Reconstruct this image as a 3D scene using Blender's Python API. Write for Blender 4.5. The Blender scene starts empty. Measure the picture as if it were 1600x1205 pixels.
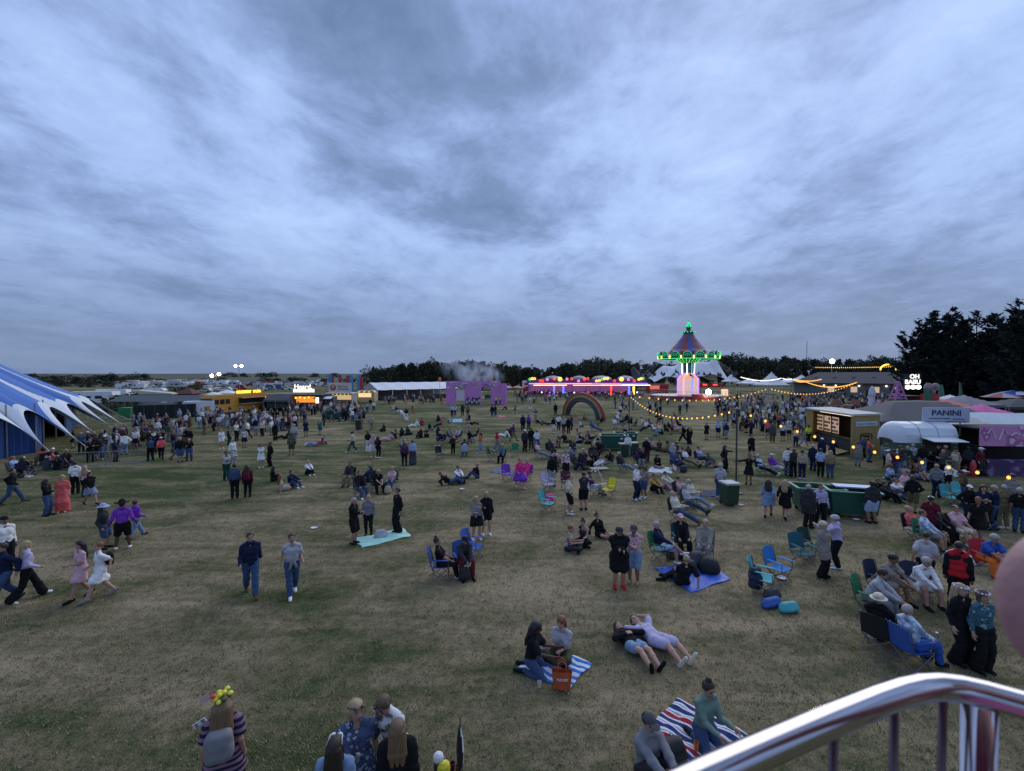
import bpy, math, random, time
import numpy as np
import openvdb as vdb
from mathutils import Vector, Matrix
T0 = time.time()
random.seed(7)
RNG = np.random.default_rng(7)
SC = bpy.context.scene
COL = SC.collection
R = math.radians
PI = math.pi
# ------------------------------------------------------------------ camera, sky, sun
CAM_H, FPX, PITCH = 6.3, 720.0, 1.39
cam_data = bpy.data.cameras.new('camera')
cam_data.sensor_width = 36.0
cam_data.lens = 36.0 * FPX / 1600.0
cam_data.clip_start, cam_data.clip_end = 0.05, 9000
cam_data.dof.use_dof = True
cam_data.dof.focus_distance = 22.0
cam_data.dof.aperture_fstop = 4.0
cam = bpy.data.objects.new('camera', cam_data)
COL.objects.link(cam)
cam.location = (0, 0, CAM_H)
cam.rotation_euler = (R(90 - PITCH), 0, 0)
SC.camera = cam
SUN_EL, SUN_AZ = 38.0, 28.0
world = bpy.data.worlds.new('World')
SC.world = world
world.use_nodes = True
def N(nt, kind, **kw):
 n = nt.nodes.new(kind)
 for k, v in kw.items():
  if hasattr(n, k):
   setattr(n, k, v)
  else:
   n.inputs[k].default_value = v
 return n
def build_sky():
 nt = world.node_tree
 nt.nodes.clear()
 L = nt.links.new
 out = N(nt, 'ShaderNodeOutputWorld')
 sky = N(nt, 'ShaderNodeTexSky')
 sky.sky_type = 'NISHITA'
 sky.sun_disc = False
 sky.sun_elevation = R(SUN_EL)
 sky.sun_rotation = R(SUN_AZ)
 bg1 = N(nt, 'ShaderNodeBackground')
 bg1.inputs['Strength'].default_value = 0.06
 L(sky.outputs[0], bg1.inputs['Color'])
 tc = N(nt, 'ShaderNodeTexCoord')
 sep = N(nt, 'ShaderNodeSeparateXYZ')
 L(tc.outputs['Generated'], sep.inputs[0])
 def M(op, a, b=None, c=None):
  m = N(nt, 'ShaderNodeMath', operation=op)
  for i, v in enumerate((a, b, c)):
   if v is None:
    continue
   if isinstance(v, (int, float)):
    m.inputs[i].default_value = v
   else:
    L(v, m.inputs[i])
  return m.outputs[0]
 zz = M('MAXIMUM', sep.outputs['Z'], 0.0)
 den = M('ADD', zz, 0.16)
 u = M('DIVIDE', sep.outputs['X'], den)
 v = M('DIVIDE', sep.outputs['Y'], den)
 com = N(nt, 'ShaderNodeCombineXYZ')
 L(u, com.inputs[0])
 L(v, com.inputs[1])
 def noise(scale, sx, sy, rot, detail, rough, dist, off):
  mp = N(nt, 'ShaderNodeMapping')
  mp.inputs['Scale'].default_value = (sx, sy, 1)
  mp.inputs['Rotation'].default_value = (0, 0, R(rot))
  mp.inputs['Location'].default_value = (off, off * .7, off * .3)
  L(com.outputs[0], mp.inputs[0])
  n = N(nt, 'ShaderNodeTexNoise')
  n.inputs['Scale'].default_value = scale
  n.inputs['Detail'].default_value = detail
  n.inputs['Roughness'].default_value = rough
  n.inputs['Distortion'].default_value = dist
  L(mp.outputs[0], n.inputs['Vector'])
  return n.outputs['Fac']
 n1 = noise(0.85, 1.0, 0.62, -28, 3, .5, .25, 3.1)
 n2 = noise(2.1, 1.0, 0.85, -24, 6, .62, .4, 8.4)
 n3 = noise(5.0, 1.0, 0.8, -15, 8, .66, .35, 1.7)
 s = M('ADD', M('MULTIPLY', n1, .68), M('MULTIPLY', n2, .55))
 s = M('ADD', s, M('MULTIPLY', n3, .32))
 ramp = N(nt, 'ShaderNodeValToRGB')
 e = ramp.color_ramp.elements
 e[0].position, e[0].color = .58, (.135, .213, .38, 1)
 e[1].position, e[1].color = .96, (.44, .595, .93, 1)
 for p_, c_ in ((.68, (.185, .275, .48)), (.755, (.26, .365, .64)), (.84, (.35, .485, .81))):
  x = ramp.color_ramp.elements.new(p_)
  x.color = (*c_, 1)
 L(s, ramp.inputs[0])
 # the cloud base near the horizon is seen through more air: even and greyer
 mr = N(nt, 'ShaderNodeMapRange')
 mr.interpolation_type = 'SMOOTHSTEP'
 mr.inputs['From Min'].default_value = -0.02
 mr.inputs['From Max'].default_value = 0.34
 mr.inputs['To Min'].default_value = 0.08
 mr.inputs['To Max'].default_value = 1.0
 L(sep.outputs['Z'], mr.inputs[0])
 hz = N(nt, 'ShaderNodeMix')
 hz.data_type = 'RGBA'
 hz.inputs['A'].default_value = (.160, .225, .37, 1)
 L(mr.outputs[0], hz.inputs['Factor'])
 L(ramp.outputs[0], hz.inputs['B'])
 bg2 = N(nt, 'ShaderNodeBackground')
 bg2.inputs['Strength'].default_value = 1.17
 L(hz.outputs['Result'], bg2.inputs['Color'])
 mix = N(nt, 'ShaderNodeMixShader')
 mix.inputs[0].default_value = .93
 L(bg1.outputs[0], mix.inputs[1])
 L(bg2.outputs[0], mix.inputs[2])
 L(mix.outputs[0], out.inputs['Surface'])
build_sky()
world.cycles.sampling_method = 'MANUAL'
world.cycles.sample_map_resolution = 512
sun_data = bpy.data.lights.new('sun', 'SUN')
sun_data.energy = 1.45
sun_data.angle = R(60)
sun_data.color = (1.0, .97, .92)
sun = bpy.data.objects.new('sun', sun_data)
COL.objects.link(sun)
_sd = Vector((math.sin(R(SUN_AZ)) * math.cos(R(SUN_EL)), math.cos(R(SUN_AZ)) * math.cos(R(SUN_EL)), math.sin(R(SUN_EL))))
sun.rotation_euler = _sd.to_track_quat('Z', 'Y').to_euler()
SC.view_settings.view_transform = 'Standard'
SC.view_settings.look = 'None'
SC.view_settings.exposure = 0.0
SC.view_settings.gamma = 1.0
SC.cycles.max_bounces = 6
SC.cycles.diffuse_bounces = 3
SC.cycles.volume_bounces = 2
SC.cycles.transparent_max_bounces = 12
SC.cycles.sample_clamp_indirect = 4.0
# ------------------------------------------------------------------ picking places on the ground
_ct, _st = math.cos(R(PITCH)), math.sin(R(PITCH))
def ray(px, py):
 u, v = (px - 800) / FPX, -(py - 602.5) / FPX
 return Vector((u, _ct + v * _st, -_st + v * _ct))
def at(px, py, Y):
 d = ray(px, py)
 return Vector((0, 0, CAM_H)) + d * (Y / d.y)
def gp(px, py, z=0.0):
 d = ray(px, py)
 return Vector((0, 0, CAM_H)) + d * ((z - CAM_H) / d.z)
def proj(p):
 x, y, z = p[0], p[1], p[2] - CAM_H
 f = y * _ct - z * _st
 v = y * _st + z * _ct
 return 800 + FPX * x / f, 602.5 - FPX * v / f
# ------------------------------------------------------------------ materials
MATS = {}
def new_mat(name):
 m = bpy.data.materials.new(name)
 m.use_nodes = True
 nt = m.node_tree
 b = nt.nodes['Principled BSDF']
 return m, nt, b
def mat(name, col, rough=.6, metal=0.0, var=.12, scale=3.0, bump=0.0, spec=None, coat=0):
 """painted / fabric / plastic surface with a little irregular wear"""
 if name in MATS:
  return MATS[name]
 m, nt, b = new_mat(name)
 L = nt.links.new
 tc = N(nt, 'ShaderNodeTexCoord')
 no = N(nt, 'ShaderNodeTexNoise')
 no.inputs['Scale'].default_value = scale
 no.inputs['Detail'].default_value = 5
 L(tc.outputs['Object'], no.inputs['Vector'])
 mr = N(nt, 'ShaderNodeMapRange')
 mr.inputs['To Min'].default_value = 1 - var * 1.6
 mr.inputs['To Max'].default_value = 1 + var * 1.6
 L(no.outputs['Fac'], mr.inputs[0])
 mx = N(nt, 'ShaderNodeVectorMath', operation='SCALE')
 mx.inputs[0].default_value = col[:3]
 L(mr.outputs[0], mx.inputs['Scale'])
 L(mx.outputs[0], b.inputs['Base Color'])
 b.inputs['Roughness'].default_value = rough
 b.inputs['Metallic'].default_value = metal
 if spec is not None:
  b.inputs['Specular IOR Level'].default_value = spec
 if bump:
  bp = N(nt, 'ShaderNodeBump')
  bp.inputs['Strength'].default_value = bump
  bp.inputs['Distance'].default_value = .02
  L(no.outputs['Fac'], bp.inputs['Height'])
  L(bp.outputs[0], b.inputs['Normal'])
 MATS[name] = m
 return m
def emat(name, col, strength=4.0):
 if name in MATS:
  return MATS[name]
 m, nt, b = new_mat(name)
 b.inputs['Base Color'].default_value = (*[c * .5 for c in col[:3]], 1)
 b.inputs['Emission Color'].default_value = (*col[:3], 1)
 b.inputs['Emission Strength'].default_value = strength
 MATS[name] = m
 return m
def pattern_mat(name, kind, cols, scale=8.0, rough=.85, axis=0, stops=None):
 """printed cloth: stripes, flowers, spots"""
 if name in MATS:
  return MATS[name]
 m, nt, b = new_mat(name)
 L = nt.links.new
 tc = N(nt, 'ShaderNodeTexCoord')
 b.inputs['Roughness'].default_value = rough
 b.inputs['Specular IOR Level'].default_value = .2
 if kind == 'stripe':
  sep = N(nt, 'ShaderNodeSeparateXYZ')
  L(tc.outputs['Object'], sep.inputs[0])
  mu = N(nt, 'ShaderNodeMath', operation='MULTIPLY')
  mu.inputs[1].default_value = scale
  L(sep.outputs[axis], mu.inputs[0])
  fr = N(nt, 'ShaderNodeMath', operation='FRACT')
  L(mu.outputs[0], fr.inputs[0])
  rp = N(nt, 'ShaderNodeValToRGB')
  rp.color_ramp.interpolation = 'CONSTANT'
  st = stops or [(i / len(cols), c) for i, c in enumerate(cols)]
  el = rp.color_ramp.elements
  el[0].position, el[0].color = st[0][0], (*st[0][1], 1)
  el[1].position, el[1].color = st[1][0], (*st[1][1], 1)
  for p, c in st[2:]:
   q = el.new(p)
   q.color = (*c, 1)
  L(fr.outputs[0], rp.inputs[0])
 else:
  vo = N(nt, 'ShaderNodeTexVoronoi')
  vo.inputs['Scale'].default_value = scale
  L(tc.outputs['Object'], vo.inputs['Vector'])
  no = N(nt, 'ShaderNodeTexNoise')
  no.inputs['Scale'].default_value = scale * 2.2
  L(tc.outputs['Object'], no.inputs['Vector'])
  ad = N(nt, 'ShaderNodeMath', operation='MULTIPLY_ADD')
  L(no.outputs['Fac'], ad.inputs[0])
  ad.inputs[1].default_value = .7
  L(vo.outputs['Distance'], ad.inputs[2])
  rp = N(nt, 'ShaderNodeValToRGB')
  rp.color_ramp.interpolation = 'CONSTANT'
  el = rp.color_ramp.elements
  el[0].position, el[0].color = 0, (*cols[1], 1)
  el[1].position, el[1].color = .84, (*cols[0], 1)
  if len(cols) > 2:
   q = el.new(.68)
   q.color = (*cols[2], 1)
  L(ad.outputs[0], rp.inputs[0])
 L(rp.outputs[0], b.inputs['Base Color'])
 MATS[name] = m
 return m
# ------------------------------------------------------------------ mesh builder and scene tags
class MB:
 def __init__(s):
  s.v, s.f, s.m = [], [], []
 def quad(s, a, b, c, d, mi=0):
  i = len(s.v)
  s.v += [tuple(a), tuple(b), tuple(c), tuple(d)]
  s.f.append((i, i + 1, i + 2, i + 3))
  s.m.append(mi)
  return s
 def poly(s, pts, mi=0):
  i = len(s.v)
  s.v += [tuple(p) for p in pts]
  s.f.append(tuple(range(i, i + len(pts))))
  s.m.append(mi)
  return s
 def box(s, c, d, mi=0, rz=0.0, taper=1.0):
  cx, cy, cz = c
  hx, hy, hz = d[0] / 2, d[1] / 2, d[2] / 2
  ca, sa = math.cos(rz), math.sin(rz)
  i = len(s.v)
  for z in (-1, 1):
   k = taper if z > 0 else 1.0
   for x, y in ((-1, -1), (1, -1), (1, 1), (-1, 1)):
    X, Y = x * hx * k, y * hy * k
    s.v.append((cx + X * ca - Y * sa, cy + X * sa + Y * ca, cz + z * hz))
  for q in ((0, 3, 2, 1), (4, 5, 6, 7), (0, 1, 5, 4), (1, 2, 6, 5), (2, 3, 7, 6), (3, 0, 4, 7)):
   s.f.append(tuple(i + k for k in q))
   s.m.append(mi)
  return s
 def tube(s, pts, r, n=8, mi=0, cap=True, r2=None):
  pts = [Vector(p) for p in pts]
  rings = []
  for k, p in enumerate(pts):
   a = pts[max(k - 1, 0)]
   b = pts[min(k + 1, len(pts) - 1)]
   t = (b - a).normalized()
   u = t.cross(Vector((0, 0, 1)))
   if u.length < 1e-3:
    u = t.cross(Vector((0, 1, 0)))
   u.normalize()
   w = t.cross(u)
   rr = r if r2 is None else r + (r2 - r) * k / max(1, len(pts) - 1)
   i = len(s.v)
   for j in range(n):
    q = p + (u * math.cos(2 * PI * j / n) + w * math.sin(2 * PI * j / n)) * rr
    s.v.append(tuple(q))
   rings.append(i)
  for a, b in zip(rings, rings[1:]):
   for j in range(n):
    s.f.append((a + j, a + (j + 1) % n, b + (j + 1) % n, b + j))
    s.m.append(mi)
  if cap:
   s.f.append(tuple(rings[0] + j for j in reversed(range(n))))
   s.f.append(tuple(rings[-1] + j for j in range(n)))
   s.m += [mi, mi]
  return s
 def lathe(s, c, prof, n=24, mi=0, a0=0.0, a1=2 * PI, mfun=None):
  full = abs(a1 - a0 - 2 * PI) < 1e-6
  m = n if full else n + 1
  i0 = len(s.v)
  for (r, z) in prof:
   for j in range(m):
    a = a0 + (a1 - a0) * j / n
    s.v.append((c[0] + r * math.cos(a), c[1] + r * math.sin(a), c[2] + z))
  for k in range(len(prof) - 1):
   for j in range(n):
    j2 = (j + 1) % m
    s.f.append((i0 + k * m + j, i0 + k * m + j2, i0 + (k + 1) * m + j2, i0 + (k + 1) * m + j))
    s.m.append(mfun(k, j) if mfun else mi)
  return s
 def ball(s, c, r, mi=0, n=8, sq=1.0):
  k = max(3, n // 2)
  prof = [(max(1e-4, r * math.sin(PI * q / k)), -r * sq * math.cos(PI * q / k)) for q in range(k + 1)]
  return s.lathe(c, prof, n, mi)
 def prism(s, pts, y0, y1, mi=0):
  """outline in X-Z pushed along Y"""
  i = len(s.v)
  n = len(pts)
  for y in (y0, y1):
   s.v += [(p[0], y, p[1]) for p in pts]
  s.f.append(tuple(i + k for k in range(n)))
  s.f.append(tuple(i + n + k for k in reversed(range(n))))
  s.m += [mi, mi]
  for k in range(n):
   s.f.append((i + k, i + n + k, i + n + (k + 1) % n, i + (k + 1) % n))
   s.m.append(mi)
  return s
 def grid(s, fn, nu, nv, mi=0, mfun=None):
  i = len(s.v)
  for a in range(nu + 1):
   for b in range(nv + 1):
    s.v.append(tuple(fn(a / nu, b / nv)))
  for a in range(nu):
   for b in range(nv):
    q = i + a * (nv + 1) + b
    s.f.append((q, q + nv + 1, q + nv + 2, q + 1))
    s.m.append(mfun(a, b) if mfun else mi)
  return s
 def build(s, name, mats, parent=None, smooth=False, loc=None, rz=None):
  me = bpy.data.meshes.new(name)
  me.from_pydata(s.v, [], s.f)
  mats = mats if isinstance(mats, (list, tuple)) else [mats]
  for m in mats:
   me.materials.append(m)
  if len(mats) > 1:
   me.polygons.foreach_set('material_index', s.m)
  if smooth:
   me.polygons.foreach_set('use_smooth', [True] * len(me.polygons))
  me.update()
  o = bpy.data.objects.new(name, me)
  COL.objects.link(o)
  if parent:
   o.parent = parent
  if loc is not None:
   o.location = loc
  if rz is not None:
   o.rotation_euler = (0, 0, rz)
  return o
def tag(o, label=None, cat=None, group=None, kind=None):
 if label:
  o['label'] = label
 if cat:
  o['category'] = cat
 if group:
  o['group'] = group
 if kind:
  o['kind'] = kind
 return o
def thing(name, label, cat, loc=(0, 0, 0), rz=0.0, group=None):
 o = bpy.data.objects.new(name, None)
 o.empty_display_size = .2
 COL.objects.link(o)
 o.location = loc
 o.rotation_euler = (0, 0, rz)
 return tag(o, label, cat, group)
def dup(root, loc, rz, label=None, group=None, scale=None):
 r = root.copy()
 COL.objects.link(r)
 r.location = loc
 r.rotation_euler = (0, 0, rz)
 if scale:
  r.scale = (scale,) * 3
 if label:
  r['label'] = label
 if group:
  r['group'] = group
 for ch in list(root.children):
  c = ch.copy()
  COL.objects.link(c)
  c.parent = r
  for g in ch.children:
   d = g.copy()
   COL.objects.link(d)
   d.parent = c
 return r
def text(name, body, size, m, parent, loc, rot, extrude=.01, align='CENTER', bold=0.0, sx=1.0):
 cu = bpy.data.curves.new(name, 'FONT')
 cu.body = body
 cu.size = size
 cu.extrude = extrude
 cu.offset = bold
 cu.align_x = align
 cu.align_y = 'CENTER'
 cu.materials.append(m)
 o = bpy.data.objects.new(name, cu)
 COL.objects.link(o)
 o.parent = parent
 o.location = loc
 o.rotation_euler = rot
 o.scale = (sx, 1, 1)
 return o
def glyphs(mb, x0, x1, y, z0, z1, rnd, mi=0, t=.02, gap=.25):
 """a row of letter-like strokes too small to read, facing -Y"""
 h = z1 - z0
 w = h * .62
 x = x0
 while x + w < x1:
  k = rnd.random()
  s = w * .26
  mb.box((x + s / 2, y, (z0 + z1) / 2), (s, t, h), mi)
  if k < .7:
   mb.box((x + w * .5 + s * .5, y, z1 - s * .5), (w - s - .002, t, s), mi)
  if k > .25:
   mb.box((x + w * .5 + s * .5, y, z0 + s * .5), (w - s - .002, t, s), mi)
  if .15 < k < .8:
   mb.box((x + w * .5 + s * .5, y, (z0 + z1) / 2), (w - s - .002, t, s * .9), mi)
  if k > .6:
   mb.box((x + w - s * .5, y, (z0 + z1) / 2), (s, t, h * .55), mi)
  x += w * (1 + gap)
def ropes(mb, a, b, sag, n=12):
 a, b = Vector(a), Vector(b)
 return [a.lerp(b, i / n) - Vector((0, 0, sag * 4 * (i / n) * (1 - i / n))) for i in range(n + 1)]
# palette of surface colours (albedo, linear)
C = {
 'black': (.012, .012, .014), 'charcoal': (.035, .037, .042), 'dark grey': (.07, .07, .08), 'grey': (.2, .2, .22),
 'light grey': (.42, .42, .45), 'white': (.78, .78, .78), 'cream': (.6, .55, .44), 'beige': (.4, .34, .26),
 'tan': (.3, .21, .13), 'brown': (.1, .055, .03), 'taupe': (.26, .23, .2), 'navy': (.014, .02, .055),
 'blue': (.035, .1, .38), 'royal blue': (.02, .09, .5), 'bright blue': (.03, .2, .55), 'pale blue': (.36, .48, .68),
 'denim blue': (.05, .085, .17), 'light denim': (.2, .29, .44), 'teal': (.02, .13, .17), 'turquoise': (.08, .42, .45),
 'green': (.02, .2, .08), 'dark green': (.01, .05, .035), 'sage green': (.16, .24, .2), 'olive': (.07, .075, .04),
 'khaki': (.2, .17, .1), 'mustard': (.42, .27, .07), 'yellow': (.75, .65, .03), 'hi-vis yellow': (.6, .8, .06),
 'orange': (.7, .16, .03), 'red': (.5, .02, .03), 'maroon': (.11, .015, .03), 'coral': (.75, .14, .13),
 'pink': (.7, .1, .28), 'pale pink': (.62, .38, .42), 'hot pink': (.75, .04, .25), 'purple': (.2, .05, .45),
 'lavender': (.46, .42, .6), 'plum': (.09, .03, .12), 'blond': (.36, .26, .14), 'ginger': (.22, .075, .025),
 'light brown': (.17, .10, .05), 'dark brown': (.03, .017, .011), 'grey hair': (.36, .35, .34), 'mint': (.4, .72, .62),
}
# ------------------------------------------------------------------ ground, field, treeline
def grass_mat():
 m, nt, b = new_mat('dry_grass')
 L = nt.links.new
 tc = N(nt, 'ShaderNodeTexCoord')
 def noise(sc, scale=(1, 1, 1), rot=0, det=4, rough=.55, dist=0, off=0):
  mp = N(nt, 'ShaderNodeMapping')
  mp.inputs['Scale'].default_value = scale
  mp.inputs['Rotation'].default_value = (0, 0, R(rot))
  mp.inputs['Location'].default_value = (off, off, 0)
  L(tc.outputs['Object'], mp.inputs[0])
  n = N(nt, 'ShaderNodeTexNoise')
  n.inputs['Scale'].default_value = sc
  n.inputs['Detail'].default_value = det
  n.inputs['Roughness'].default_value = rough
  n.inputs['Distortion'].default_value = dist
  L(mp.outputs[0], n.inputs['Vector'])
  return n.outputs['Fac']
 def ma(op, a, c, d=None):
  q = N(nt, 'ShaderNodeMath', operation=op)
  for i, v in enumerate((a, c, d)):
   if v is None:
    continue
   if isinstance(v, (int, float)):
    q.inputs[i].default_value = v
   else:
    L(v, q.inputs[i])
  return q.outputs[0]
 big = noise(.055, det=2)
 mid = noise(.33, scale=(1, 1.5, 1), rot=-22, det=4, rough=.6, dist=.6, off=3)
 strk = noise(.42, scale=(.28, 1.7, 1), rot=-16, det=5, rough=.6, dist=.8, off=9)
 tuft = noise(3.2, det=5, rough=.65, off=2)
 fine = noise(17, det=4, rough=.75, off=5)
 s = ma('MULTIPLY_ADD', big, .85, ma('MULTIPLY_ADD', mid, .8, ma('MULTIPLY_ADD', strk, .75, ma('MULTIPLY', tuft, .55))))
 s = ma('MULTIPLY_ADD', fine, .30, s)
 # the sward is worn to straw in the middle of the field and greener towards its sides and far end
 wp = N(nt, 'ShaderNodeMapping')
 wp.inputs['Location'].default_value = (-5 / 26, -15 / 17, 0)
 wp.inputs['Scale'].default_value = (1 / 26, 1 / 17, 0)
 L(tc.outputs['Object'], wp.inputs[0])
 ln = N(nt, 'ShaderNodeVectorMath', operation='LENGTH')
 L(wp.outputs[0], ln.inputs[0])
 wr = N(nt, 'ShaderNodeMapRange')
 wr.interpolation_type = 'SMOOTHSTEP'
 wr.inputs['From Max'].default_value = 1.7
 wr.inputs['To Min'].default_value = .075
 wr.inputs['To Max'].default_value = -.085
 L(ln.outputs['Value'], wr.inputs[0])
 s = ma('ADD', s, wr.outputs[0])
 rp = N(nt, 'ShaderNodeValToRGB')
 el = rp.color_ramp.elements
 el[0].position, el[0].color = 1.36 / 2.2, (.064, .086, .030, 1)
 el[1].position, el[1].color = 1.87 / 2.2, (.43, .345, .21, 1)
 for p, c in ((1.475, (.110, .124, .050)), (1.58, (.19, .172, .088)), (1.70, (.29, .24, .14))):
  q = el.new(p / 2.2)
  q.color = (*c, 1)
 L(ma('DIVIDE', s, 2.2), rp.inputs[0])
 sp = N(nt, 'ShaderNodeMapRange')
 sp.inputs['From Min'].default_value = .3
 sp.inputs['From Max'].default_value = .7
 sp.inputs['To Min'].default_value = .54
 sp.inputs['To Max'].default_value = 1.14
 L(noise(34, det=3, rough=.7, off=1), sp.inputs[0])
 sc = N(nt, 'ShaderNodeVectorMath', operation='SCALE')
 L(rp.outputs[0], sc.inputs[0])
 L(sp.outputs[0], sc.inputs['Scale'])
 L(sc.outputs[0], b.inputs['Base Color'])
 b.inputs['Roughness'].default_value = .95
 b.inputs['Specular IOR Level'].default_value = .1
 bp = N(nt, 'ShaderNodeBump')
 bp.inputs['Strength'].default_value = .9
 bp.inputs['Distance'].default_value = .07
 L(ma('MULTIPLY_ADD', tuft, .7, fine), bp.inputs['Height'])
 L(bp.outputs[0], b.inputs['Normal'])
 return m
GRASS = grass_mat()
g = MB()
g.quad((-4500, -60, 0), (4500, -60, 0), (4500, 7000, 0), (-4500, 7000, 0))
ground = tag(g.build('ground', GRASS), kind='structure')
# far fields, a faint rise on the left
hm = mat('far_field', (.060, .066, .032), .95, var=.35, scale=.012)
g = MB()
def hillf(a, b):
 x = -2600 + 2500 * b
 y = 262 + 1700 * a
 k = max(0, min(1, (-40 - x) / 260))
 return (x, y, .05 + k * (9.2 * a ** 1.15 + .5 * math.sin(x * .006 + 2) * a) + .02)
g.grid(hillf, 24, 40)
hill = tag(g.build('hill', hm, smooth=True), kind='structure')
# grass blades near the tower foot
def blades():
 n = 60000
 yy = 6.2 + 20 * RNG.uniform(0, 1, n) ** 1.15
 xx = RNG.uniform(-1, 1, n) * (yy * 1.14 + .4)
 k = 3
 X = np.repeat(xx, k) + RNG.normal(0, .03, n * k)
 Y = np.repeat(yy, k) + RNG.normal(0, .03, n * k)
 h = RNG.uniform(.018, .06, n * k)
 a = RNG.uniform(0, 2 * PI, n * k)
 w = RNG.uniform(.004, .009, n * k)
 lx, ly = np.cos(a + 1.57) * h * RNG.uniform(.2, 1.3, n * k), np.sin(a + 1.57) * h * RNG.uniform(.2, 1.3, n * k)
 V = np.empty((n * k, 3, 3), np.float32)
 V[:, 0] = np.stack([X - np.cos(a) * w, Y - np.sin(a) * w, np.zeros_like(X)], 1)
 V[:, 1] = np.stack([X + np.cos(a) * w, Y + np.sin(a) * w, np.zeros_like(X)], 1)
 V[:, 2] = np.stack([X + lx, Y + ly, h], 1)
 me = bpy.data.meshes.new('grass')
 T = n * k
 me.vertices.add(T * 3)
 me.vertices.foreach_set('co', V.ravel())
 me.loops.add(T * 3)
 me.loops.foreach_set('vertex_index', np.arange(T * 3, dtype=np.int32))
 me.polygons.add(T)
 me.polygons.foreach_set('loop_start', np.arange(0, T * 3, 3, dtype=np.int32))
 me.polygons.foreach_set('loop_total', np.full(T, 3, np.int32))
 gm = [mat('green_blade', (.11, .13, .052), .9, var=.4, scale=.6), mat('straw_blade', (.33, .255, .16), .9, var=.4, scale=.6)]
 for q in gm:
  me.materials.append(q)
 # where the sward is dry there is more straw
 dry = .5 + .28 * np.sin(X * .9 + np.sin(Y * .7) * 1.3) * np.cos(Y * .8 + .5 * np.sin(X * .6)) + .0 * X
 me.polygons.foreach_set('material_index', (RNG.uniform(0, 1, T) < dry).astype(np.int32))
 me.update()
 o = bpy.data.objects.new('grass', me)
 COL.objects.link(o)
 tag(o, kind='stuff')
blades()
def leaf_mesh(name, centers, radii, per, size, mats, seed, flat=1.0, mid=None):
 """many small leaf-clump faces scattered through clumps"""
 r = np.random.default_rng(seed)
 V, M = [], []
 for c, rad in zip(centers, radii):
  n = max(6, int(per * rad))
  d = r.normal(0, 1, (n, 3))
  d /= np.linalg.norm(d, axis=1)[:, None]
  p = np.array(c) + d * (rad * r.uniform(.45, 1.05, (n, 1))) * np.array([1, 1, flat])
  a = r.normal(0, 1, (n, 3))
  a /= np.linalg.norm(a, axis=1)[:, None]
  b = np.cross(a, r.normal(0, 1, (n, 3)))
  b /= np.linalg.norm(b, axis=1)[:, None]
  s = size * r.uniform(.5, 1.3, (n, 1))
  V.append(np.stack([p - a * s - b * s * .4, p + a * s * .3 - b * s * .7, p + a * s + b * s * .3, p - a * s * .2 + b * s * .8], 1))
  M.append(np.full(n, r.integers(0, len(mats))) if r.uniform() < .75 else r.integers(0, len(mats), n))
 V = np.concatenate(V).reshape(-1, 3)
 M = np.concatenate(M)
 me = bpy.data.meshes.new(name)
 F = np.arange(len(V)).reshape(-1, 4)
 me.from_pydata(V.tolist(), [], F.tolist())
 for m in mats:
  me.materials.append(m)
 me.polygons.foreach_set('material_index', M.astype(np.int32))
 me.update()
 return me
LEAF = [mat('leaf_dark', (.020, .030, .016), .9, var=.3, scale=.5), mat('leaf_mid', (.034, .046, .022), .9, var=.3, scale=.5),
  mat('leaf_olive', (.052, .058, .028), .9, var=.3, scale=.5)]
NEEDLE = [mat('needle_dark', (.008, .016, .015), .9, var=.3, scale=.5), mat('needle_mid', (.013, .025, .021), .9, var=.3, scale=.5)]
BARK = mat('bark', (.05, .04, .03), .95, var=.3, scale=4)
def mesh_obj(name, me, parent=None):
 o = bpy.data.objects.new(name, me)
 COL.objects.link(o)
 if parent:
  o.parent = parent
 return o
def tree_proto(i, h, w, shape):
 r = np.random.default_rng(40 + i)
 t = thing('tree', '', 'tree', (0, -500, 0))
 tr = MB()
 tr.tube([(0, 0, 0), (.1 * h * .1, 0, h * .3), (0, .1, h * .62), (.05, 0, h * .85)], h * .028, 7, r2=h * .006)
 for k in range(7):
  a = k * 2.4
  z = h * (.25 + .06 * k)
  tr.tube([(0, 0, z), (math.cos(a) * w * .25, math.sin(a) * w * .25, z + h * .12), (math.cos(a) * w * .4, math.sin(a) * w * .4, z + h * .22)], h * .012, 5, r2=h * .003)
 tr.build('trunk', BARK, t)
 cs, rs = [], []
 n = 46
 for k in range(n):
  z = r.uniform(.12, 1.0)
  if shape == 'round':
   rad = w * .5 * math.sqrt(max(.02, 1 - ((z - .52) / .5) ** 2))
  elif shape == 'cone':
   rad = w * .5 * (1.05 - z) ** .8
  else:
   rad = w * .5 * min(1, 1.6 * (1.06 - z) ** .6) * (0.75 + .25 * math.sin(z * 9 + i))
  a = r.uniform(0, 2 * PI)
  q = rad * math.sqrt(r.uniform(.15, 1))
  cs.append((math.cos(a) * q, math.sin(a) * q, z * h * .93))
  rs.append(r.uniform(.07, .15) * w * (.7 if shape == 'cone' else 1))
 mesh_obj('crown', leaf_mesh('crown', cs, rs, 36, h * .032, LEAF, 60 + i), t)
 return t
PROTO = [tree_proto(0, 10, 9, 'round'), tree_proto(1, 11, 8, 'bush'), tree_proto(2, 12, 5.5, 'cone'), tree_proto(3, 9, 10, 'round'),
         tree_proto(4, 10, 7, 'bush'), tree_proto(5, 8, 10, 'bush')]
_used = set()
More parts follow.
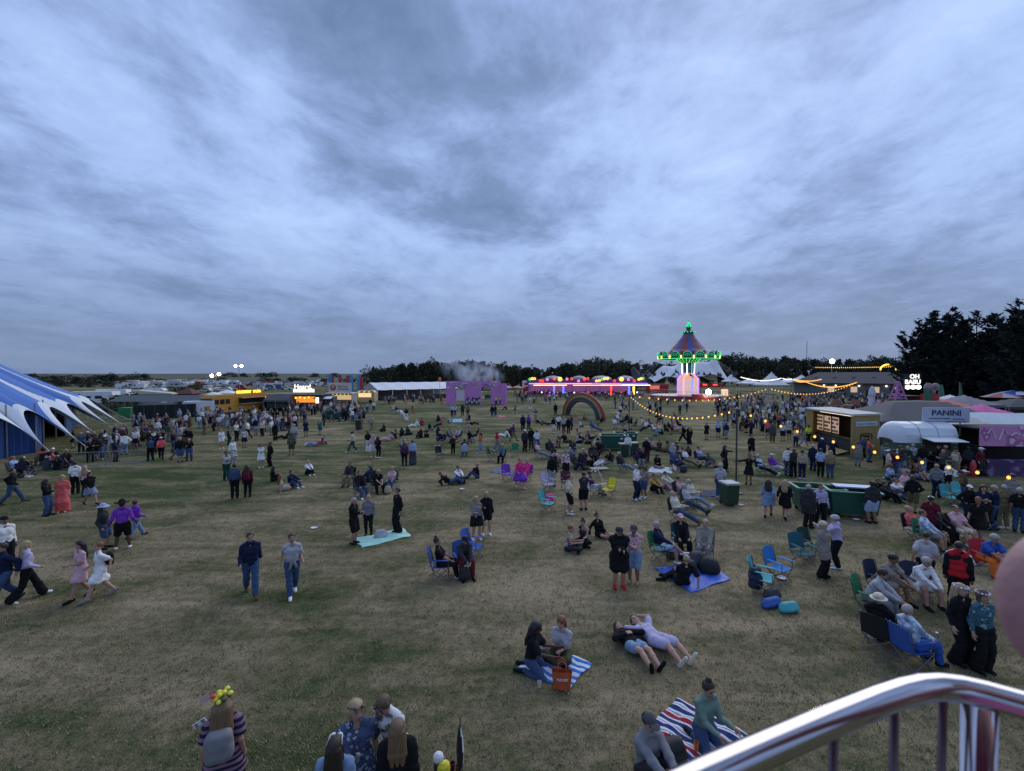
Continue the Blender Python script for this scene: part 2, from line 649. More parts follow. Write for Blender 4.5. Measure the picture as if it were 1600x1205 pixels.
def place_tree(px, Y, h, kind, label, group, zoff=0.0, wide=1.0):
 p = at(px, 585, Y)
 pr = PROTO[kind]
 s = h / (10, 11, 12, 9, 10, 8)[kind]
 rz = random.uniform(0, 6.28)
 if kind not in _used:
  _used.add(kind)
  pr.location = (p.x, p.y, zoff)
  pr.rotation_euler = (0, 0, rz)
  pr.scale = (s, s, s)
  pr['label'] = label
  pr['group'] = group
 else:
  pr = dup(pr, (p.x, p.y, zoff), rz, label, group, s)
 pr.scale = (s * wide, s * wide, s)
_rt = random.Random(5)
# the wood behind the white marquee and the rides (tops in the photo rise and fall)
prof = [(575, 570), (600, 570), (640, 566), (672, 560), (700, 565), (722, 559), (752, 562), (790, 565), (830, 569), (862, 572), (880, 566),
  (905, 561), (935, 556), (962, 561), (990, 564), (1020, 567)]
def top_at(x, pr):
 for (a, b), (c, d) in zip(pr, pr[1:]):
  if a <= x <= c:
   return b + (d - b) * (x - a) / (c - a)
 return pr[-1][1]
BEHIND = [(0, 700, 'behind the long white marquee', 'trees of the wood behind the white marquee'), (700, 800, 'behind the pink wall and its smoke', 'trees behind the pink wall'),
          (800, 1010, 'behind the lit fairground ride', 'trees of the wood behind the fairground ride'), (1010, 1130, 'behind the swing ride', 'trees behind the swing ride'),
          (1130, 1250, 'behind the white pagoda tents', 'trees behind the pagoda tents'), (1250, 1500, 'behind the grey roofed building', 'trees behind the grey building')]
KN = ['dark round tree', 'dark bushy tree', 'pointed dark tree', 'broad round tree', 'narrow bushy tree', 'low spreading tree']
def where(px):
 for a, b, w, gname in BEHIND:
  if a <= px < b:
   return w, gname
 return BEHIND[-1][2:]
for row, (Y0, dy) in enumerate(((195, 0), (225, 3), (262, 5))):
 x = 578 + row * 5
 while x < 1015:
  k = _rt.choice([0, 1, 1, 2, 3, 4, 5] if row else [0, 1, 3, 4, 5])
  Y = Y0 + _rt.uniform(-10, 12)
  ty = top_at(x, prof) + 1.5 + dy * .6 + _rt.uniform(-2, 6) - (3 if k == 2 else 0)
  h = CAM_H + (585 - ty) / FPX * Y
  w_, g_ = where(x)
  place_tree(x, Y, h, k, 'far ' + KN[k] + ' in the wood ' + w_, g_)
  x += _rt.uniform(12, 19)
prof2 = [(1000, 566), (1100, 566), (1130, 556), (1150, 552), (1165, 558), (1180, 553), (1200, 560), (1230, 557), (1262, 559), (1300, 562), (1340, 563),
         (1365, 558), (1400, 560), (1430, 563), (1500, 562)]
for row, Y0 in enumerate((250, 300)):
 x = 1016 + row * 9
 while x < 1480:
  k = _rt.choice([0, 1, 3, 4, 5])
  Y = Y0 + _rt.uniform(-10, 12)
  h = CAM_H + (585 - top_at(x, prof2) - _rt.uniform(-2, 5)) / FPX * Y
  w_, g_ = where(x)
  place_tree(x, Y, h, k, 'far ' + KN[k] + ' ' + w_, g_)
  x += _rt.uniform(15, 24)
# dark bushes beyond the car park on the left
for (px, Y, h, k) in [(52, 620, 9, 5), (75, 330, 9, 5), (105, 300, 8.5, 3), (128, 290, 8, 5), (150, 300, 9, 0), (172, 310, 10, 5), (196, 310, 8, 3), (217, 330, 10.5, 5), (60, 250, 6, 3),
                      (95, 235, 5.5, 5), (135, 225, 5, 3), (170, 235, 5, 5), (30, 300, 8, 5), (345, 380, 6.8, 5), (360, 700, 11, 3), (380, 720, 10, 5), (408, 700, 11, 5), (425, 690, 11.5, 3),
                      (415, 350, 6.5, 3), (432, 350, 6, 5), (458, 350, 7, 5), (470, 350, 6.2, 3), (492, 700, 10, 5), (522, 690, 10, 3), (506, 340, 5.8, 5), (300, 400, 4.8, 5), (320, 400, 5, 3), (270, 390, 4.5, 5), (250, 400, 4.8, 3), (240, 400, 5, 5), (545, 360, 6, 3), (560, 350, 6.3, 5)]:
 place_tree(px, Y, h * .82, k, ('far low dark bush on the field beyond the parked cars' if k == 5 else 'far rounded dark tree on the field beyond the parked cars'), 'bushes and trees beyond the car park', zoff=(-1.2 if Y < 500 else .4), wide=1.9)
# green hedges beside the caravans
for (x0, y0, x1, y1, lab) in [(165, 645, 224, 628, 'low green hedge rising beside the blue and white tent'), (255, 628, 290, 616, 'short green hedge behind the cream roofed shed'), (297, 612, 322, 609, 'small green hedge among the parked cars')]:
 a, b = gp(x0, y0), gp(x1, y1)
 cs = [tuple(a.lerp(b, t / 16) + Vector((_rt.uniform(-.4, .4), 0, .7 + _rt.uniform(0, .5)))) for t in range(17)]
 o = mesh_obj('hedge', leaf_mesh('hedge', cs, [1.5] * 17, 55, .28, [mat('hedge_leaf', (.05, .085, .025), .9, var=.3, scale=.5), LEAF[1]], 9))
 tag(o, lab, 'hedge')
# ------------------------------------------------------------------ the tall dark conifers on the right
def conifer(h, w, seed):
 r = np.random.default_rng(seed)
 V, M = [], []
 nb = int(13 * h)
 tops = [(0, 0, 1.0)] + [(r.uniform(-.3, .3) * w, r.uniform(-.3, .3) * w, r.uniform(.82, .96)) for _ in range(4)]
 for k in range(nb):
  tx, ty, tz = tops[k % len(tops)]
  z = r.uniform(.03, 1) ** .9 * h * tz
  a = r.uniform(0, 2 * PI)
  L_ = w * .5 * min(1.0, 1.35 * (1.02 - z / h / tz) ** .8) * r.uniform(.55, 1.1)
  d = np.array([math.cos(a), math.sin(a), r.uniform(.15, .5)])
  base = np.array([tx * z / h, ty * z / h, z - L_ * .12])
  ns = int(9 + L_ * 9)
  for q in range(ns):
   t = (q + r.uniform(0, 1)) / ns
   p = base + d * L_ * t + np.array([0, 0, .35 * L_ * t * t]) + r.normal(0, .22 * (1.15 - t), 3)
   dd = d + r.normal(0, .45, 3)
   dd /= np.linalg.norm(dd)
   dd = dd * r.uniform(.35, .8)
   sd = np.cross(dd, r.normal(0, 1, 3))
   sd = sd / (np.linalg.norm(sd) + 1e-6) * r.uniform(.08, .2)
   V.append([p - dd * .4 - sd, p - dd * .4 + sd, p + dd * .6 + sd * .6, p + dd - sd * .1])
   M.append(int(r.uniform() < .4))
 V = np.array(V).reshape(-1, 3)
 me = bpy.data.meshes.new('crown')
 me.from_pydata(V.tolist(), [], np.arange(len(V)).reshape(-1, 4).tolist())
 for m in NEEDLE:
  me.materials.append(m)
 me.polygons.foreach_set('material_index', np.array(M, dtype=np.int32))
 me.update()
 return me
for (px, top, Y, w, sd, lab) in [(1434, 503, 84, 7.5, 1, 'ragged dark conifer nearest the grey roofed building, shortest of the conifer row'), (1458, 488, 82, 8, 2, 'dark conifer second from the grey roofed building'),
                                 (1487, 482, 80, 9, 3, 'dark bushy conifer in the middle of the row behind the yellow canopy'), (1524, 484, 79, 9, 4, 'dark twin topped conifer behind the blue and white parasol'),
                                 (1560, 497, 82, 8, 6, 'lower dark conifer in the dip beside the tallest conifer'), (1590, 461, 72, 10, 5, 'tallest dark conifer at the right edge of the picture'),
                                 (1652, 470, 74, 11, 7, 'dark conifer mostly cut off by the right edge')]:
 p = at(px, 585, Y)
 h = CAM_H + (585 - top) / FPX * Y
 t = thing('conifer_tree', lab, 'tree', (p.x, p.y, 0), group='dark conifers on the right')
 MB().tube([(0, 0, 0), (.1, 0, h * .5), (0, 0, h * .93)], .3, 7, r2=.04).build('trunk', BARK, t)
 mesh_obj('crown', conifer(h, w, sd), t)
# radio masts on the skyline
for (px, Y, top, lab) in [(1260, 420, 533, 'thin steel radio mast above the trees behind the grey building'), (1404, 520, 545, 'faint thin radio mast left of the conifers')]:
 p = at(px, 585, Y)
 h = CAM_H + (585 - top) / FPX * Y
 mb = MB()
 for dx, dy in ((-.35, -.2), (.35, -.2), (0, .4)):
  mb.tube([(dx, dy, 0), (dx * .6, dy * .6, h)], .09, 4)
 k = 0.0
 while k < h - 1.5:
  mb.tube([(-.33, -.2, k), (.33, -.2, k + 1.5)], .05, 3)
  k += 1.5
 o = mb.build('radio_mast', mat('mast_steel', (.1, .1, .11), .6, .5), loc=(p.x, p.y, 0))
 tag(o, lab, 'mast')
# ------------------------------------------------------------------ shared surfaces for the fairground
M_STEEL = mat('galvanised_steel', (.32, .33, .35), .45, .8)
M_BLACK = mat('black_metal', (.015, .015, .017), .5)
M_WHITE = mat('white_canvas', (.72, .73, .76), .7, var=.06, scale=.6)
M_CREAM = mat('cream_paint', (.55, .5, .4), .6)
M_GREYT = mat('grey_canvas', (.085, .088, .10), .8, var=.1, scale=.7)
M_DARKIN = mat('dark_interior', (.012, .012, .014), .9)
M_REDT = mat('red_paint', (.42, .03, .03), .5)
M_GLASS = mat('dark_glass', (.02, .025, .03), .12)
M_TYRE = mat('tyre', (.015, .015, .015), .85)
M_WOOD = mat('raw_wood', (.30, .21, .12), .8, var=.2)
E_WARM = emat('warm_bulb', (1.0, .48, .08), 1.9)
E_AMBER = emat('amber_light', (1.0, .42, .06), 5)
E_WHITE = emat('white_light', (1.0, .9, .78), 3.5)
E_FLOOD = emat('flood_light', (1.0, .84, .62), 60)
E_GREEN = emat('green_light', (.03, .9, .32), 1.1)
E_GREEN2 = emat('leaf_green_light', (.2, .9, .15), 1.3)
E_BLUE = emat('blue_light', (.12, .16, 1.0), 2.1)
E_VIOLET = emat('violet_light', (.5, .16, 1.0), 1.7)
E_PINK = emat('pink_light', (1.0, .35, .75), 1.3)
E_RED = emat('red_light', (1.0, .06, .04), 2.1)
E_YELLOW = emat('yellow_light', (1.0, .72, .1), 2.1)
E_CYAN = emat('cyan_light', (.15, .55, 1.0), 1.3)
rnd = random.Random(11)
def obj1(mb, name, mats, label, cat, parent=None, group=None, **kw):
 return tag(mb.build(name, mats, parent, **kw), label, cat, group)
# ------------------------------------------------------------------ the blue and white big top
def big_top():
 t = thing('big_top_tent', 'huge blue and white striped circus tent with scalloped pointed edge', 'tent')
 peak = Vector((-58, 41, 13.2))
 # ground pegs seen along the front, then round the back
 stakes = [Vector((-30.0, 21, 0)), Vector((-30.8, 26.5, 0)), gp(95, 723), gp(152, 712), gp(178, 694), gp(206, 681), gp(222, 676), Vector((-49, 60, 0)), Vector((-60, 65, 0)), Vector((-74, 60, 0)), Vector((-84, 46, 0)), Vector((-80, 30, 0)), Vector((-66, 20, 0)), Vector((-46, 16, 0))]
 n = len(stakes)
 tips = []
 for s in stakes:
  d = (peak - s)
  d.z = 0
  tips.append(s + d.normalized() * 1.7 + Vector((0, 0, 1.0)))
 mb = MB()
 trim = MB()
 NU, NV = 44, 34
 def surf(i, u, v):
  a, b = tips[i], tips[(i + 1) % n]
  e = a.lerp(b, u)
  arch = 4 * u * (1 - u)
  arch = arch ** .6
  k = v * (1 -   .155 * arch)
  p = peak.lerp(e, k)
  # catenary sag of the cloth between peak and rim, arch lifts off the straight line
  z = peak.z + (e.z - peak.z) * (k ** .93) + .75 * arch * v ** 3
  fold = .05 * math.sin(u * PI * 6 + 3 * v) * v * (1.1 - v)
  return (p.x, p.y, z + fold)
 for i in range(n):
  odd = i % 2
  def mf(a, b, odd=odd):
   u, v = (a + .5) / NU, (b + .5) / NV
   wid = .05 + .33 * v ** 3.5
   if v > .955:
    return 1
   left = u < wid if not odd else False
   right = (1 - u) < wid if odd else False
   return 1 if (left or right) else 0
  mb.grid(lambda u, v, i=i: surf(i, u, v), NU, NV, 0, mf)
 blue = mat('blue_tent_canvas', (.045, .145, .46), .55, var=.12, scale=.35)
 white = mat('white_tent_canvas', (.66, .69, .74), .6, var=.08, scale=.35)
 cv = mb.build('canopy', [blue, white], t, smooth=True)
 md = cv.modifiers.new('thickness', 'SOLIDIFY')
 md.thickness = .02
 # side walls, set back under the scallops, with two open bays
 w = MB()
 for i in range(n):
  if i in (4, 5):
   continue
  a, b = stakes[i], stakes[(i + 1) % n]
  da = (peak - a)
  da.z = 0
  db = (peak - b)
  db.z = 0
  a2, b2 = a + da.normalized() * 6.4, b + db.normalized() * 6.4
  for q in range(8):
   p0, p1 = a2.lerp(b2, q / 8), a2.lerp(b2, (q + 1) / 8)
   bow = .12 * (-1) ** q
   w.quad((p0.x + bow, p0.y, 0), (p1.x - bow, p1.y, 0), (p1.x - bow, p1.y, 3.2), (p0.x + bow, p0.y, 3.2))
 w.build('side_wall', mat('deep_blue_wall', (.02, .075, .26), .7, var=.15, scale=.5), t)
 guy = mat('guy_rope', (.38, .38, .36), .8)
 for i in range(n):
  g_ = MB()
  g_.tube([tips[i], stakes[i]], .035, 5)
  d = (peak - stakes[i])
  d.z = 0
  up = stakes[i] + d.normalized() * 9 + Vector((0, 0, 4.6))
  g_.tube([stakes[i] + Vector((.25, 0, 0)), up], .022, 5)
  g_.box((stakes[i].x, stakes[i].y, .15), (.09, .09, .35))
  g_.build('guy_rope', guy, t)
  p_ = MB()
  bs = stakes[i] + d.normalized() * 6.2
  p_.tube([bs, bs + Vector((0, 0, 4.0))], .06, 6)
  p_.build('side_pole', M_STEEL, t)
big_top()
# the arch bracing over the big top edge
MB_ = MB()
fence_m = mat('barrier_steel', (.3, .31, .33), .45, .7)
def barrier(px, py, rz, label):
 p = gp(px, py)
 mb = MB()
 W, H = 2.2, 1.05
 mb.tube([(-W / 2, 0, .15), (-W / 2, 0, H), (W / 2, 0, H), (W / 2, 0, .15)], .022, 6)
 mb.tube([(-W / 2, 0, .2), (W / 2, 0, .2)], .02, 6)
 for k in range(1, 14):
  x = -W / 2 + W * k / 14
  mb.tube([(x, 0, .2), (x, 0, H)], .009, 4)
 o = mb.build('crowd_barrier', fence_m, loc=(p.x, p.y, 0), rz=rz)
 for s in (-.8, .8):
  MB().box((s, 0, .02), (.06, .55, .04)).box((s, 0, .1), (.04, .04, .16)).build('foot', fence_m, o)
 tag(o, label, 'barrier', 'crowd barriers beside the big top')
barrier(143, 731, .25, 'steel crowd barrier at the tent ropes, left one of two')
barrier(198, 728, .35, 'steel crowd barrier at the tent ropes, right one of two')
# ------------------------------------------------------------------ bus, vans, stalls on the left
def wheel(parent, x, y, r, w=.24):
 m = MB()
 m.tube([(x, y - w / 2, r), (x, y + w / 2, r)], r, 16)
 o = m.build('wheel', M_TYRE, parent)
 h = MB()
 s = -1 if y < 0 else 1
 h.tube([(x, y + s * (w / 2), r), (x, y + s * (w / 2 + .02), r)], r * .55, 12)
 h.build('rim', M_STEEL, o)
def bus():
 a, b = gp(322, 650), gp(409, 641)
 c = (a + b) / 2
 L_ = (b - a).length
 rz = math.atan2(b.y - a.y, b.x - a.x)
 t = thing('food_bus', 'old yellow bus turned food stall with glowing orange rooftop sign', 'bus', (c.x, c.y, 0), rz)
 ym = mat('bus_yellow', (.46, .22, .02), .5)
 mb = MB()
 x0, x1 = -L_ / 2, L_ / 2
 prof = [(x0 - 1.0, .5), (x1, .5), (x1, 2.55), (x1 - .35, 2.95), (x0 + .4, 2.95), (x0 + .12, 2.7), (x0, 1.75), (x0 - 1.0, 1.45)]
 mb.prism(prof, -1.2, 1.2)
 bd = mb.build('body', ym, t)
 rf = MB()
 rf.prism([(x0 + .35, 2.953), (x1 - .25, 2.953), (x1 - .6, 3.12), (x0 + .7, 3.12)], -1.05, 1.05)
 rf.build('roof', mat('bus_roof', (.42, .25, .06), .6), t)
 for k in range(3):
  w = MB()
  w.box((x0 + .75 + k * 1.05, -1.203, 2.05), (.85, .03, .75))
  w.build('window', M_GLASS, t)
 w = MB()
 w.box((x0 + .06, 0, 2.2), (.1, 2.0, .7))
 w.build('windscreen', M_GLASS, t)
 h = MB()
 h.box((x1 - L_ * .30, -1.205, 1.95), (L_ * .52, .04, .8))
 ho = h.build('serving_hatch', M_DARKIN, t)
 s = MB()
 s.box((x1 - L_ * .30, -1.45, 1.52), (L_ * .52, .5, .05))
 s.build('counter', M_CREAM, t)
 aw = MB()
 aw.quad((x1 - L_ * .56, -1.22, 2.62), (x1 - L_ * .04, -1.22, 2.62), (x1 - L_ * .04, -2.1, 2.45), (x1 - L_ * .56, -2.1, 2.45))
 aw.build('awning', mat('awning_brown', (.2, .1, .05), .8), t)
 l = MB()
 l.box((x1 - .35, -1.235, 1.9), (.42, .05, 1.0))
 l.build('light_panel', emat('bus_panel_light', (1, .62, .2), 3.5), t)
 sg = MB()
 sg.box((x1 - L_ * .32, -.75, 3.42), (L_ * .50, .12, .72))
 so = sg.build('sign', mat('sign_back_orange', (.5, .12, .02), .6), t)
 gl = MB()
 glyphs(gl, x1 - L_ * .56, x1 - L_ * .28, -.83, 3.22, 3.62, rnd, 0, .04, .16)
 glyphs(gl, x1 - L_ * .25, x1 - L_ * .09, -.83, 3.22, 3.62, rnd, 0, .04, .16)
 gl.build('lettering', emat('orange_letters', (1.0, .42, .04), 5), so)
 for x in (x0 + .4, x1 - 1.6):
  for y in (-1.12, 1.12):
   wheel(t, x, y, .48)
bus()
def van_proto(name, col, kind):
 """small vehicle seen far off: body and cab with glass, wheels"""
 L_, W, H = {'van': (5.2, 1.95, 2.3), 'car': (4.2, 1.75, 1.45), 'caravan': (5.4, 2.2, 2.55), 'camper': (6.4, 2.2, 2.9)}[kind]
 mb = MB()
 if kind == 'car':
  pr = [(-L_ / 2, .35), (L_ / 2, .35), (L_ / 2, .8), (L_ * .26, .9), (L_ * .1, H), (-L_ * .3, H), (-L_ * .46, .92), (-L_ / 2, .85)]
 elif kind == 'van':
  pr = [(-L_ / 2, .4), (L_ / 2, .4), (L_ / 2, 1.05), (L_ * .38, 1.25), (L_ * .24, H - .08), (L_ * .16, H), (-L_ / 2, H)]
 elif kind == 'caravan':
  pr = [(-L_ / 2, .5), (L_ / 2 - .2, .5), (L_ / 2, 1.1), (L_ * .42, H - .2), (L_ * .3, H), (-L_ * .4, H), (-L_ / 2, H - .4)]
 else:
  pr = [(-L_ / 2, .5), (L_ / 2, .5), (L_ / 2, 1.1), (L_ * .36, 1.3), (L_ * .28, 2.0), (L_ * .42, 2.15), (L_ * .40, H), (-L_ / 2, H)]
 mb.prism(pr, -W / 2, W / 2, 0)
 for y in (-W / 2 - .012, W / 2 + .012):
  if kind == 'car':
   mb.box((-.25, y, 1.14), (L_ * .42, .02, .34), 1)
  elif kind == 'van':
   mb.box((L_ * .2, y, 1.65), (.75, .02, .55), 1)
  else:
   mb.box((.1, y, 1.75), (1.3, .02, .6), 1)
   mb.box((-1.7, y, 1.75), (.8, .02, .5), 1)
  for x in (-L_ * .3, L_ * .3) if kind != 'caravan' else (0.0,):
   mb.tube([(x, y * .97, .33), (x, y * 1.02, .33)], .33, 10, 2)
 if kind in ('car', 'van'):
  mb.quad((L_ * .375, -W * .42, 1.27 if kind == 'van' else .93), (L_ * .375, W * .42, 1.27 if kind == 'van' else .93), (L_ * (.26 if kind == 'van' else .13), W * .4, H - .12), (L_ * (.26 if kind == 'van' else .13), -W * .4, H - .12), 1)
 o = mb.build(name, [mat('paint_' + col, C2[col], .35), M_GLASS, M_TYRE])
 return o
C2 = {'white': (.72, .74, .76), 'silver': (.4, .42, .45), 'dark': (.04, .045, .055), 'blue': (.05, .09, .2), 'red': (.25, .03, .03), 'cream': (.58, .52, .38)}
PV = {}
def vehicle(kind, col, x, y, rz, label, group):
 nm = {'van': 'parked_van', 'car': 'parked_car', 'caravan': 'caravan', 'camper': 'camper_van'}[kind]
 if (kind, col) not in PV:
  o = PV[(kind, col)] = van_proto(nm, col, kind)
 else:
  o = PV[(kind, col)].copy()
  COL.objects.link(o)
 o.location = (x, y, 0)
 o.rotation_euler = (0, 0, rz)
 tag(o, label, {'van': 'van', 'car': 'car', 'caravan': 'caravan', 'camper': 'camper van'}[kind], group)
 return o
rv = random.Random(21)
# rows of the camping field: photo rows from far to near
KL = {'car': 'car', 'van': 'van', 'caravan': 'caravan', 'camper': 'camper van'}
for (x0, y0, x1, y1, n, words, grp) in [
  (190, 602.5, 345, 598.5, 34, 'in the far camping rows behind the dark fence', 'far rows of parked vehicles behind the dark fence'),
  (186, 604.8, 368, 600.8, 38, 'in the far camping rows behind the dark fence', 'far rows of parked vehicles behind the dark fence'),
  (192, 608.0, 372, 604.5, 28, 'in the far camping rows behind the dark fence', 'far rows of parked vehicles behind the dark fence'),
  (320, 613.0, 376, 609.5, 8, 'parked on the field just above the yellow bus', 'vehicles parked above the yellow bus'),
  (388, 600.0, 520, 597.5, 27, 'in the car park behind the lit stall sign', 'cars parked behind the lit stall sign'),
  (392, 603.0, 520, 600.5, 24, 'in the car park behind the lit stall sign', 'cars parked behind the lit stall sign'),
  (400, 606.5, 515, 604.0, 18, 'in the car park behind the lit stall sign', 'cars parked behind the lit stall sign'),
  (412, 610.5, 456, 609.0, 6, 'in the car park behind the lit stall sign', 'cars parked behind the lit stall sign'),
  (560, 598.6, 604, 598.0, 7, 'before the wood left of the white marquee roof', 'cars parked before the wood')]:
 for k in range(n):
  f = (k + rv.uniform(-.3, .3)) / max(1, n - 1)
  p = gp(x0 + (x1 - x0) * f, y0 + (y1 - y0) * f + rv.uniform(-.4, .4))
  kind = rv.choice(['car', 'van', 'caravan', 'camper', 'car']) if 'camping' in words else rv.choice(['car', 'car', 'car', 'van'])
  col = rv.choice(['white', 'white', 'white', 'silver', 'silver', 'dark', 'blue', 'cream', 'red'] if kind != 'caravan' else ['white', 'white', 'cream', 'silver'])
  vehicle(kind, col, p.x, p.y, rv.choice([0.2, .35, 3.3, 1.7, 1.9]) + rv.uniform(-.1, .1), 'tiny ' + col.replace('dark', 'dark grey') + ' ' + KL[kind] + ' ' + words, grp)
for i, (px, py, kind, col, rz, lab) in enumerate([
  (132, 630, 'caravan', 'white', .2, 'white caravan peeking over the edge of the blue tent'), (148, 629, 'caravan', 'white', .3, 'white caravan second from left above the blue tent'),
  (160, 634, 'camper', 'white', .1, 'tall white camper van above the slope of the blue tent'), (180, 628, 'camper', 'white', .25, 'white camper van with raised box body, right of the taller camper'), (196, 631, 'van', 'silver', .1, 'silver van beside the hedge left of the cream roofed shed'),
  (208, 626, 'caravan', 'cream', .3, 'cream caravan behind the green hedge'), (228, 624, 'van', 'white', .2, 'long white van behind the green hedge'), (243, 621, 'caravan', 'white', .2, 'white caravan right of the long white van')]):
 p = gp(px, py)
 vehicle(kind, col, p.x, p.y, rz, lab, 'caravans above the big top')
p = gp(303, 651)
vehicle('van', 'white', p.x, p.y, 3.75, 'large white van parked in front of the yellow bus', None)
# dark fenced enclosure, cream shed, brown hip roofed hut, green bin
t = thing('dark_net_fence', 'long dark green netted fence between the tent and the yellow bus', 'fence')
a, b = gp(207, 657), gp(306, 652)
mb = MB()
for k in range(24):
 p0, p1 = a.lerp(b, k / 24), a.lerp(b, (k + 1) / 24)
 s = .05 * (-1) ** k
 mb.quad((p0.x, p0.y + s, .05), (p1.x, p1.y - s, .05), (p1.x, p1.y - s, 2.0), (p0.x, p0.y + s, 2.0))
mb.build('netting', mat('dark_netting', (.012, .02, .022), .9, var=.3), t)
for k in range(7):
 q = a.lerp(b, k / 6)
 MB().tube([(q.x, q.y + .08, 0), (q.x, q.y + .08, 2.15)], .04, 6).build('post', M_STEEL, t)
c = gp(262, 645)
t = thing('store_tent', 'low dark grey tent roof showing above the netted fence', 'tent', (c.x, c.y, 0), .02)
MB().grid(lambda u, v: (-7.2 + 14.4 * u, -3 + 6 * v, 2.0 + .9 * (1 - abs(2 * v - 1))), 12, 8).build('roof', mat('slate_canvas', (.06, .075, .085), .7), t)
for x in (-7, 0, 7):
 for y in (-2.9, 2.9):
  MB().tube([(x, y, 0), (x, y, 2.0)], .04, 6).build('pole', M_STEEL, t)
c = gp(252, 632)
t = thing('cream_shed', 'long cream roofed shed behind the netted fence', 'shed', (c.x, c.y, 0), .05)
MB().box((0, 0, 1.1), (6.4, 3, 2.2)).build('wall', mat('shed_wall', (.35, .33, .3), .8), t)
MB().prism([(-3.4, 2.2), (3.4, 2.2), (3.3, 2.35), (-3.3, 2.95)], -1.7, 1.7).build('roof', M_CREAM, t)
MB().box((1.6, -1.51, 1.2), (1.2, .04, 1.6)).build('door', M_WHITE, t)
c = gp(295, 631)
t = thing('hip_roofed_hut', 'small hut with reddish brown hipped roof left of the yellow bus', 'hut', (c.x, c.y, 0))
MB().box((0, 0, 1.1), (3.6, 3.2, 2.2)).build('wall', mat('hut_wall', (.08, .04, .04), .8), t)
MB().box((0, 0, 2.75), (4.4, 4.0, 1.1), taper=.12).build('roof', mat('hut_roof', (.12, .035, .03), .8, var=.25), t)
c = gp(200, 653)
mb = MB()
mb.box((0, 0, .75), (1.7, 1.2, 1.3), taper=1.08)
mb.box((0, 0, 1.45), (1.9, 1.35, .1))
o = mb.build('waste_bin', mat('bright_green_plastic', (.03, .24, .08), .6), loc=(c.x, c.y, 0))
tag(o, 'bright green waste container behind the tent beside the netted fence', 'bin')
for (px, py, w, h, col, lab) in [(318, 633, 5, 2.4, 'pinkish', 'low pinkish event tent above the front of the yellow bus'), (333, 628, 4.5, 2.3, 'white', 'small white tent behind the front of the yellow bus'), (355, 622, 4.6, 2.2, 'white', 'small pale tent directly behind the bus sign')]:
 c = gp(px, py)
 t = thing('event_tent', lab, 'tent', (c.x, c.y, 0), .2)
 mm = M_WHITE if col == 'white' else mat('pinkish_canvas', (.3, .17, .17), .8)
 MB().grid(lambda u, v: ((u - .5) * w, (v - .5) * w, h * .6 + h * .4 * (1 - max(abs(2 * u - 1), abs(2 * v - 1)))), 8, 8).build('canopy', mm, t)
 for sx in (-.5, .5):
  for sy in (-.5, .5):
   MB().tube([(sx * w, sy * w, 0), (sx * w, sy * w, h * .6)], .05, 5).build('leg', M_STEEL, t)
# grey stretch of tents and dark green pick-up between bus and stall
def gable_tent(px, py, w, d, eave, ridge, m, name, label, rz=0, open_front=True, wall=None, valance=True):
 c = gp(px, py)
 t = thing(name, label, 'tent', (c.x, c.y, 0), rz)
 mb = MB()
 mb.grid(lambda u, v: ((u - .5) * w, (v) * d, eave + (ridge - eave) * (1 - abs(2 * v - 1)) + .04 * math.sin(u * 9) * math.sin(v * 7)), 10, 12)
 mb.build('roof', m, t, smooth=False)
 if valance:
  MB().quad((-w / 2, -.01, eave - .3), (w / 2, -.01, eave - .3), (w / 2, -.01, eave), (-w / 2, -.01, eave)).build('valance', m, t)
 wl = MB()
 wl.quad((-w / 2, d, 0), (w / 2, d, 0), (w / 2, d, eave), (-w / 2, d, eave))
 for x in (-w / 2, w / 2):
  wl.poly([(x, .02, 0), (x, d - .02, 0), (x, d - .02, eave), (x, d / 2, ridge - .05), (x, .02, eave)])
 wl.build('side_wall', wall or m, t)
 k = 2 + int(w / 4)
 for i in range(k):
  x = -w / 2 + w * i / (k - 1)
  MB().tube([(x, -.03, 0), (x, -.03, eave)], .045, 6).build('pole', M_STEEL, t)
 return t
gable_tent(431, 643, 4.2, 3, 1.9, 2.9, M_GREYT, 'stall_tent', 'low dark grey peaked tent between the yellow bus and the lit sign stall')
c = gp(440, 642)
t = thing('pickup_truck', 'dark green off-road vehicle parked left of the lit sign stall', 'car', (c.x, c.y, 0), 0.1)
dg = mat('dark_green_paint', (.03, .06, .05), .4)
MB().prism([(-2.1, .5), (2.1, .5), (2.1, 1.1), (1.0, 1.15), (.7, 1.95), (-2.0, 1.95), (-2.1, 1.1)], -.85, .85).build('body', dg, t)
for x in (-1.4, -.4, .35):
 MB().box((x, -.865, 1.55), (.75, .03, .5)).build('window', M_GLASS, t)
for x in (-1.35, 1.35):
 for y in (-.8, .8):
  wheel(t, x, y, .4)
for x in (-.5, .5):
 MB().tube([(2.1, x, .85), (2.14, x, .85)], .1, 8).build('headlight', M_WHITE, t)
def bulb_row(t, a, b, n, m, sag=.25, r=.07, cable=True, name='bulb'):
 a, b = Vector(a), Vector(b)
 pts = ropes(None, a, b, sag, n)
 if cable:
  MB().tube(pts, .008, 4).build('cable', M_BLACK, t)
 b0 = None
 for p_ in pts:
  if b0 is None:
   b0 = MB().ball((0, 0, -.06), r, n=8, sq=1.15).build(name, m, t)
   o = b0
  else:
   o = b0.copy()
   COL.objects.link(o)
  o.location = p_
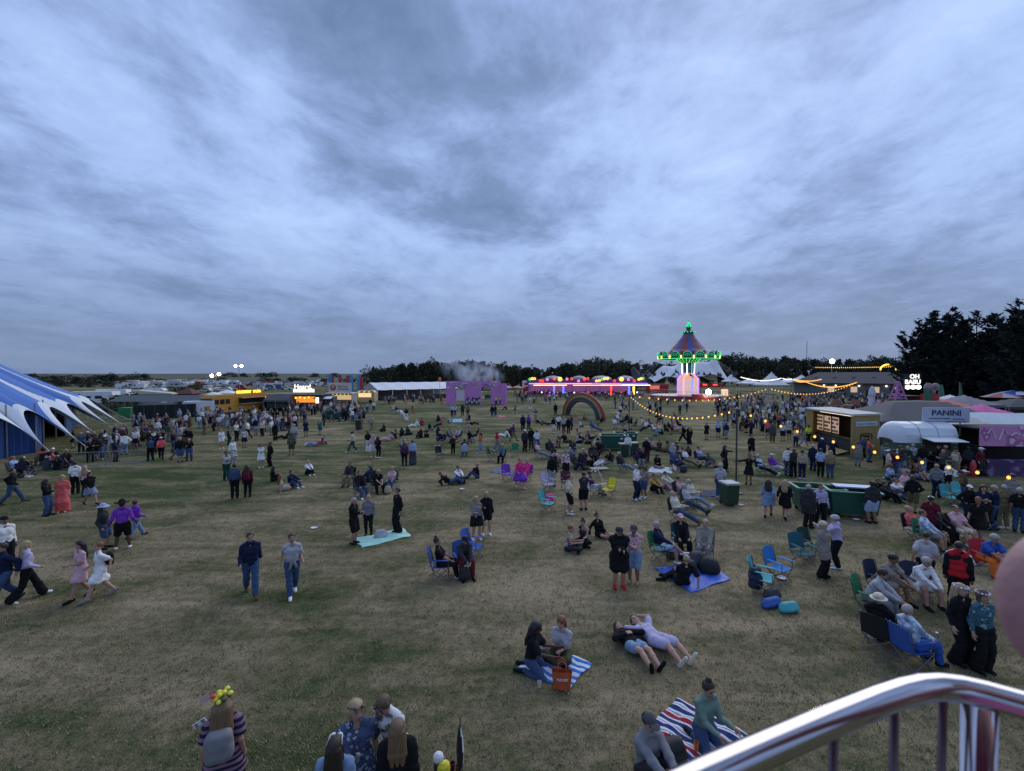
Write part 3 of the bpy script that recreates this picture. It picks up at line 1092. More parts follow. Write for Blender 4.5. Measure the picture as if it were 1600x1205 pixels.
def heard():
 c = gp(474, 641)
 t = thing('burger_stall', 'dark stall with amber lamps under a glowing white rooftop word sign', 'food stall', (c.x, c.y, 0), .03)
 w, d = 6.2, 3.2
 wl = MB()
 wl.box((0, d, 1.25), (w, .1, 2.5))
 wl.box((-w / 2, d / 2, 1.25), (.1, d - .12, 2.5))
 wl.box((w / 2, d / 2, 1.25), (.1, d - .12, 2.5))
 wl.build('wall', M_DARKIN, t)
 MB().box((0, d / 2 - .2, 2.62), (w + .5, d + 1.0, .22)).build('roof', mat('dark_green_roof', (.02, .035, .03), .7), t)
 MB().box((0, -.1, .55), (w - .2, .7, 1.1)).build('counter', mat('dark_counter', (.03, .03, .03), .7), t)
 MB().box((0, d - .08, 1.7), (w - .4, .05, 1.1)).build('back_light', emat('amber_glow', (1, .35, .05), .9), t)
 for k in range(5):
  MB().ball((-1.9 + k * .75, -.3, 2.25 - (k % 2) * .1), .12).build('lamp', E_AMBER, t)
 MB().box((w / 2 - .5, -.42, 1.75), (.5, .06, 1.0)).build('menu_board', emat('menu_light', (1, .8, .5), 2.5), t)
 sg = MB()
 sg.tube([(-1.4, .3, 2.7), (-1.4, .3, 3.3)], .05, 6)
 sg.tube([(1.4, .3, 2.7), (1.4, .3, 3.3)], .05, 6)
 so = sg.build('sign', M_BLACK, t)
 MB().box((0, .25, 3.42), (3.6, .14, .52)).build('light_strip', emat('strip_light', (1, .97, .85), 2.2), so)
 g_ = MB()
 glyphs(g_, -1.65, 1.7, .165, 3.28, 3.56, rnd, 0, .02, .3)
 g_.build('small_lettering', M_BLACK, so)
 text('lettering', 'Heard.', 1.15, emat('white_letters', (1, .98, .92), 1.3), so, (-.1, .25, 4.1), (PI / 2, 0, 0), .06, bold=.008)
heard()
def cream_stall():
 c = gp(530, 637)
 t = thing('cream_stall', 'cream food stall under a large pale signboard with round brown emblem', 'food stall', (c.x, c.y, 0), -.05)
 w, d = 4.8, 2.8
 wl = MB()
 wl.box((0, d, 1.3), (w, .1, 2.6))
 wl.box((-w / 2, d / 2, 1.3), (.1, d - .12, 2.6))
 wl.box((w / 2, d / 2, 1.3), (.1, d - .12, 2.6))
 wl.box((0, 0, .5), (w - .12, .1, 1.0))
 wl.build('wall', mat('stall_cream', (.4, .36, .29), .7), t)
 MB().box((0, d / 2, 2.7), (w + .3, d + .3, .16)).build('roof', M_WHITE, t)
 MB().box((0, -.1, 1.05), (w, .5, .06)).build('counter', M_WOOD, t)
 MB().box((0, d - .07, 1.8), (w - .4, .04, .9)).build('back_light', emat('stall_glow', (1, .72, .4), .55), t)
 for k in range(6):
  MB().ball((-1.9 + k * .75, -.1, 2.5), .07).build('lamp', E_YELLOW, t)
 sb = MB()
 sb.box((.1, .2, 3.75), (4.4, .12, 1.9))
 so = sb.build('signboard', mat('sign_board', (.6, .56, .5), .7), t)
 em = MB()
 em.tube([(-1.2, .125, 3.8), (-1.2, .095, 3.8)], .58, 20)
 em.build('emblem', mat('emblem_brown', (.26, .1, .05), .7), so)
 e2 = MB()
 e2.tube([(-1.2, .09, 3.95), (-1.2, .075, 3.95)], .28, 14)
 e2.build('emblem_face', mat('emblem_tan', (.55, .35, .22), .7), so)
 g_ = MB()
 glyphs(g_, -.3, 1.6, .125, 3.85, 4.15, rnd, 0, .02, .25)
 glyphs(g_, -.3, 1.9, .125, 3.35, 3.65, rnd, 0, .02, .25)
 g_.build('lettering', mat('sign_letters', (.12, .09, .08), .7), so)
cream_stall()
# little awning stall between the two
c = gp(506, 640)
t = thing('small_stall', 'small grey stall with pale slanted awning between the two signed stalls', 'food stall', (c.x, c.y, 0))
MB().prism([(-1.5, 0), (1.5, 0), (1.5, 2.3), (-1.5, 2.3)], .4, 2.4).build('wall', mat('stall_grey', (.1, .1, .11), .8), t)
MB().quad((-1.6, .38, 2.35), (1.6, .38, 2.35), (1.6, -.9, 1.95), (-1.6, -.9, 1.95)).build('awning', M_WHITE, t)
# feather flags, blue and red
fb, fr_ = mat('flag_blue', (.08, .28, .55), .8), mat('flag_red', (.42, .06, .08), .8)
def flag(px, py, top, Y, m2, label, w=1.0):
 b = at(px, py, Y)
 h = CAM_H + (585 - top) / FPX * Y
 t = thing('feather_flag', label, 'flag', (b.x, b.y, 0), rnd.uniform(-.4, .4))
 MB().tube([(0, 0, 0), (0, 0, h)], .03, 6).build('pole', M_STEEL, t)
 mb = MB()
 mb.grid(lambda u, v: (.03 + w * u * (1 - .3 * v * v), .12 * math.sin(3 * u + 4 * v), h * (.3 + .68 * v)), 4, 12, 0)
 mb.build('banner', m2, t)
for k, (px, top, m2, nm) in enumerate([(513, 584, fb, 'blue'), (518, 586, fr_, 'red'), (529, 585, fr_, 'red'), (541, 586, fr_, 'red'), (546, 585, fb, 'blue'), (558, 585, fb, 'blue'), (562, 588, fr_, 'red')]):
 flag(px, 612, top, 105, m2, ('leftmost blue', 'leftmost red', 'second red', 'third red', 'middle blue', 'rightmost blue', 'rightmost red')[k] + ' feather flag behind the cream stall signboard')
for k, (px, top, m2) in enumerate([(734, 578, fr_), (744, 579, mat('flag_rust', (.35, .12, .06), .8)), (765, 579, mat('flag_orange', (.5, .14, .05), .8)), (774, 579, mat('flag_grey', (.35, .38, .45), .8))]):
 flag(px, 612, top, 125, m2, ('leftmost dark red', 'thin rust coloured', 'orange red', 'pale grey')[k] + ' feather flag standing in the smoke behind the pink wall', 1.0)
# floodlights over the car park
def flood(px, py, Y, label, n=2, mast=True, r=.45, gap=1.6, dz=(0, 0)):
 p_ = at(px, py, Y)
 t = thing('floodlight_mast', label, 'floodlight', (p_.x, p_.y, 0))
 MB().tube([(0, .2, 0), (0, .2, p_.z + .2)], .09, 6).build('mast', M_STEEL, t)
 MB().tube([(-gap / 2 * (n - 1) - .2, .2, p_.z), (gap / 2 * (n - 1) + .2, .2, p_.z)], .06, 6).build('cross_arm', M_STEEL, t)
 for k in range(n):
  x = -gap / 2 * (n - 1) + gap * k
  h = MB()
  h.box((x, .12, p_.z + dz[k % 2]), (r * 2.2, .3, r * 1.8))
  ho = h.build('lamp_head', M_BLACK, t)
  MB().ball((x, -.08, p_.z + dz[k % 2]), r * .8, n=10).build('lamp', E_FLOOD, ho)
 return t
flood(373, 572, 130, 'tall floodlight mast with two lamps above the yellow bus', 2, r=.42, gap=1.7)
flood(337, 586, 180, 'low far floodlight pair glowing left of the tall mast', 2, r=.7, gap=2.8, dz=(-.3, .3))
flood(1300, 564.5, 150, 'bright single floodlight above the grey roofed building', 1, r=.85)
# yellow snack van beside the marquee
c = gp(568, 630)
t = thing('snack_van', 'pale yellow rounded snack van lit inside, left of the white marquee', 'food van', (c.x, c.y, 0))
yv = mat('pale_yellow_paint', (.55, .42, .2), .5)
MB().prism([(-2.4, .4), (2.4, .4), (2.4, 2.3), (2.0, 2.75), (-1.4, 2.75), (-2.2, 2.3)], 0, 2).build('body', yv, t)
MB().box((.3, -.012, 1.75), (2.8, .03, .9)).build('serving_hatch', emat('hatch_glow', (1, .72, .38), .9), t)
MB().quad((-1.4, -.03, 2.4), (2.0, -.03, 2.4), (2.0, -1.0, 2.6), (-1.4, -1.0, 2.6)).build('awning', M_CREAM, t)
for x in (-1.5, 1.5):
 wheel(t, x, .05, .38)
for k in range(3):
 MB().ball((-.8 + 1.1 * k, -.5, 2.5), .09).build('lamp', E_WHITE, t)
# long white marquee
def marquee():
 a, b = gp(590, 626), gp(716, 621)
 L_ = (b - a).length
 rz = math.atan2(b.y - a.y, b.x - a.x)
 t = thing('white_marquee', 'long white marquee with ridged roof and open front before the wood', 'marquee', (a.x, a.y, 0), rz)
 e, rg, d = 2.55, 4.3, 9.0
 mb = MB()
 nb = 6
 for k in range(nb):
  x0, x1 = L_ * k / nb, L_ * (k + 1) / nb
  mb.grid(lambda u, v: (x0 + (x1 - x0) * u, d * v, e + (rg - e) * (1 - abs(2 * v - 1)) - .10 * math.sin(PI * u)), 6, 8)
 mb.build('roof', M_WHITE, t)
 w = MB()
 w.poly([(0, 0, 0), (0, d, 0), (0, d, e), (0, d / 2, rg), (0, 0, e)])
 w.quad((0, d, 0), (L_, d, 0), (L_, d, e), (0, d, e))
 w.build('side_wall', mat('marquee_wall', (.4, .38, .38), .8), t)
 for k in range(nb + 1):
  MB().box((L_ * k / nb, -.04, e / 2), (.16, .1, e)).build('post', M_WHITE, t)
 MB().box((L_ * .5, .05, .55), (L_ * .94, .5, 1.1)).build('bar_counter', mat('bar_dark', (.05, .04, .035), .8), t)
 for y in (1.8, 3.4):
  MB().ball((-.1, y, 1.7 if y < 2 else 1.2), .16).build('lamp', E_AMBER, t)
marquee()
c = at(687, 593, 118)
o = MB().ball((0, 0, c.z), .42, n=10, sq=1.3).build('orange_buoy', mat('buoy_orange', (.7, .2, .06), .7), loc=(c.x, c.y, 0))
MB().tube([(0, 0, 0), (0, 0, c.z)], .04, 5).build('pole', M_STEEL, o)
tag(o, 'small orange marker on a pole above the white marquee', 'marker')
# pink painted wall with openings
def pink_wall():
 a, b = gp(697, 632), gp(803, 628)
 a2, b2 = gp(697, 632), gp(782, 632)
 W = (b2 - a2).length
 t = thing('pink_wall', 'tall pink painted scenery wall with white clouds and square openings', 'wall', (a2.x, a2.y, 0), -.0)
 H = 4.9
 pk = mat('pink_wall_paint', (.62, .24, .56), .75, var=.1, scale=.6)
 xs = [(0, .19), (.345, .42), (.65, .73), ]
 mb = MB()
 for x0, x1 in ((0, .17), (.34, .645), (.82, 1.0)):
  mb.box((W * (x0 + x1) / 2, .15, H * .37), (W * (x1 - x0), .3, H * .74))
 mb.box((W / 2, .15, H * .87), (W, .3, H * .26))
 mb.build('panel', pk, t)
 sd = MB()
 sd.box((W + .7, -.4, H * .45), (1.3, .3, H * .9), rz=-.5)
 sd.build('side_panel', pk, t)
 cl = MB()
 r = random.Random(4)
 for (fx, fz, s) in [(.12, .93, .5), (.2, .83, .8), (.27, .8, .9), (.55, .86, .9), (.48, .95, .4), (.62, .93, .35), (.06, .72, .5), (.88, .96, .5), (.82, .85, .8), (.93, .8, .5), (.56, .7, .5), (.35, .9, .5)]:
  for k in range(4):
   cl.tube([(W * fx + (k - 1.5) * s * .5, -.012, H * fz + r.uniform(-.03, .06)), (W * fx + (k - 1.5) * s * .5, -.03, H * fz)], s * r.uniform(.3, .48), 12)
 cl.build('painted_cloud', mat('cloud_white', (.7, .68, .74), .8), t)
 gl = MB()
 for fx in (.17, .68):
  for k in range(6):
   x = W * fx + k * .42
   gl.tube([(x, -.04, H * .80 + r.uniform(-.2, .2)), (x + .25, -.04, H * .88 + r.uniform(-.15, .15)), (x + .4, -.04, H * .8 + r.uniform(-.2, .2))], .05, 5)
 gl.build('graffiti_lettering', mat('graffiti_dark', (.16, .12, .2), .8), t)
 mu = MB()
 for k in range(9):
  mu.box((W * (.37 + .03 * k), -.02, .45 + .25 * math.sin(k * 2.1) ** 2), (.28, .04, 1.1 + .7 * r.random()))
 mu.build('mural', mat('mural_black', (.05, .05, .06), .8), t)
 mw = MB()
 for k in range(6):
  mw.box((W * (.385 + .045 * k), -.05, .5 + .3 * (k % 2)), (.35, .04, .55))
 mw.build('mural', mat('mural_white', (.55, .54, .57), .8), t)
 MB().box((W * .255, .9, 1.9), (W * .16, .1, 2.2)).build('white_backboard', M_WHITE, t)
pink_wall()
for (px, py, lab) in [(720, 628, None), (825, 614, 'red and white catering truck left of the fairground ride')][1:]:
 c = gp(px, py)
 t = thing('catering_truck', lab, 'truck', (c.x, c.y, 0), .05)
 MB().box((0, 1, 2.4), (3.6, 2.4, 3.4)).build('box_body', M_WHITE, t)
 MB().box((0, -.23, 1.3), (3.7, .08, 1.5)).build('red_panel', M_REDT, t)
 MB().box((0, -.24, 3.0), (2.6, .06, .7)).build('sign', M_REDT, t)
 for x in (-1.2, 1.2):
  wheel(t, x, .1, .45)
def parasol(px, py, r, h, cols, label, tilt=0):
 c = gp(px, py)
 t = thing('parasol', label, 'parasol', (c.x, c.y, 0))
 MB().tube([(0, 0, 0), (0, 0, h)], .03, 6).build('pole', M_WOOD, t)
 MB().lathe((0, 0, h - .65), [(r, 0), (r * .55, .38), (.03, .65)], 16, mfun=lambda k, j: (j // 2) % len(cols)).build('canopy', cols, t)
parasol(808, 617, 1.9, 2.8, [M_REDT], 'red parasol left of the red and white truck')
parasol(820, 616, 1.7, 2.6, [M_REDT], 'red parasol in front of the red and white truck')
parasol(793, 616, 1.8, 2.7, [mat('lilac_cloth', (.5, .3, .6), .8)], 'lilac parasol just right of the pink wall')
# smoke drifting over the pink wall
def smoke():
 m = bpy.data.materials.new('smoke')
 m.use_nodes = True
 nt = m.node_tree
 nt.nodes.clear()
 L = nt.links.new
 out = N(nt, 'ShaderNodeOutputMaterial')
 v = N(nt, 'ShaderNodeVolumePrincipled')
 v.inputs['Color'].default_value = (.82, .88, 1, 1)
 tc = N(nt, 'ShaderNodeTexCoord')
 mp = N(nt, 'ShaderNodeMapping')
 L(tc.outputs['Object'], mp.inputs[0])
 no = N(nt, 'ShaderNodeTexNoise')
 no.inputs['Scale'].default_value = .38
 no.inputs['Detail'].default_value = 4
 no.inputs['Distortion'].default_value = .8
 L(mp.outputs[0], no.inputs['Vector'])
 ln = N(nt, 'ShaderNodeVectorMath', operation='LENGTH')
 m2 = N(nt, 'ShaderNodeMapping')
 m2.inputs['Scale'].default_value = (1 / 8.5, 1 / 3.2, 1 / 4.0)
 L(tc.outputs['Object'], m2.inputs[0])
 L(m2.outputs[0], ln.inputs[0])
 a = N(nt, 'ShaderNodeMapRange')
 a.inputs['From Min'].default_value = 1.0
 a.inputs['From Max'].default_value = .1
 L(ln.outputs['Value'], a.inputs[0])
 b = N(nt, 'ShaderNodeMapRange')
 b.inputs['From Min'].default_value = .42
 b.inputs['From Max'].default_value = .72
 L(no.outputs['Fac'], b.inputs[0])
 mu = N(nt, 'ShaderNodeMath', operation='MULTIPLY')
 L(a.outputs[0], mu.inputs[0])
 L(b.outputs[0], mu.inputs[1])
 m3 = N(nt, 'ShaderNodeMath', operation='MULTIPLY')
 L(mu.outputs[0], m3.inputs[0])
 m3.inputs[1].default_value = .9
 L(m3.outputs[0], v.inputs['Density'])
 L(v.outputs[0], out.inputs['Volume'])
 c = at(738, 584, 112)
 mb = MB()
 mb.box((0, 0, 0), (17.5, 6.6, 8.4))
 o = mb.build('smoke', m, loc=(c.x, c.y, c.z + .3))
 o.rotation_euler = (0, R(12), 0)
 tag(o, kind='stuff')
smoke()
# ------------------------------------------------------------------ fairground rides
def fair_ride():
 """low covered ride with light strips and clusters of coloured bulbs on its fascia"""
 a, b = gp(826, 619), gp(1006, 619)
 W = (b - a).length
 t = thing('fairground_ride', 'long low fairground ride with violet and orange light strips and coloured bulb clusters', 'fairground ride', (a.x, a.y, 0))
 D = 15
 MB().box((W / 2, D / 2, .35), (W, D, .7)).build('platform', mat('ride_platform', (.12, .12, .14), .6), t)
 for k in range(9):
  for y in (.3, D - .3):
   MB().box((.4 + (W - .8) * k / 8, y, 2.1), (.22, .22, 2.8)).build('post', mat('ride_post', (.3, .1, .35), .5), t)
 bw = MB()
 bw.box((W / 2, D - .6, 2.0), (W - 1, .15, 2.6))
 bw.build('back_panel', emat('ride_back_glow', (.55, .2, .6), .28), t)
 MB().box((W / 2, D / 2, 3.72), (W + 1.2, D + .8, .25)).build('roof', mat('ride_roof', (.12, .08, .2), .6), t)
 MB().box((W / 2, -.5, 4.3), (W + 1.2, .2, 1.1)).build('fascia', mat('ride_fascia', (.28, .06, .22), .5), t)
 ls = MB()
 segs = [(0, .05, E_CYAN), (.05, .22, E_PINK), (.22, .30, E_CYAN), (.30, .55, E_PINK), (.55, .80, E_VIOLET), (.80, 1.03, E_BLUE)]
 for s0, s1, m in segs:
  MB().box((W * (s0 + s1) / 2, -.66, 3.62), (W * (s1 - s0) - .1, .08, .30)).build('light_strip', m, t)
 for s0, s1, m in [(.04, .33, E_AMBER), (.38, .66, E_YELLOW), (.62, .92, E_AMBER), (.80, 1.05, E_WHITE)]:
  MB().box((W * (s0 + s1) / 2, -.66, 3.16), (W * (s1 - s0) - .1, .08, .18)).build('light_strip', m, t)
 for x, m, z0, z1 in [(.22, E_BLUE, .8, 3.0), (.30, E_BLUE, .8, 3.0), (.715, E_RED, .3, 3.0), (.87, E_BLUE, .5, 3.2), (.91, E_AMBER, .5, 2.8)]:
  MB().box((W * x, -.25, (z0 + z1) / 2), (.5, .1, z1 - z0)).build('light_column', m, t)
 # rosettes of bulbs along the top
 cols = {'y': E_YELLOW, 'r': E_RED, 'g': E_GREEN2, 'w': E_PINK, 'a': E_AMBER}
 fl = [(.01, 'g'), (.03, 'y'), (.05, 'y'), (.10, 'r'), (.12, 'r'), (.16, 'w'), (.22, 'r'), (.27, 'Y'), (.33, 'w'), (.37, 'r'), (.43, 'w'), (.48, 'r'), (.51, 'r'), (.585, 'y'), (.61, 'y'), (.635, 'g'), (.655, 'y'), (.68, 'y'),
          (.74, 'r'), (.80, 'Y'), (.86, 'w'), (.91, 'r'), (.95, 'y'), (.97, 'y'), (.985, 'g')]
 for f, c in fl:
  big = c == 'Y'
  m = MB()
  z = 4.75 + .35 * math.sin(f * 40)
  if big:
   m.ball((W * f, -.75, 4.9), .62, n=12)
  else:
   for k in range(5):
    a_ = k * 2 * PI / 5 + f * 9
    m.ball((W * f + math.cos(a_) * .28, -.72, z + math.sin(a_) * .28), .15, n=6)
  m.build('bulb_cluster', cols[c.lower()], t)
 for f, r_ in ((.22, 2.6), (.45, 2.2), (.65, 3.0), (.86, 2.4)):
  MB().lathe((W * f, 3, 4.85), [(r_, 0), (r_ * .92, .4), (r_ * .6, .85), (r_ * .15, 1.0), (.02, 1.02)], 18).build('dome', mat('ride_dome', (.35, .3, .36), .5), t)
 # small lit cars
 r = random.Random(3)
 cc = [M_REDT, mat('car_blue', (.03, .08, .4), .35), mat('car_violet', (.2, .05, .4), .35), mat('car_yellow', (.5, .38, .03), .35)]
 for k in range(14):
  x, y = 1.6 + (W - 3) * k / 13, r.uniform(1, 5)
  cb = MB()
  cb.lathe((x, y, .72), [(.05, 0), (.85, 0), (.9, .25), (.7, .62), (.5, .66), (.45, .35), (.05, .35)], 12)
  co = cb.build('ride_car', cc[k % 4], t)
  MB().tube([(x + .3, y + .3, 1.3), (x + .3, y + .3, 2.9)], .03, 5).build('pole', M_STEEL, co)
  MB().ball((x, y - .85, 1.0), .2, n=6).build('car_light', [E_CYAN, E_RED, E_VIOLET, E_WHITE][(k * 3) % 4], co)
 MB().box((W / 2, -.9, .2), (W, .9, .25)).build('step', M_STEEL, t)
fair_ride()
SEATS = []
def swing_ride():
 Y = 120.0
 c = at(1075, 612, Y)
 t = thing('swing_ride', 'tall spinning swing ride with red and blue striped cone roof and green lights', 'swing ride', (c.x, c.y, 0))
 k = 1.0
 red, blu = mat('cone_red', (.30, .045, .05), .5), mat('cone_blue', (.06, .09, .30), .5)
 rim_z, rim_r = 10.6, 7.4
 MB().lathe((0, 0, 0), [(9.6, 0), (9.6, .75), (9.3, .95), (.1, .95)], 40).build('platform', mat('platform_red', (.26, .03, .03), .5), t)
 MB().lathe((0, 0, .955), [(9.2, 0), (.2, .02)], 40).build('deck', mat('deck_plate', (.3, .27, .27), .4, .3), t)
 for i in range(26):
  a = 2 * PI * i / 26
  f = MB()
  x, y = 9.35 * math.cos(a), 9.35 * math.sin(a)
  f.tube([(x, y, .95), (x, y, 2.05)], .04, 5)
  a2 = 2 * PI * (i + 1) / 26
  x2, y2 = 9.35 * math.cos(a2), 9.35 * math.sin(a2)
  f.tube([(x, y, 2.03), (x2, y2, 2.03)], .035, 5)
  f.tube([(x, y, 1.5), (x2, y2, 1.5)], .025, 4)
  f.build('railing', M_STEEL, t)
 # centre kiosk with lit panels and blue neon edges
 for i in range(8):
  a = 2 * PI * (i + .5) / 8
  p = MB()
  p.box((2.45 * math.cos(a), 2.45 * math.sin(a), 2.95), (.12, 1.95, 3.9), rz=a)
  p.build('kiosk_panel', emat('kiosk_glow', (1, .72, .66), .5), t)
  q = MB()
  a2 = 2 * PI * i / 8
  q.tube([(2.72 * math.cos(a2), 2.72 * math.sin(a2), 1.1), (2.72 * math.cos(a2), 2.72 * math.sin(a2), 5.2)], .17, 6)
  q.tube([(2.72 * math.cos(a2), 2.72 * math.sin(a2), 5.2), (1.5 * math.cos(a2), 1.5 * math.sin(a2), 6.4)], .13, 6)
  q.build('neon_edge', [E_BLUE, E_VIOLET, E_PINK][i % 3], t)
 MB().lathe((0, 0, 4.95), [(2.7, 0), (2.2, .6), (1.55, 1.1), (1.4, 1.7)], 16).build('kiosk_roof', emat('kiosk_top_glow', (1, .5, .25), .7), t)
 MB().lathe((0, 0, 6.2), [(1.35, 0), (1.45, 3.0), (1.6, 3.2)], 20).build('column', mat('teal_column', (.05, .16, .2), .5), t)
 for i in range(8):
  a = 2 * PI * (i + .3) / 8
  MB().tube([(1.5 * math.cos(a), 1.5 * math.sin(a), 6.3), (1.58 * math.cos(a), 1.58 * math.sin(a), 9.1)], .09, 5).build('neon_strip', [E_CYAN, E_WHITE][i % 2], t)
 MB().lathe((0, 0, 9.2), [(1.6, 0), (2.6, .7), (3.0, 1.15)], 20).build('crown_bowl', mat('bowl_green', (.05, .2, .08), .5), t)
 cb = MB()
 for i in range(20):
  a = 2 * PI * i / 20
  for r_, z in ((1.95, 9.45), (2.45, 9.8), (2.9, 10.15)):
   cb.ball((r_ * math.cos(a + z), r_ * math.sin(a + z), z), .15, n=5)
 cb.build('bowl_light', E_GREEN2, t)
 # roof cone
 MB().lathe((0, 0, rim_z), [(rim_r, .35), (6.3, .85), (4.6, 2.1), (3.0, 3.8), (1.8, 5.3), (1.15, 6.35)], 32, mfun=lambda a, j: (j // 2) % 2).build('cone_roof', [red, blu], t)
 MB().lathe((0, 0, rim_z), [(3.0, -.35), (rim_r, -.35), (rim_r + .1, .0), (rim_r, .36)], 32).build('rim', mat('rim_green', (.02, .10, .07), .5), t)
 rl = MB()
 pts = [((rim_r + .12) * math.cos(2 * PI * i / 48), (rim_r + .12) * math.sin(2 * PI * i / 48), rim_z - .32) for i in range(49)]
 rl.tube(pts, .075, 5, cap=False)
 rl.build('rim_light', E_GREEN, t)
 for i in range(16):
  a = 2 * PI * i / 16
  ca, sa = math.cos(a), math.sin(a)
  cr = MB()
  ring = []
  for q in range(9):
   b = PI * q / 8
   ring.append((math.cos(b) * 1.05, .15 + math.sin(b) * 1.25))
  o0 = Vector((ca * (rim_r + .1), sa * (rim_r + .1), rim_z))
  tv = Vector((-sa, ca, 0))
  P = [o0 + tv * u + Vector((ca * .1 * v, sa * .1 * v, v)) for u, v in ring]
  cr.poly(P)
  co = cr.build('crest_panel', mat('crest_green', (.02, .12, .09), .5), t)
  l = MB()
  for u, v in ring:
   l.ball(o0 + Vector((ca * .15, sa * .15, 0)) + tv * u + Vector((0, 0, v)), .10, n=5)
  for u, v in ((-.5, .45), (0, .35), (.5, .45), (0, .85), (-.3, .75), (.3, .75)):
   l.ball(o0 + Vector((ca * .18, sa * .18, 0)) + tv * u + Vector((0, 0, v)), .085, n=5)
  l.build('crest_light', E_GREEN, co)
  a2 = a + PI / 16
  MB().box(((rim_r + .2) * math.cos(a2), (rim_r + .2) * math.sin(a2), rim_z + .05), (.2, .32, .75), rz=a2).build('rim_lamp', E_YELLOW, t)
  MB().ball(((rim_r - .6) * math.cos(a2), (rim_r - .6) * math.sin(a2), rim_z + 1.15), .45, n=7, sq=1.3).build('roof_ornament', mat('ornament', (.16, .09, .08), .6), t)
 # finial
 MB().lathe((0, 0, rim_z + 6.3), [(1.2, 0), (1.5, .25), (1.5, .55), (.6, .8), (.5, 1.3), (.85, 1.5), (.3, 1.9), (.2, 2.8), (.04, 3.4)], 14).build('finial', mat('finial_green', (.03, .12, .08), .5), t)
 fl = MB()
 for i in range(12):
  a = 2 * PI * i / 12
  fl.ball((1.55 * math.cos(a), 1.55 * math.sin(a), rim_z + 6.65), .17, n=5)
 for i in range(6):
  a = 2 * PI * i / 6
  fl.tube([(.7 * math.cos(a), .7 * math.sin(a), rim_z + 7.75), (.12 * math.cos(a), .12 * math.sin(a), rim_z + 9.3)], .1, 5)
 fl.build('finial_light', E_GREEN, t)
 # flung swings on chains
 for i in range(22):
  a = 2 * PI * (i + .4) / 22
  top = Vector((6.6 * math.cos(a), 6.6 * math.sin(a), rim_z - .3))
  out = Vector((math.cos(a), math.sin(a), 0))
  tg = Vector((-math.sin(a), math.cos(a), 0))
  Lc = 6.3 + .4 * math.sin(i * 3)
  an = R(50 + 4 * math.sin(i * 5))
  seat = top + out * Lc * math.sin(an) - Vector((0, 0, Lc * math.cos(an)))
  ch = MB()
  for s in (-.28, .28):
   ch.tube([top + tg * s, seat + tg * s], .014, 3)
  co = ch.build('chain', M_STEEL, t)
  sm = MB()
  sm.box(seat, (.5, .5, .08), rz=a)
  sm.box(seat + out * .02 + Vector((0, 0, .25)) - tg * .24, (.5, .05, .45), rz=a)
  sm.build('swing_seat', mat('swing_seat_dark', (.04, .04, .06), .5), co)
  SEATS.append((c + seat - Vector((0, 0, c.z)), math.atan2(tg.y, tg.x) + PI / 2, an))
 # lit ticket kiosk on the deck
 MB().box((7.6, -4.2, 1.75), (1.2, 1.2, 1.6)).build('control_booth', emat('booth_glow', (1, .68, .4), .9), t)
 MB().box((-1.3, -9.4, .85), (2.6, .5, 1.3)).build('ticket_sign', mat('ticket_red', (.22, .02, .03), .5), t)
 c2 = at(1107, 612.5, Y - 10)
 f = thing('floodlight_stand', 'dazzling low floodlight on a stand in front of the swing ride', 'floodlight', (c2.x, c2.y, 0))
 s = MB()
 s.tube([(-.7, 0, 0), (0, 0, c2.z - .5)], .06, 5)
 s.tube([(.7, 0, 0), (0, 0, c2.z - .5)], .06, 5)
 s.build('stand', M_STEEL, f)
 MB().box((0, .35, c2.z), (1.3, .3, 1.1)).build('lamp_head', M_BLACK, f)
 MB().ball((0, 0, c2.z), .62, n=12).build('lamp', E_FLOOD, f)
swing_ride()
# rainbow arch
def rainbow():
 a, b = gp(880, 647), gp(945, 658)
 c = (a + b) / 2
 rz = math.atan2(b.y - a.y, b.x - a.x)
 Rr = (b - a).length / 2 / 1.0
 H = (0.0)
 t = thing('rainbow_arch', 'dark inflatable rainbow arch with red, orange and yellow bands standing on the grass', 'arch', (c.x, c.y, 0), rz)
 s = (4.0) / Rr
 bands = [('band_red', (.26, .03, .02)), ('band_orange', (.36, .13, .03)), ('band_yellow', (.45, .30, .06)), ('band_green', (.035, .045, .05)), ('band_blue', (.04, .035, .07)), ('band_violet', (.06, .05, .075))]
 for k, (nm, col) in enumerate(bands):
  r1 = Rr * (1 - .058 * k) - .12
  tb = MB()
  pts = [(-math.cos(PI * q / 24) * r1, .0, math.sin(PI * q / 24) * (r1 - .1) * 3.6 / Rr + .0) for q in range(25)]
  tb.tube(pts, Rr * .034, 8)
  tb.build('colour_band', mat(nm, col, .5), t)
 e = MB()
 r1 = Rr * .64
 for q in range(1, 16):
  a_ = PI * q / 16
  e.ball((-math.cos(a_) * r1, 0, math.sin(a_) * r1 * 3.6 / Rr), .16, n=6)
 e.build('edge_frill', M_BLACK, t)
rainbow()
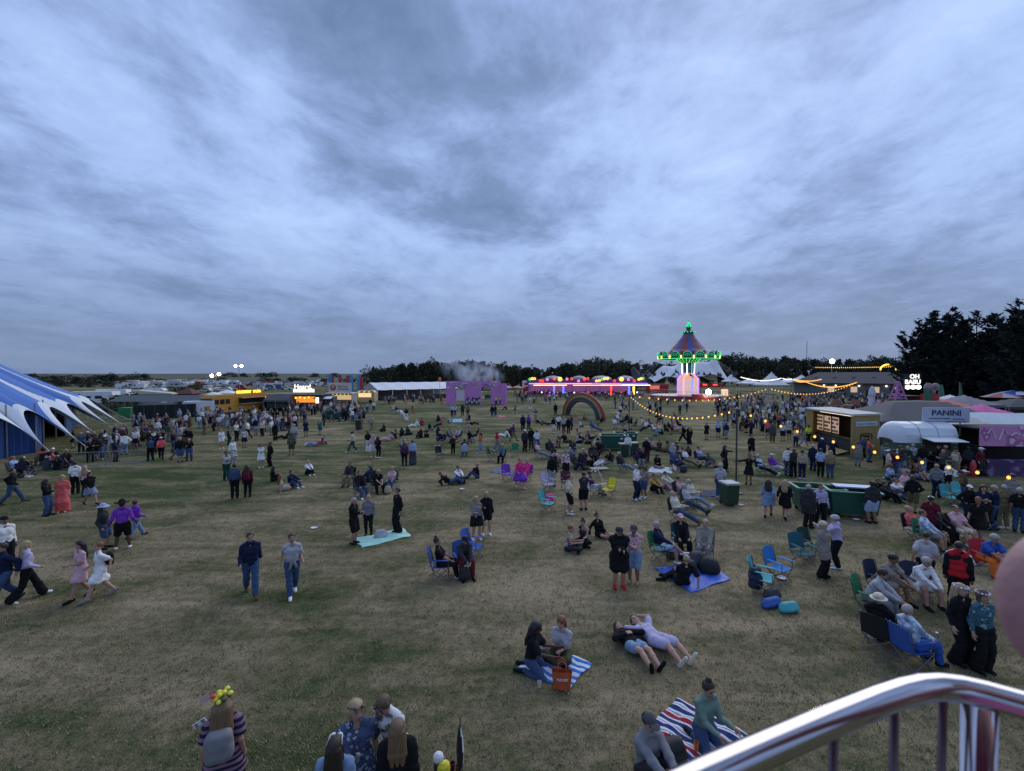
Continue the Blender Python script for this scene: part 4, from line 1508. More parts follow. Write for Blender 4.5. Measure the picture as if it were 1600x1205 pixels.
# white stretch tent and grey stretch tent behind the rides
def stretch_tent(px, py, w, d, peaks, rim, m, label, seed):
 c = gp(px, py)
 t = thing('stretch_tent', label, 'tent', (c.x, c.y, 0))
 def f(u, v):
  x, y = (u - .5) * w, v * d
  z = rim
  for (qx, qy, h, s) in peaks:
   r_ = math.hypot((x - qx) / s, (y - qy) / s)
   z += (h - rim) * math.exp(-1.2 * (math.sqrt(r_ * r_ + .12) - .34))
  edge = min(u, 1 - u, v, 1 - v)
  z -= (1.5 if seed else .9) * max(0, 1 - edge * 9) * (.5 + .5 * math.cos(u * 20 + seed))
  return (x, y, max(.2, z))
 mb = MB()
 mb.grid(f, 44, 22)
 mb.build('canopy', m, t, smooth=True)
 for (qx, qy, h, s) in peaks:
  MB().tube([(qx, qy, 0), (qx, qy, h - .1)], .09, 6).build('pole', M_STEEL, t)
 for k in range(6):
  u = k / 5
  x, y, z = f(u, 0)
  MB().tube([(x, y, z), (x, y - 1.6, 0)], .03, 4).build('guy_rope', M_STEEL, t)
stretch_tent(1080, 612, 27, 12, [(-8.5, 6, 8.0, 5), (-1, 6, 8.2, 5), (5.5, 6, 8.0, 5), (11, 5, 10.2, 3.2)], 3.0, M_WHITE, 'white stretch tent with soft peaks behind the swing ride', 0)
stretch_tent(1012, 611, 11, 9, [(-4.5, 4, 8.4, 3.0), (2.0, 5, 6.4, 4)], 2.2, mat('charcoal_canvas', (.05, .05, .06), .8), 'dark grey stretch tent with pale hem between the rides', 2)
# red counter under the white tent
c = gp(1020, 612.5)
MBo = MB()
MBo.box((0, 0, 1.5), (7, 2.6, 3.0))
o = MBo.build('ticket_kiosk', M_REDT, loc=(c.x - 1, c.y - 8, 0))
MB().box((-1.2, -1.33, 1.9), (3.2, .06, 1.2)).build('serving_hatch', emat('red_hatch_glow', (1, .25, .15), .6), o)
tag(o, 'red kiosk with glowing hatch left of the swing ride', 'kiosk')
c = gp(1112, 611.5)
o = MB().box((0, 0, 2.2), (9, .3, 1.4)).build('red_sign_stall', M_REDT, loc=(c.x, c.y, 0))
for x in (-2.6, 1.2):
 MB().box((x, -.2, 2.4), (1.6, .1, .5)).build('light_panel', E_RED, o)
for x in (-4, 4):
 MB().box((x, .1, .75), (.2, .2, 1.5)).build('leg', M_STEEL, o)
tag(o, 'long red lit sign board under the white stretch tent', 'sign')
def pagoda(px, py, w, e, h, label, m=M_WHITE):
 c = gp(px, py)
 t = thing('pagoda_tent', label, 'tent', (c.x, c.y, 0), .12)
 def f(u, v):
  x, y = (u - .5) * w, (v - .5) * w
  q = max(abs(2 * u - 1), abs(2 * v - 1))
  return (x, y, e + (h - e) * (1 - q) ** 1.5)
 MB().grid(f, 16, 16).build('canopy', m, t)
 v = MB()
 for sx, sy in ((-1, -1), (1, -1), (1, 1), (-1, 1)):
  MB().tube([(sx * w / 2, sy * w / 2, 0), (sx * w / 2, sy * w / 2, e)], .05, 6).build('leg', M_STEEL, t)
 for s in (-1, 1):
  v.quad((-w / 2, s * (w / 2 + .01), e - .35), (w / 2, s * (w / 2 + .01), e - .35), (w / 2, s * (w / 2 + .01), e), (-w / 2, s * (w / 2 + .01), e))
  v.quad((s * (w / 2 + .01), -w / 2, e - .35), (s * (w / 2 + .01), w / 2, e - .35), (s * (w / 2 + .01), w / 2, e), (s * (w / 2 + .01), -w / 2, e))
 v.build('valance', m, t)
pagoda(1205, 616, 7.5, 3.1, 7.2, 'white pagoda tent with sharp central peak left of the grey building')
pagoda(1142, 616, 4.2, 4.2, 6.6, 'narrow tall white tent at the right end of the stretch tent')
pagoda(1170, 611, 7, 3.0, 5.0, 'low white pagoda tent behind the white bulb string')
pagoda(1232, 609, 8, 3.2, 5.0, 'flat white tent between the sharp pagoda and the grey building')
pagoda(1252, 607, 8, 3.4, 6.2, 'far white tent peeking over the left end of the grey roof')
# grey roofed building
def hall():
 a, b = gp(1238, 619), gp(1432, 624)
 L_ = (b - a).length
 rz = math.atan2(b.y - a.y, b.x - a.x)
 t = thing('hall_building', 'long single storey building with shallow dark grey roof and lit wall lamps', 'building', (a.x, a.y, 0), rz)
 e, rg, D = 3.9, 6.9, 13
 wl = MB()
 wl.box((L_ / 2, D / 2, e / 2), (L_ - .6, D - .6, e))
 wl.build('wall', mat('render_grey', (.16, .165, .17), .8), t)
 rf = MB()
 A, B, C_, D_ = (-.6, -.7, e), (L_ + .6, -.7, e), (L_ + .6, D + .7, e), (-.6, D + .7, e)
 E1, E2 = (5.5, D / 2, rg), (L_ - 5.5, D / 2, rg)
 rf.quad(A, B, E2, E1)
 rf.poly([B, C_, E2])
 rf.quad(C_, D_, E1, E2)
 rf.poly([D_, A, E1])
 ro = rf.build('roof', mat('grey_roof_tiles', (.055, .052, .06), .8, var=.2, scale=2), t)
 for k in range(5):
  x = L_ * (.2 + .16 * k)
  MB().box((x, D * .25, e + (rg - e) * .5 + .22), (.8, .5, .12)).build('skylight', M_STEEL, ro)
 MB().box((L_ / 2, -.72, e - .12), (L_ + 1.2, .12, .24)).build('gutter', M_BLACK, t)
 for k, f in enumerate((.34, .42, .53, .70, .86)):
  w = MB()
  wx = L_ * f
  w.box((wx, .27, 2.2), (1.5, .08, 1.5))
  wo = w.build('window', emat('window_glow', (1, .7, .42), .5) if k != 1 else M_GLASS, t)
  fr = MB()
  fr.box((wx, .22, 2.98), (1.7, .08, .1))
  fr.box((wx, .22, 1.42), (1.7, .08, .1))
  fr.build('frame', M_WHITE, wo)
 for f in (.28, .38, .57, .78, .94):
  MB().ball((L_ * f, -.1, 3.2), .2, n=8).build('wall_lamp', E_WHITE, t)
 MB().box((L_ * .655, .26, 1.1), (1.6, .09, 2.2)).build('door', M_BLACK, t)
 # lights strung along the ridge, with a golden arch
 return a, rz, L_
hall()
def festoon(a, b, sag, n, m, r, label, group, posts=()):
 t = thing('festoon_string', label, 'festoon lights', group=group)
 a, b = Vector(a), Vector(b)
 pts = ropes(None, a, b, sag, n)
 MB().tube(pts, .012, 4).build('cable', M_BLACK, t)
 b0 = None
 for p in pts[1:-1]:
  if b0 is None:
   mb = MB()
   mb.ball((0, 0, -.07 - r * .6), r, n=8, sq=1.15)
   b0 = o = mb.build('bulb', m, t)
  else:
   o = b0.copy()
   COL.objects.link(o)
  o.location = p
 return t
def light_pole(px, py, h, label, r=.045):
 c = gp(px, py)
 t = thing('festoon_pole', label, 'pole', (c.x, c.y, 0), group='poles carrying the festoon lights')
 MB().tube([(0, 0, 0), (0, 0, h)], r, 8).build('pole', mat('pole_grey', (.06, .065, .07), .5, .6), t)
 MB().lathe((0, 0, 0), [(.34, 0), (.34, .05), (.06, .12)], 12).build('base', M_BLACK, t)
 MB().tube([(-.12, 0, h - .02), (.12, 0, h - .02)], .03, 6).build('hook', M_STEEL, t)
 return Vector((c.x, c.y, h))
P1 = light_pole(983, 676, 4.1, 'dark pole carrying festoon bulbs, behind the middle pair of green skips')
P2 = light_pole(1150, 771, 4.5, 'dark pole carrying festoon bulbs, beside the green wheelie bin')
P3 = at(1201, 606, 92)
P4 = at(1340, 596, 104)
FG = 'strings of warm festoon bulbs'
festoon(P1, P2, 1.25, 27, E_WARM, .052, 'warm bulb string sagging from the far pole to the pole by the wheelie bin', FG)
festoon(P2, Vector((17.6, 14.2, 2.9)), .45, 15, E_WARM, .056, 'warm bulb string running to the right in front of the box stall and trailer', FG)
festoon(P1, P3, 1.3, 24, E_WARM, .085, 'warm bulb string passing low in front of the swing ride', FG)
festoon(P3, P4, 1.9, 30, E_WARM, .10, 'warm bulb string sagging in front of the grey building', FG)
for p, l in ((P3, 'thin pole holding the bulb strings right of the swing ride'), (P4, 'thin pole holding bulb strings before the grey building')):
 t = thing('festoon_pole', l, 'pole', (p.x, p.y, 0), group='poles carrying the festoon lights')
 MB().tube([(0, 0, 0), (0, 0, p.z)], .06, 6).build('pole', M_STEEL, t)
q0, q1, q2 = at(1238, 591, 112), at(1285, 591.5, 112), at(1222, 590, 110)
festoon(q0, q1, .55, 24, E_WARM, .11, 'short gold bulb string hanging before the left end of the grey building', FG)
festoon(q0, at(1262, 594, 108), .5, 14, E_WARM, .12, 'shortest gold bulb string at the left end of the grey building', FG)
festoon(at(1255, 594, 106), P4, 1.35, 40, E_WARM, .11, 'longest gold bulb string crossing before the grey building', FG)
festoon(at(1156, 588, 104), q2, .75, 34, E_WHITE, .09, 'white bulb string between the stretch tent and the pagoda tents', FG)
festoon(q2, q0, .3, 10, E_WHITE, .09, 'short white bulb string right of the sharp pagoda tent', FG)
festoon(at(1272, 573.5, 150), at(1413, 571.5, 150), .25, 46, E_WARM, .13, 'far gold bulb string along the ridge of the grey building', FG)
c = at(1388, 574.5, 148)
t = thing('light_arch', 'golden glowing arch of bulbs above the right end of the grey roof', 'light arch', (c.x, c.y, 0))
mb = MB()
for q in range(19):
 a_ = PI * q / 18
 mb.ball((math.cos(a_) * 2.5, 0, c.z - .6 + math.sin(a_) * 1.6), .26, n=6)
mb.build('light', E_YELLOW, t)
mb = MB()
mb.tube([(math.cos(PI * q / 18) * 2.5, .1, c.z - .6 + math.sin(PI * q / 18) * 1.6) for q in range(19)], .1, 5)
mb.tube([(-2.5, .1, 0), (-2.5, .1, c.z - .6)], .1, 5)
mb.tube([(2.5, .1, 0), (2.5, .1, c.z - .6)], .1, 5)
mb.build('frame', M_STEEL, t)
# ------------------------------------------------------------------ stalls down the right side
def box_stall():
 """wooden-faced container kitchen, its long open side to the left and its plain end to the camera"""
 A = gp(1330, 712)
 B = gp(1374.5, 709)
 F = gp(1259, 691)
 ux = (B - A)
 W = ux.length
 ux.normalize()
 L_ = (F - A).length
 uy = (F - A).normalized()
 rz = math.atan2(ux.y, ux.x)
 t = thing('box_stall', 'brown plywood box stall with lit menu counter on its open left side', 'food stall', (A.x, A.y, 0))
 H = 3.05
 ply = mat('brown_plywood', (.34, .235, .085), .7, var=.14, scale=2.5)
 def P(a, b, z):
  q = ux * a + uy * b
  return (q.x, q.y, z)
 e = MB()
 e.quad(P(0, 0, 0), P(W, 0, 0), P(W, 0, H), P(0, 0, H))
 e.quad(P(0, .12, 0), P(W, .12, 0), P(W, .12, H), P(0, .12, H))
 e.quad(P(0, 0, 0), P(0, .12, 0), P(0, .12, H), P(0, 0, H))
 e.build('end_panel', ply, t)
 b2 = MB()
 b2.quad(P(0, L_ * .84, 0), P(0, L_, 0), P(0, L_, H), P(0, L_ * .84, H))
 b2.quad(P(0, L_ * .84, 0), P(.12, L_ * .84, 0), P(.12, L_ * .84, H), P(0, L_ * .84, H))
 b2.quad(P(0, L_, 0), P(W, L_, 0), P(W, L_, H), P(0, L_, H))
 b2.build('pier_panel', ply, t)
 bk = MB()
 bk.quad(P(W, 0, 0), P(W, L_, 0), P(W, L_, H), P(W, 0, H))
 bk.build('back_wall', M_DARKIN, t)
 rf = MB()
 rf.quad(P(-.15, -.1, H + .03), P(W + .1, -.1, H + .03), P(W + .1, L_ + .1, H + .03), P(-.15, L_ + .1, H + .03))
 rf.quad(P(-.15, -.1, H + .03), P(W + .1, -.1, H + .03), P(W + .1, -.1, H + .17), P(-.15, -.1, H + .17))
 rf.quad(P(-.15, -.1, H + .03), P(-.15, L_ + .1, H + .03), P(-.15, L_ + .1, H + .17), P(-.15, -.1, H + .17))
 rf.quad(P(-.15, -.1, H + .17), P(W + .1, -.1, H + .17), P(W + .1, L_ + .1, H + .17), P(-.15, L_ + .1, H + .17))
 rf.build('roof', mat('stall_roof_pale', (.5, .48, .45), .7), t)
 ct = MB()
 ct.quad(P(.35, .15, 0), P(.35, L_ * .84, 0), P(.35, L_ * .84, 1.15), P(.35, .15, 1.15))
 ct.quad(P(.2, .15, 1.16), P(.9, .15, 1.16), P(.9, L_ * .84, 1.16), P(.2, L_ * .84, 1.16))
 ct.build('counter', mat('stall_counter', (.03, .03, .03), .6), t)
 r = random.Random(8)
 for k in range(3):
  mn = MB()
  y0 = L_ * (.34 + .17 * k)
  mn.quad(P(.5, y0, 1.35), P(.5, y0 + L_ * .145, 1.35), P(.5, y0 + L_ * .145, 2.7), P(.5, y0, 2.7))
  mo = mn.build('menu_screen', emat('menu_screen_glow', (1, .66, .45), .32), t)
  pic = MB()
  for a in range(3):
   for b in range(4):
    if r.random() < .75:
     yy = y0 + L_ * .145 * (.1 + .3 * a)
     zz = 1.42 + .32 * b
     pic.quad(P(.47, yy, zz), P(.47, yy + L_ * .035, zz), P(.47, yy + L_ * .035, zz + .2), P(.47, yy, zz + .2))
  pic.build('menu_picture', mat('menu_dark', (.03, .02, .015), .6), mo)
 lt = MB()
 lt.quad(P(.9, .14, 1.5), P(1.3, .14, 1.5), P(1.3, .14, 2.6), P(.9, .14, 2.6))
 lt.quad(P(.6, .3, 2.95), P(1.0, .3, 2.95), P(1.0, L_ * .8, 2.95), P(.6, L_ * .8, 2.95))
 lt.build('ceiling_light', emat('stall_ceiling_light', (1, .85, .6), 2.0), t)
 # end signs: pale strip with unreadable lettering, dark oval emblem
 s = MB()
 s.box((W / 2, -.03, 2.42), (W * .74, .05, .34))
 so = s.build('sign_strip', mat('strip_blue_white', (.5, .6, .68), .6), t, rz=rz)
 g_ = MB()
 glyphs(g_, W * .16, W * .84, -.065, 2.33, 2.5, rnd, 0, .015, .3)
 g_.build('lettering', mat('strip_letters', (.2, .26, .36), .6), so)
 em = MB()
 out = [(W / 2 + .62 * (1 if q in (0, 1, 7) or q > 12 else 1) * math.cos(2 * PI * q / 20) * (1.0), 1.42 + .25 * math.copysign(abs(math.sin(2 * PI * q / 20)) ** .45, math.sin(2 * PI * q / 20))) for q in range(20)]
 for q in range(20):
  p, n_ = out[q], out[(q + 1) % 20]
  em.tube([(p[0], -.025, p[1]), (n_[0], -.025, n_[1])], .035, 5)
 eo = em.build('emblem', M_BLACK, t, rz=rz)
 g_ = MB()
 glyphs(g_, W / 2 - .45, W / 2 + .5, -.03, 1.34, 1.54, rnd, 0, .02, .12)
 g_.build('lettering', M_BLACK, eo)
 rp = MB()
 rp.quad(P(-1.9, .3, .03), P(-.02, .3, .30), P(-.02, L_ * .95, .30), P(-1.9, L_ * .95, .03))
 rp.build('ramp', mat('ramp_wood', (.27, .2, .09), .8), t)
box_stall()
# big grey tent between the box stall and the trailer
def grey_tent():
 c = gp(1334, 700)
 t = thing('trader_tent', 'large grey roofed tent with dark open front behind the white trailer', 'tent', (31.0, 38.6, 0), -.06)
 w, d, e, rg = 11, 7, 2.35, 3.95
 MB().grid(lambda u, v: (w * u, d * v, e + (rg - e) * min(1, min(v, 1 - v) * 2.2, min(u, 1 - u) * 3.2) - .05 * math.sin(PI * u * 4) ** 2), 24, 14).build('roof', M_GREYT, t)
 MB().quad((0, -.01, e - .3), (w, -.01, e - .3), (w, -.01, e), (0, -.01, e)).build('valance', M_GREYT, t)
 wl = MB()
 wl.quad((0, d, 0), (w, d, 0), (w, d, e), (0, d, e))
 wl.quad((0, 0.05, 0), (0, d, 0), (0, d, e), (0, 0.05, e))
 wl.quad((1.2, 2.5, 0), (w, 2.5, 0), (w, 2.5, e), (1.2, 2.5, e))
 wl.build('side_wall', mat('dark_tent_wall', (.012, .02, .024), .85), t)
 for k in range(5):
  MB().tube([(w * k / 4, -.05, 0), (w * k / 4, -.05, e)], .05, 6).build('pole', M_STEEL, t)
grey_tent()
def trailer():
 Y = 30.5
 x0, x1 = (1410 - 800) / 720 * Y, (1492 - 800) / 720 * Y
 W = x1 - x0
 t = thing('food_trailer', 'white round topped food trailer with green lower half and open serving flap', 'food trailer', (x0, Y, 0), -.1)
 prof = [(0, .45), (2.2, .45), (2.2, 2.3), (2.02, 2.72), (1.6, 2.98), (1.1, 3.08), (.6, 2.98), (.18, 2.72), (0, 2.3)]
 up = [(0, 1.75), (2.2, 1.75), (2.2, 2.3), (2.02, 2.72), (1.6, 2.98), (1.1, 3.08), (.6, 2.98), (.18, 2.72), (0, 2.3)]
 lo = [(0, .45), (2.2, .45), (2.2, 1.745), (0, 1.745)]
 def hull(pr, a, b, nm, m):
  mb = MB()
  n = len(pr)
  i = 0
  for x in (a, b):
   for y, z in pr:
    mb.v.append((x, y, z))
  mb.f.append(tuple(range(n)))
  mb.f.append(tuple(n + k for k in reversed(range(n))))
  mb.m += [0, 0]
  for k in range(n):
   mb.f.append((k, n + k, n + (k + 1) % n, (k + 1) % n))
   mb.m.append(0)
  return mb.build(nm, m, t)
 cr = mat('trailer_white', (.66, .7, .74), .4, var=.06)
 hull(up, .3, W, 'upper_body', cr)
 hull(lo, .3, W, 'lower_body', mat('trailer_green', (.05, .14, .09), .5))
 nb = MB()
 for q in range(7):
  a_ = PI / 2 * q / 6
 nose = MB()
 nose.grid(lambda u, v: (.3 - .55 * math.sin(PI / 2 * u), 1.1 + (1 - .0) * math.cos(PI * v) * -1.1 * math.cos(PI / 2 * u * .55), 1.75 + math.sin(PI * v) ** .6 * 1.33 * math.cos(PI / 2 * u * .9)), 8, 14)
 nose.build('nose', cr, t, smooth=True)
 for x in (W * .34, W * .66):
  MB().tube([(x, -.012, 1.8), (x, -.012, 2.3), (x, .17, 2.735), (x, .6, 2.995), (x, 1.1, 3.095)], .018, 5).build('seam', M_STEEL, t)
 MB().box((W * .62, -.012, 1.52), (W * .5, .04, .95)).build('serving_hatch', mat('hatch_dark_amber', (.045, .028, .012), .6), t)
 MB().box((W * .62, .0, 1.4), (W * .36, .06, .35)).build('warm_display', emat('trailer_glow', (1, .45, .1), .22), t)
 fl = MB()
 fl.quad((W * .33, -.03, 2.12), (W * .93, -.03, 2.12), (W * .93, -1.15, 1.98), (W * .33, -1.15, 1.98))
 fl.quad((W * .33, -.03, 2.16), (W * .93, -.03, 2.16), (W * .93, -1.15, 2.02), (W * .33, -1.15, 2.02))
 fl.quad((W * .33, -1.15, 1.98), (W * .93, -1.15, 1.98), (W * .93, -1.15, 2.02), (W * .33, -1.15, 2.02))
 fl.build('serving_flap', cr, t)
 MB().box((W * .62, -.3, 1.03), (W * .58, .5, .05)).build('counter', M_STEEL, t)
 wheel(t, W * .5, .1, .36)
 wheel(t, W * .5, 2.1, .36)
 # sign board on two posts above the roof
 sg = MB()
 S0 = 3.6
 sg.box((S0, 1.2, 4.02), (2.9, .12, 1.02))
 so = sg.build('sign', mat('sign_pale_blue', (.44, .48, .58), .6), t)
 so.location = (0, 0, -.5)
 for x in (-.95, .95):
  MB().tube([(S0 + x, 1.25, 2.6), (S0 + x, 1.25, 3.55)], .05, 6).build('post', M_STEEL, so)
 ink = mat('sign_ink', (.02, .035, .09), .6)
 text('lettering', 'PANINI', .50, ink, so, (S0, 1.13, 4.16), (PI / 2, 0, 0), .006, bold=.012, sx=1.15)
 g_ = MB()
 glyphs(g_, S0 - 1.1, S0 + .25, 1.13, 3.76, 3.83, rnd, 0, .01, .3)
 glyphs(g_, S0 + .4, S0 + 1.15, 1.13, 3.72, 3.79, rnd, 0, .01, .3)
 g_.box((S0, 1.13, 3.585), (2.5, .01, .05))
 g_.build('small_lettering', ink, so)
trailer()
def canopy(px, py, w, d, e, h, m, name, label, rz=0.0, wall=None, hip=True):
 c = gp(px, py)
 t = thing(name, label, 'tent', (c.x, c.y, 0), rz)
 def f(u, v):
  x, y = (u - .5) * w, (v - .5) * d
  q = max(abs(2 * u - 1), abs(2 * v - 1)) if hip else abs(2 * v - 1)
  return (x, y, e + (h - e) * (1 - q) + .05 * math.sin(u * 7) * math.sin(v * 5))
 MB().grid(f, 12, 12).build('roof', m, t)
 v = MB()
 for s in (-1, 1):
  v.quad((-w / 2, s * (d / 2 + .01), e - .28), (w / 2, s * (d / 2 + .01), e - .28), (w / 2, s * (d / 2 + .01), e), (-w / 2, s * (d / 2 + .01), e))
  v.quad((s * (w / 2 + .01), -d / 2, e - .28), (s * (w / 2 + .01), d / 2, e - .28), (s * (w / 2 + .01), d / 2, e), (s * (w / 2 + .01), -d / 2, e))
 v.build('valance', m, t)
 for sx, sy in ((-1, -1), (1, -1), (1, 1), (-1, 1)):
  MB().tube([(sx * w / 2, sy * d / 2, 0), (sx * w / 2, sy * d / 2, e)], .045, 6).build('leg', M_STEEL, t)
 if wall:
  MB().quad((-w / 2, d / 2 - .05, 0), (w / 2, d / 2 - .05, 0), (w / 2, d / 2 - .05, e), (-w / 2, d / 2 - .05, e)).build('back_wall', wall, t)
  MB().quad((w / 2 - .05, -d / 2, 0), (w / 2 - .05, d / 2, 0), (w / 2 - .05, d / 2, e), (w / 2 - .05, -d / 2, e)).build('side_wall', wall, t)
 return t
CREAMC = mat('cream_canvas', (.5, .47, .43), .75)
canopy(1509, 716, 4.6, 4.6, 2.0, 3.3, CREAMC, 'gazebo', 'cream gazebo roof between the white trailer and the pink banner stall', -.1, M_DARKIN)
canopy(1562, 703, 6.2, 4, 2.3, 3.1, mat('pale_blue_canvas', (.45, .52, .57), .7), 'gazebo', 'wide pale blue awning tent above the pink banner', -.06, M_DARKIN, hip=False)
def pink_banner():
 Y = 29.0
 x0 = (1533 - 800) / 720 * Y
 t = thing('pink_banner_stall', 'stall hung with a pink and purple picture banner over a black opening', 'stall', (x0, Y, 0), -.06)
 W = 5.2
 bm = pattern_mat('pink_banner_print', 'spots', [(.58, .26, .46), (.68, .52, .62), (.42, .15, .32)], .9)
 MB().box((W / 2, 0, 2.42), (W, .08, 1.28)).build('banner', bm, t)
 r = random.Random(2)
 b = MB()
 for k in range(7):
  x = .4 + k * .7
  b.tube([(x, -.05, 2.1 + r.random() * .5), (x + .25, -.05, 2.5 + r.random() * .4), (x + .5, -.05, 2.2 + r.random() * .5)], .06, 5)
 b.build('painted_stroke', mat('banner_pale', (.62, .52, .62), .7), t)
 w = MB()
 w.box((W / 2, 2.6, 1.4), (W, .1, 2.8))
 w.box((.05, 1.3, .9), (.08, 2.5, 1.8))
 w.box((W / 2, 1.3, 2.85), (W, 2.6, .08))
 w.build('wall', M_DARKIN, t)
 f = MB()
 f.box((W / 2, -.3, .48), (W, .5, .96))
 f.build('counter_banner', pattern_mat('purple_counter_print', 'spots', [(.07, .045, .11), (.22, .18, .3), (.12, .06, .15)], 1.4), t)
pink_banner()
canopy(1478, 680, 4.6, 4.4, 2.7, 3.8, mat('red_canvas', (.52, .10, .10), .7), 'gazebo', 'red peaked gazebo behind the lettered trailer sign', .25, M_DARKIN)
canopy(1505, 672, 4.8, 4.6, 2.95, 4.0, mat('slate_blue_canvas', (.12, .13, .17), .7), 'gazebo', 'slate grey gazebo just behind the red one', .2, M_DARKIN)
canopy(1532, 684, 3.6, 3.6, 2.5, 3.4, mat('hot_pink_canvas', (.55, .07, .30), .7), 'gazebo', 'bright pink gazebo right of the red one', .15, M_DARKIN)
canopy(1484, 650, 3.4, 3, 2.5, 3.25, M_WHITE, 'gazebo', 'small pale gazebo peeking out behind the red one', .2)
canopy(1590, 664, 7.0, 5, 2.4, 3.4, mat('dark_slate_canvas', (.045, .055, .065), .8), 'gazebo', 'dark slate stall roof at the right edge below the parasols', -.05, mat('pale_wall', (.3, .33, .35), .8))
canopy(1560, 636, 9.0, 6, 2.6, 4.4, mat('brownish_canvas', (.05, .04, .045), .8), 'gazebo', 'dark brown stall roof before the conifers', 0, M_DARKIN)
canopy(1590, 630, 8.0, 6, 3.4, 4.6, M_WHITE, 'gazebo', 'far white stall roof at the right edge below the conifers', 0)
t = canopy(1497, 637, 7.0, 5, 2.6, 4.2, mat('yellow_green_canvas', (.36, .38, .10), .75), 'gazebo', 'yellow green arched canopy with amber lamps before the conifers', 0, M_DARKIN)
for k in range(9):
 MB().ball((-3.2 + k * .8, -2.6, 2.2 + .15 * (k % 2)), .2, n=6).build('lamp', E_AMBER, t)
parasol(1585, 650, 2.6, 3.9, [mat('parasol_blue', (.03, .12, .5), .7), M_WHITE], 'blue and white parasol at the right edge before the conifers')
parasol(1565, 652, 2.3, 3.6, [mat('parasol_red', (.45, .12, .12), .7), mat('parasol_pale', (.5, .4, .4), .7)], 'faded red parasol beside the blue and white one')
# lit sign stall with three round lamps
c = gp(1425, 648)
t = thing('sign_stall', 'stall with white lit rooftop word sign and three round white lamps', 'food stall', (c.x, c.y, 0))
MB().box((0, 1.5, 1.4), (3.6, 2.4, 2.8)).build('wall', mat('stall_red_dark', (.12, .02, .02), .7), t)
MB().box((0, .27, 1.7), (3.0, .06, .9)).build('serving_hatch', M_DARKIN, t)
MB().box((0, 1.2, 2.88), (4.0, 3.2, .14)).build('roof', M_BLACK, t)
sg = MB()
sg.box((0, .3, 4.55), (3.3, .14, 3.0))
so = sg.build('sign', M_BLACK, t)
so.scale, so.location = (.8, .8, .8), (.15, 0, 1.5)
WL = emat('white_letters', (1, .98, .92), 1.3)
text('lettering', 'OH', 1.15, WL, so, (.35, .2, 5.55), (PI / 2, 0, 0), .05, bold=.03, sx=1.05)
text('lettering', 'BABU', 1.15, WL, so, (0, .2, 4.5), (PI / 2, 0, 0), .05, bold=.03, sx=1.08)
for x in (-1.05, 0, 1.05):
 MB().ball((x, .1, 3.5), .44, n=12).build('lamp', emat('round_lamp', (1, .95, .85), 2.6), so)
# pink lattice tower with wooden foot
c = gp(1402, 648)
t = thing('pink_tower', 'pink pointed lattice tower on a splayed wooden base', 'tower', (c.x, c.y, 0))
pm = mat('tower_pink', (.5, .22, .45), .7)
hh = CAM_H + (585 - 596) / FPX * (c.y)
m1, m2_ = MB(), MB()
for sx, sy in ((-1, -1), (1, -1), (1, 1), (-1, 1)):
 m2_.tube([(sx * 2.0, sy * 1.2, 0), (sx * .85, sy * .6, hh * .45)], .12, 6)
 m1.tube([(sx * .85, sy * .6, hh * .45), (sx * .5, sy * .4, hh * .7), (sx * .1, sy * .1, hh)], .13, 6)
for z, w in ((.5, .85), (.62, .6), (.75, .42), (.88, .22)):
 m1.box((0, 0, hh * z), (w * 2.2, w * 1.6, .16))
m1.box((0, 0, hh * .55), (1.0, .7, hh * .2), taper=.5)
m2_.box((0, 0, hh * .42), (2.1, 1.6, .25))
m2_.box((0, 0, .5), (4.2, 2.6, .2))
m1.build('lattice', pm, t)
m2_.build('base', M_WOOD, t)
# wooden bar hut below the tower, white ice-cream shape and bunting poles
c = gp(1440, 664)
t = thing('wooden_bar', 'low flat roofed wooden bar behind the grey tent', 'bar', (c.x, c.y, 0), -.05)
MB().box((0, 0, 1.2), (8.5, 3, 2.4)).build('wall', mat('bar_wood', (.2, .15, .09), .8, var=.2), t)
MB().box((0, 0, 2.5), (9.2, 3.6, .18)).build('roof', mat('bar_roof', (.13, .13, .13), .8), t)
MB().box((3.2, -1.55, 1.9), (2.2, .06, 1.0)).build('sign', M_CREAM, t)
MB().box((-1.5, -1.53, 1.5), (4.5, .05, .9)).build('serving_hatch', M_DARKIN, t)
for (px, py, top, lab) in [(1447, 650, 597, 'green feather flag left of the yellow green canopy'), (1443, 652, 606, 'short green feather flag beside the lit word sign'), (1466, 648, 600, 'thin green feather flag before the yellow green canopy'), (1498, 648, 597, 'dark green feather flag in front of the yellow green canopy')]:
 c = gp(px, py)
 flag(px, py, top, c.y, mat('flag_green', (.07, .17, .1), .8), lab, .7)
c = gp(1455, 650)
t = thing('balloon_cluster', 'pale pink balloons above a dark red stall frame', 'balloons', (c.x, c.y, 0))
for x, z, r_ in ((-.5, 4.3, .6), (.55, 4.4, .5), (.1, 3.7, .4)):
 MB().ball((x, 0, z), r_, n=12, sq=1.2).build('balloon', mat('balloon_pale', (.28, .2, .22), .35), t)
MB().box((0, .3, 2.0), (2.4, .6, 2.6)).build('stand', M_REDT, t)
# white cloaked sculpture
c = gp(1362, 645)
mb = MB()
mb.lathe((0, 0, 0), [(1.0, 0), (.85, .5), (.5, 1.8), (.42, 2.6), (.52, 3.0), (.45, 3.6), (.25, 4.2), (.02, 4.4)], 12)
o = mb.build('white_sculpture', mat('sculpture_white', (.6, .58, .68), .6), loc=(c.x, c.y, 0))
tag(o, 'tall white draped figure sculpture behind the grey tent', 'sculpture')
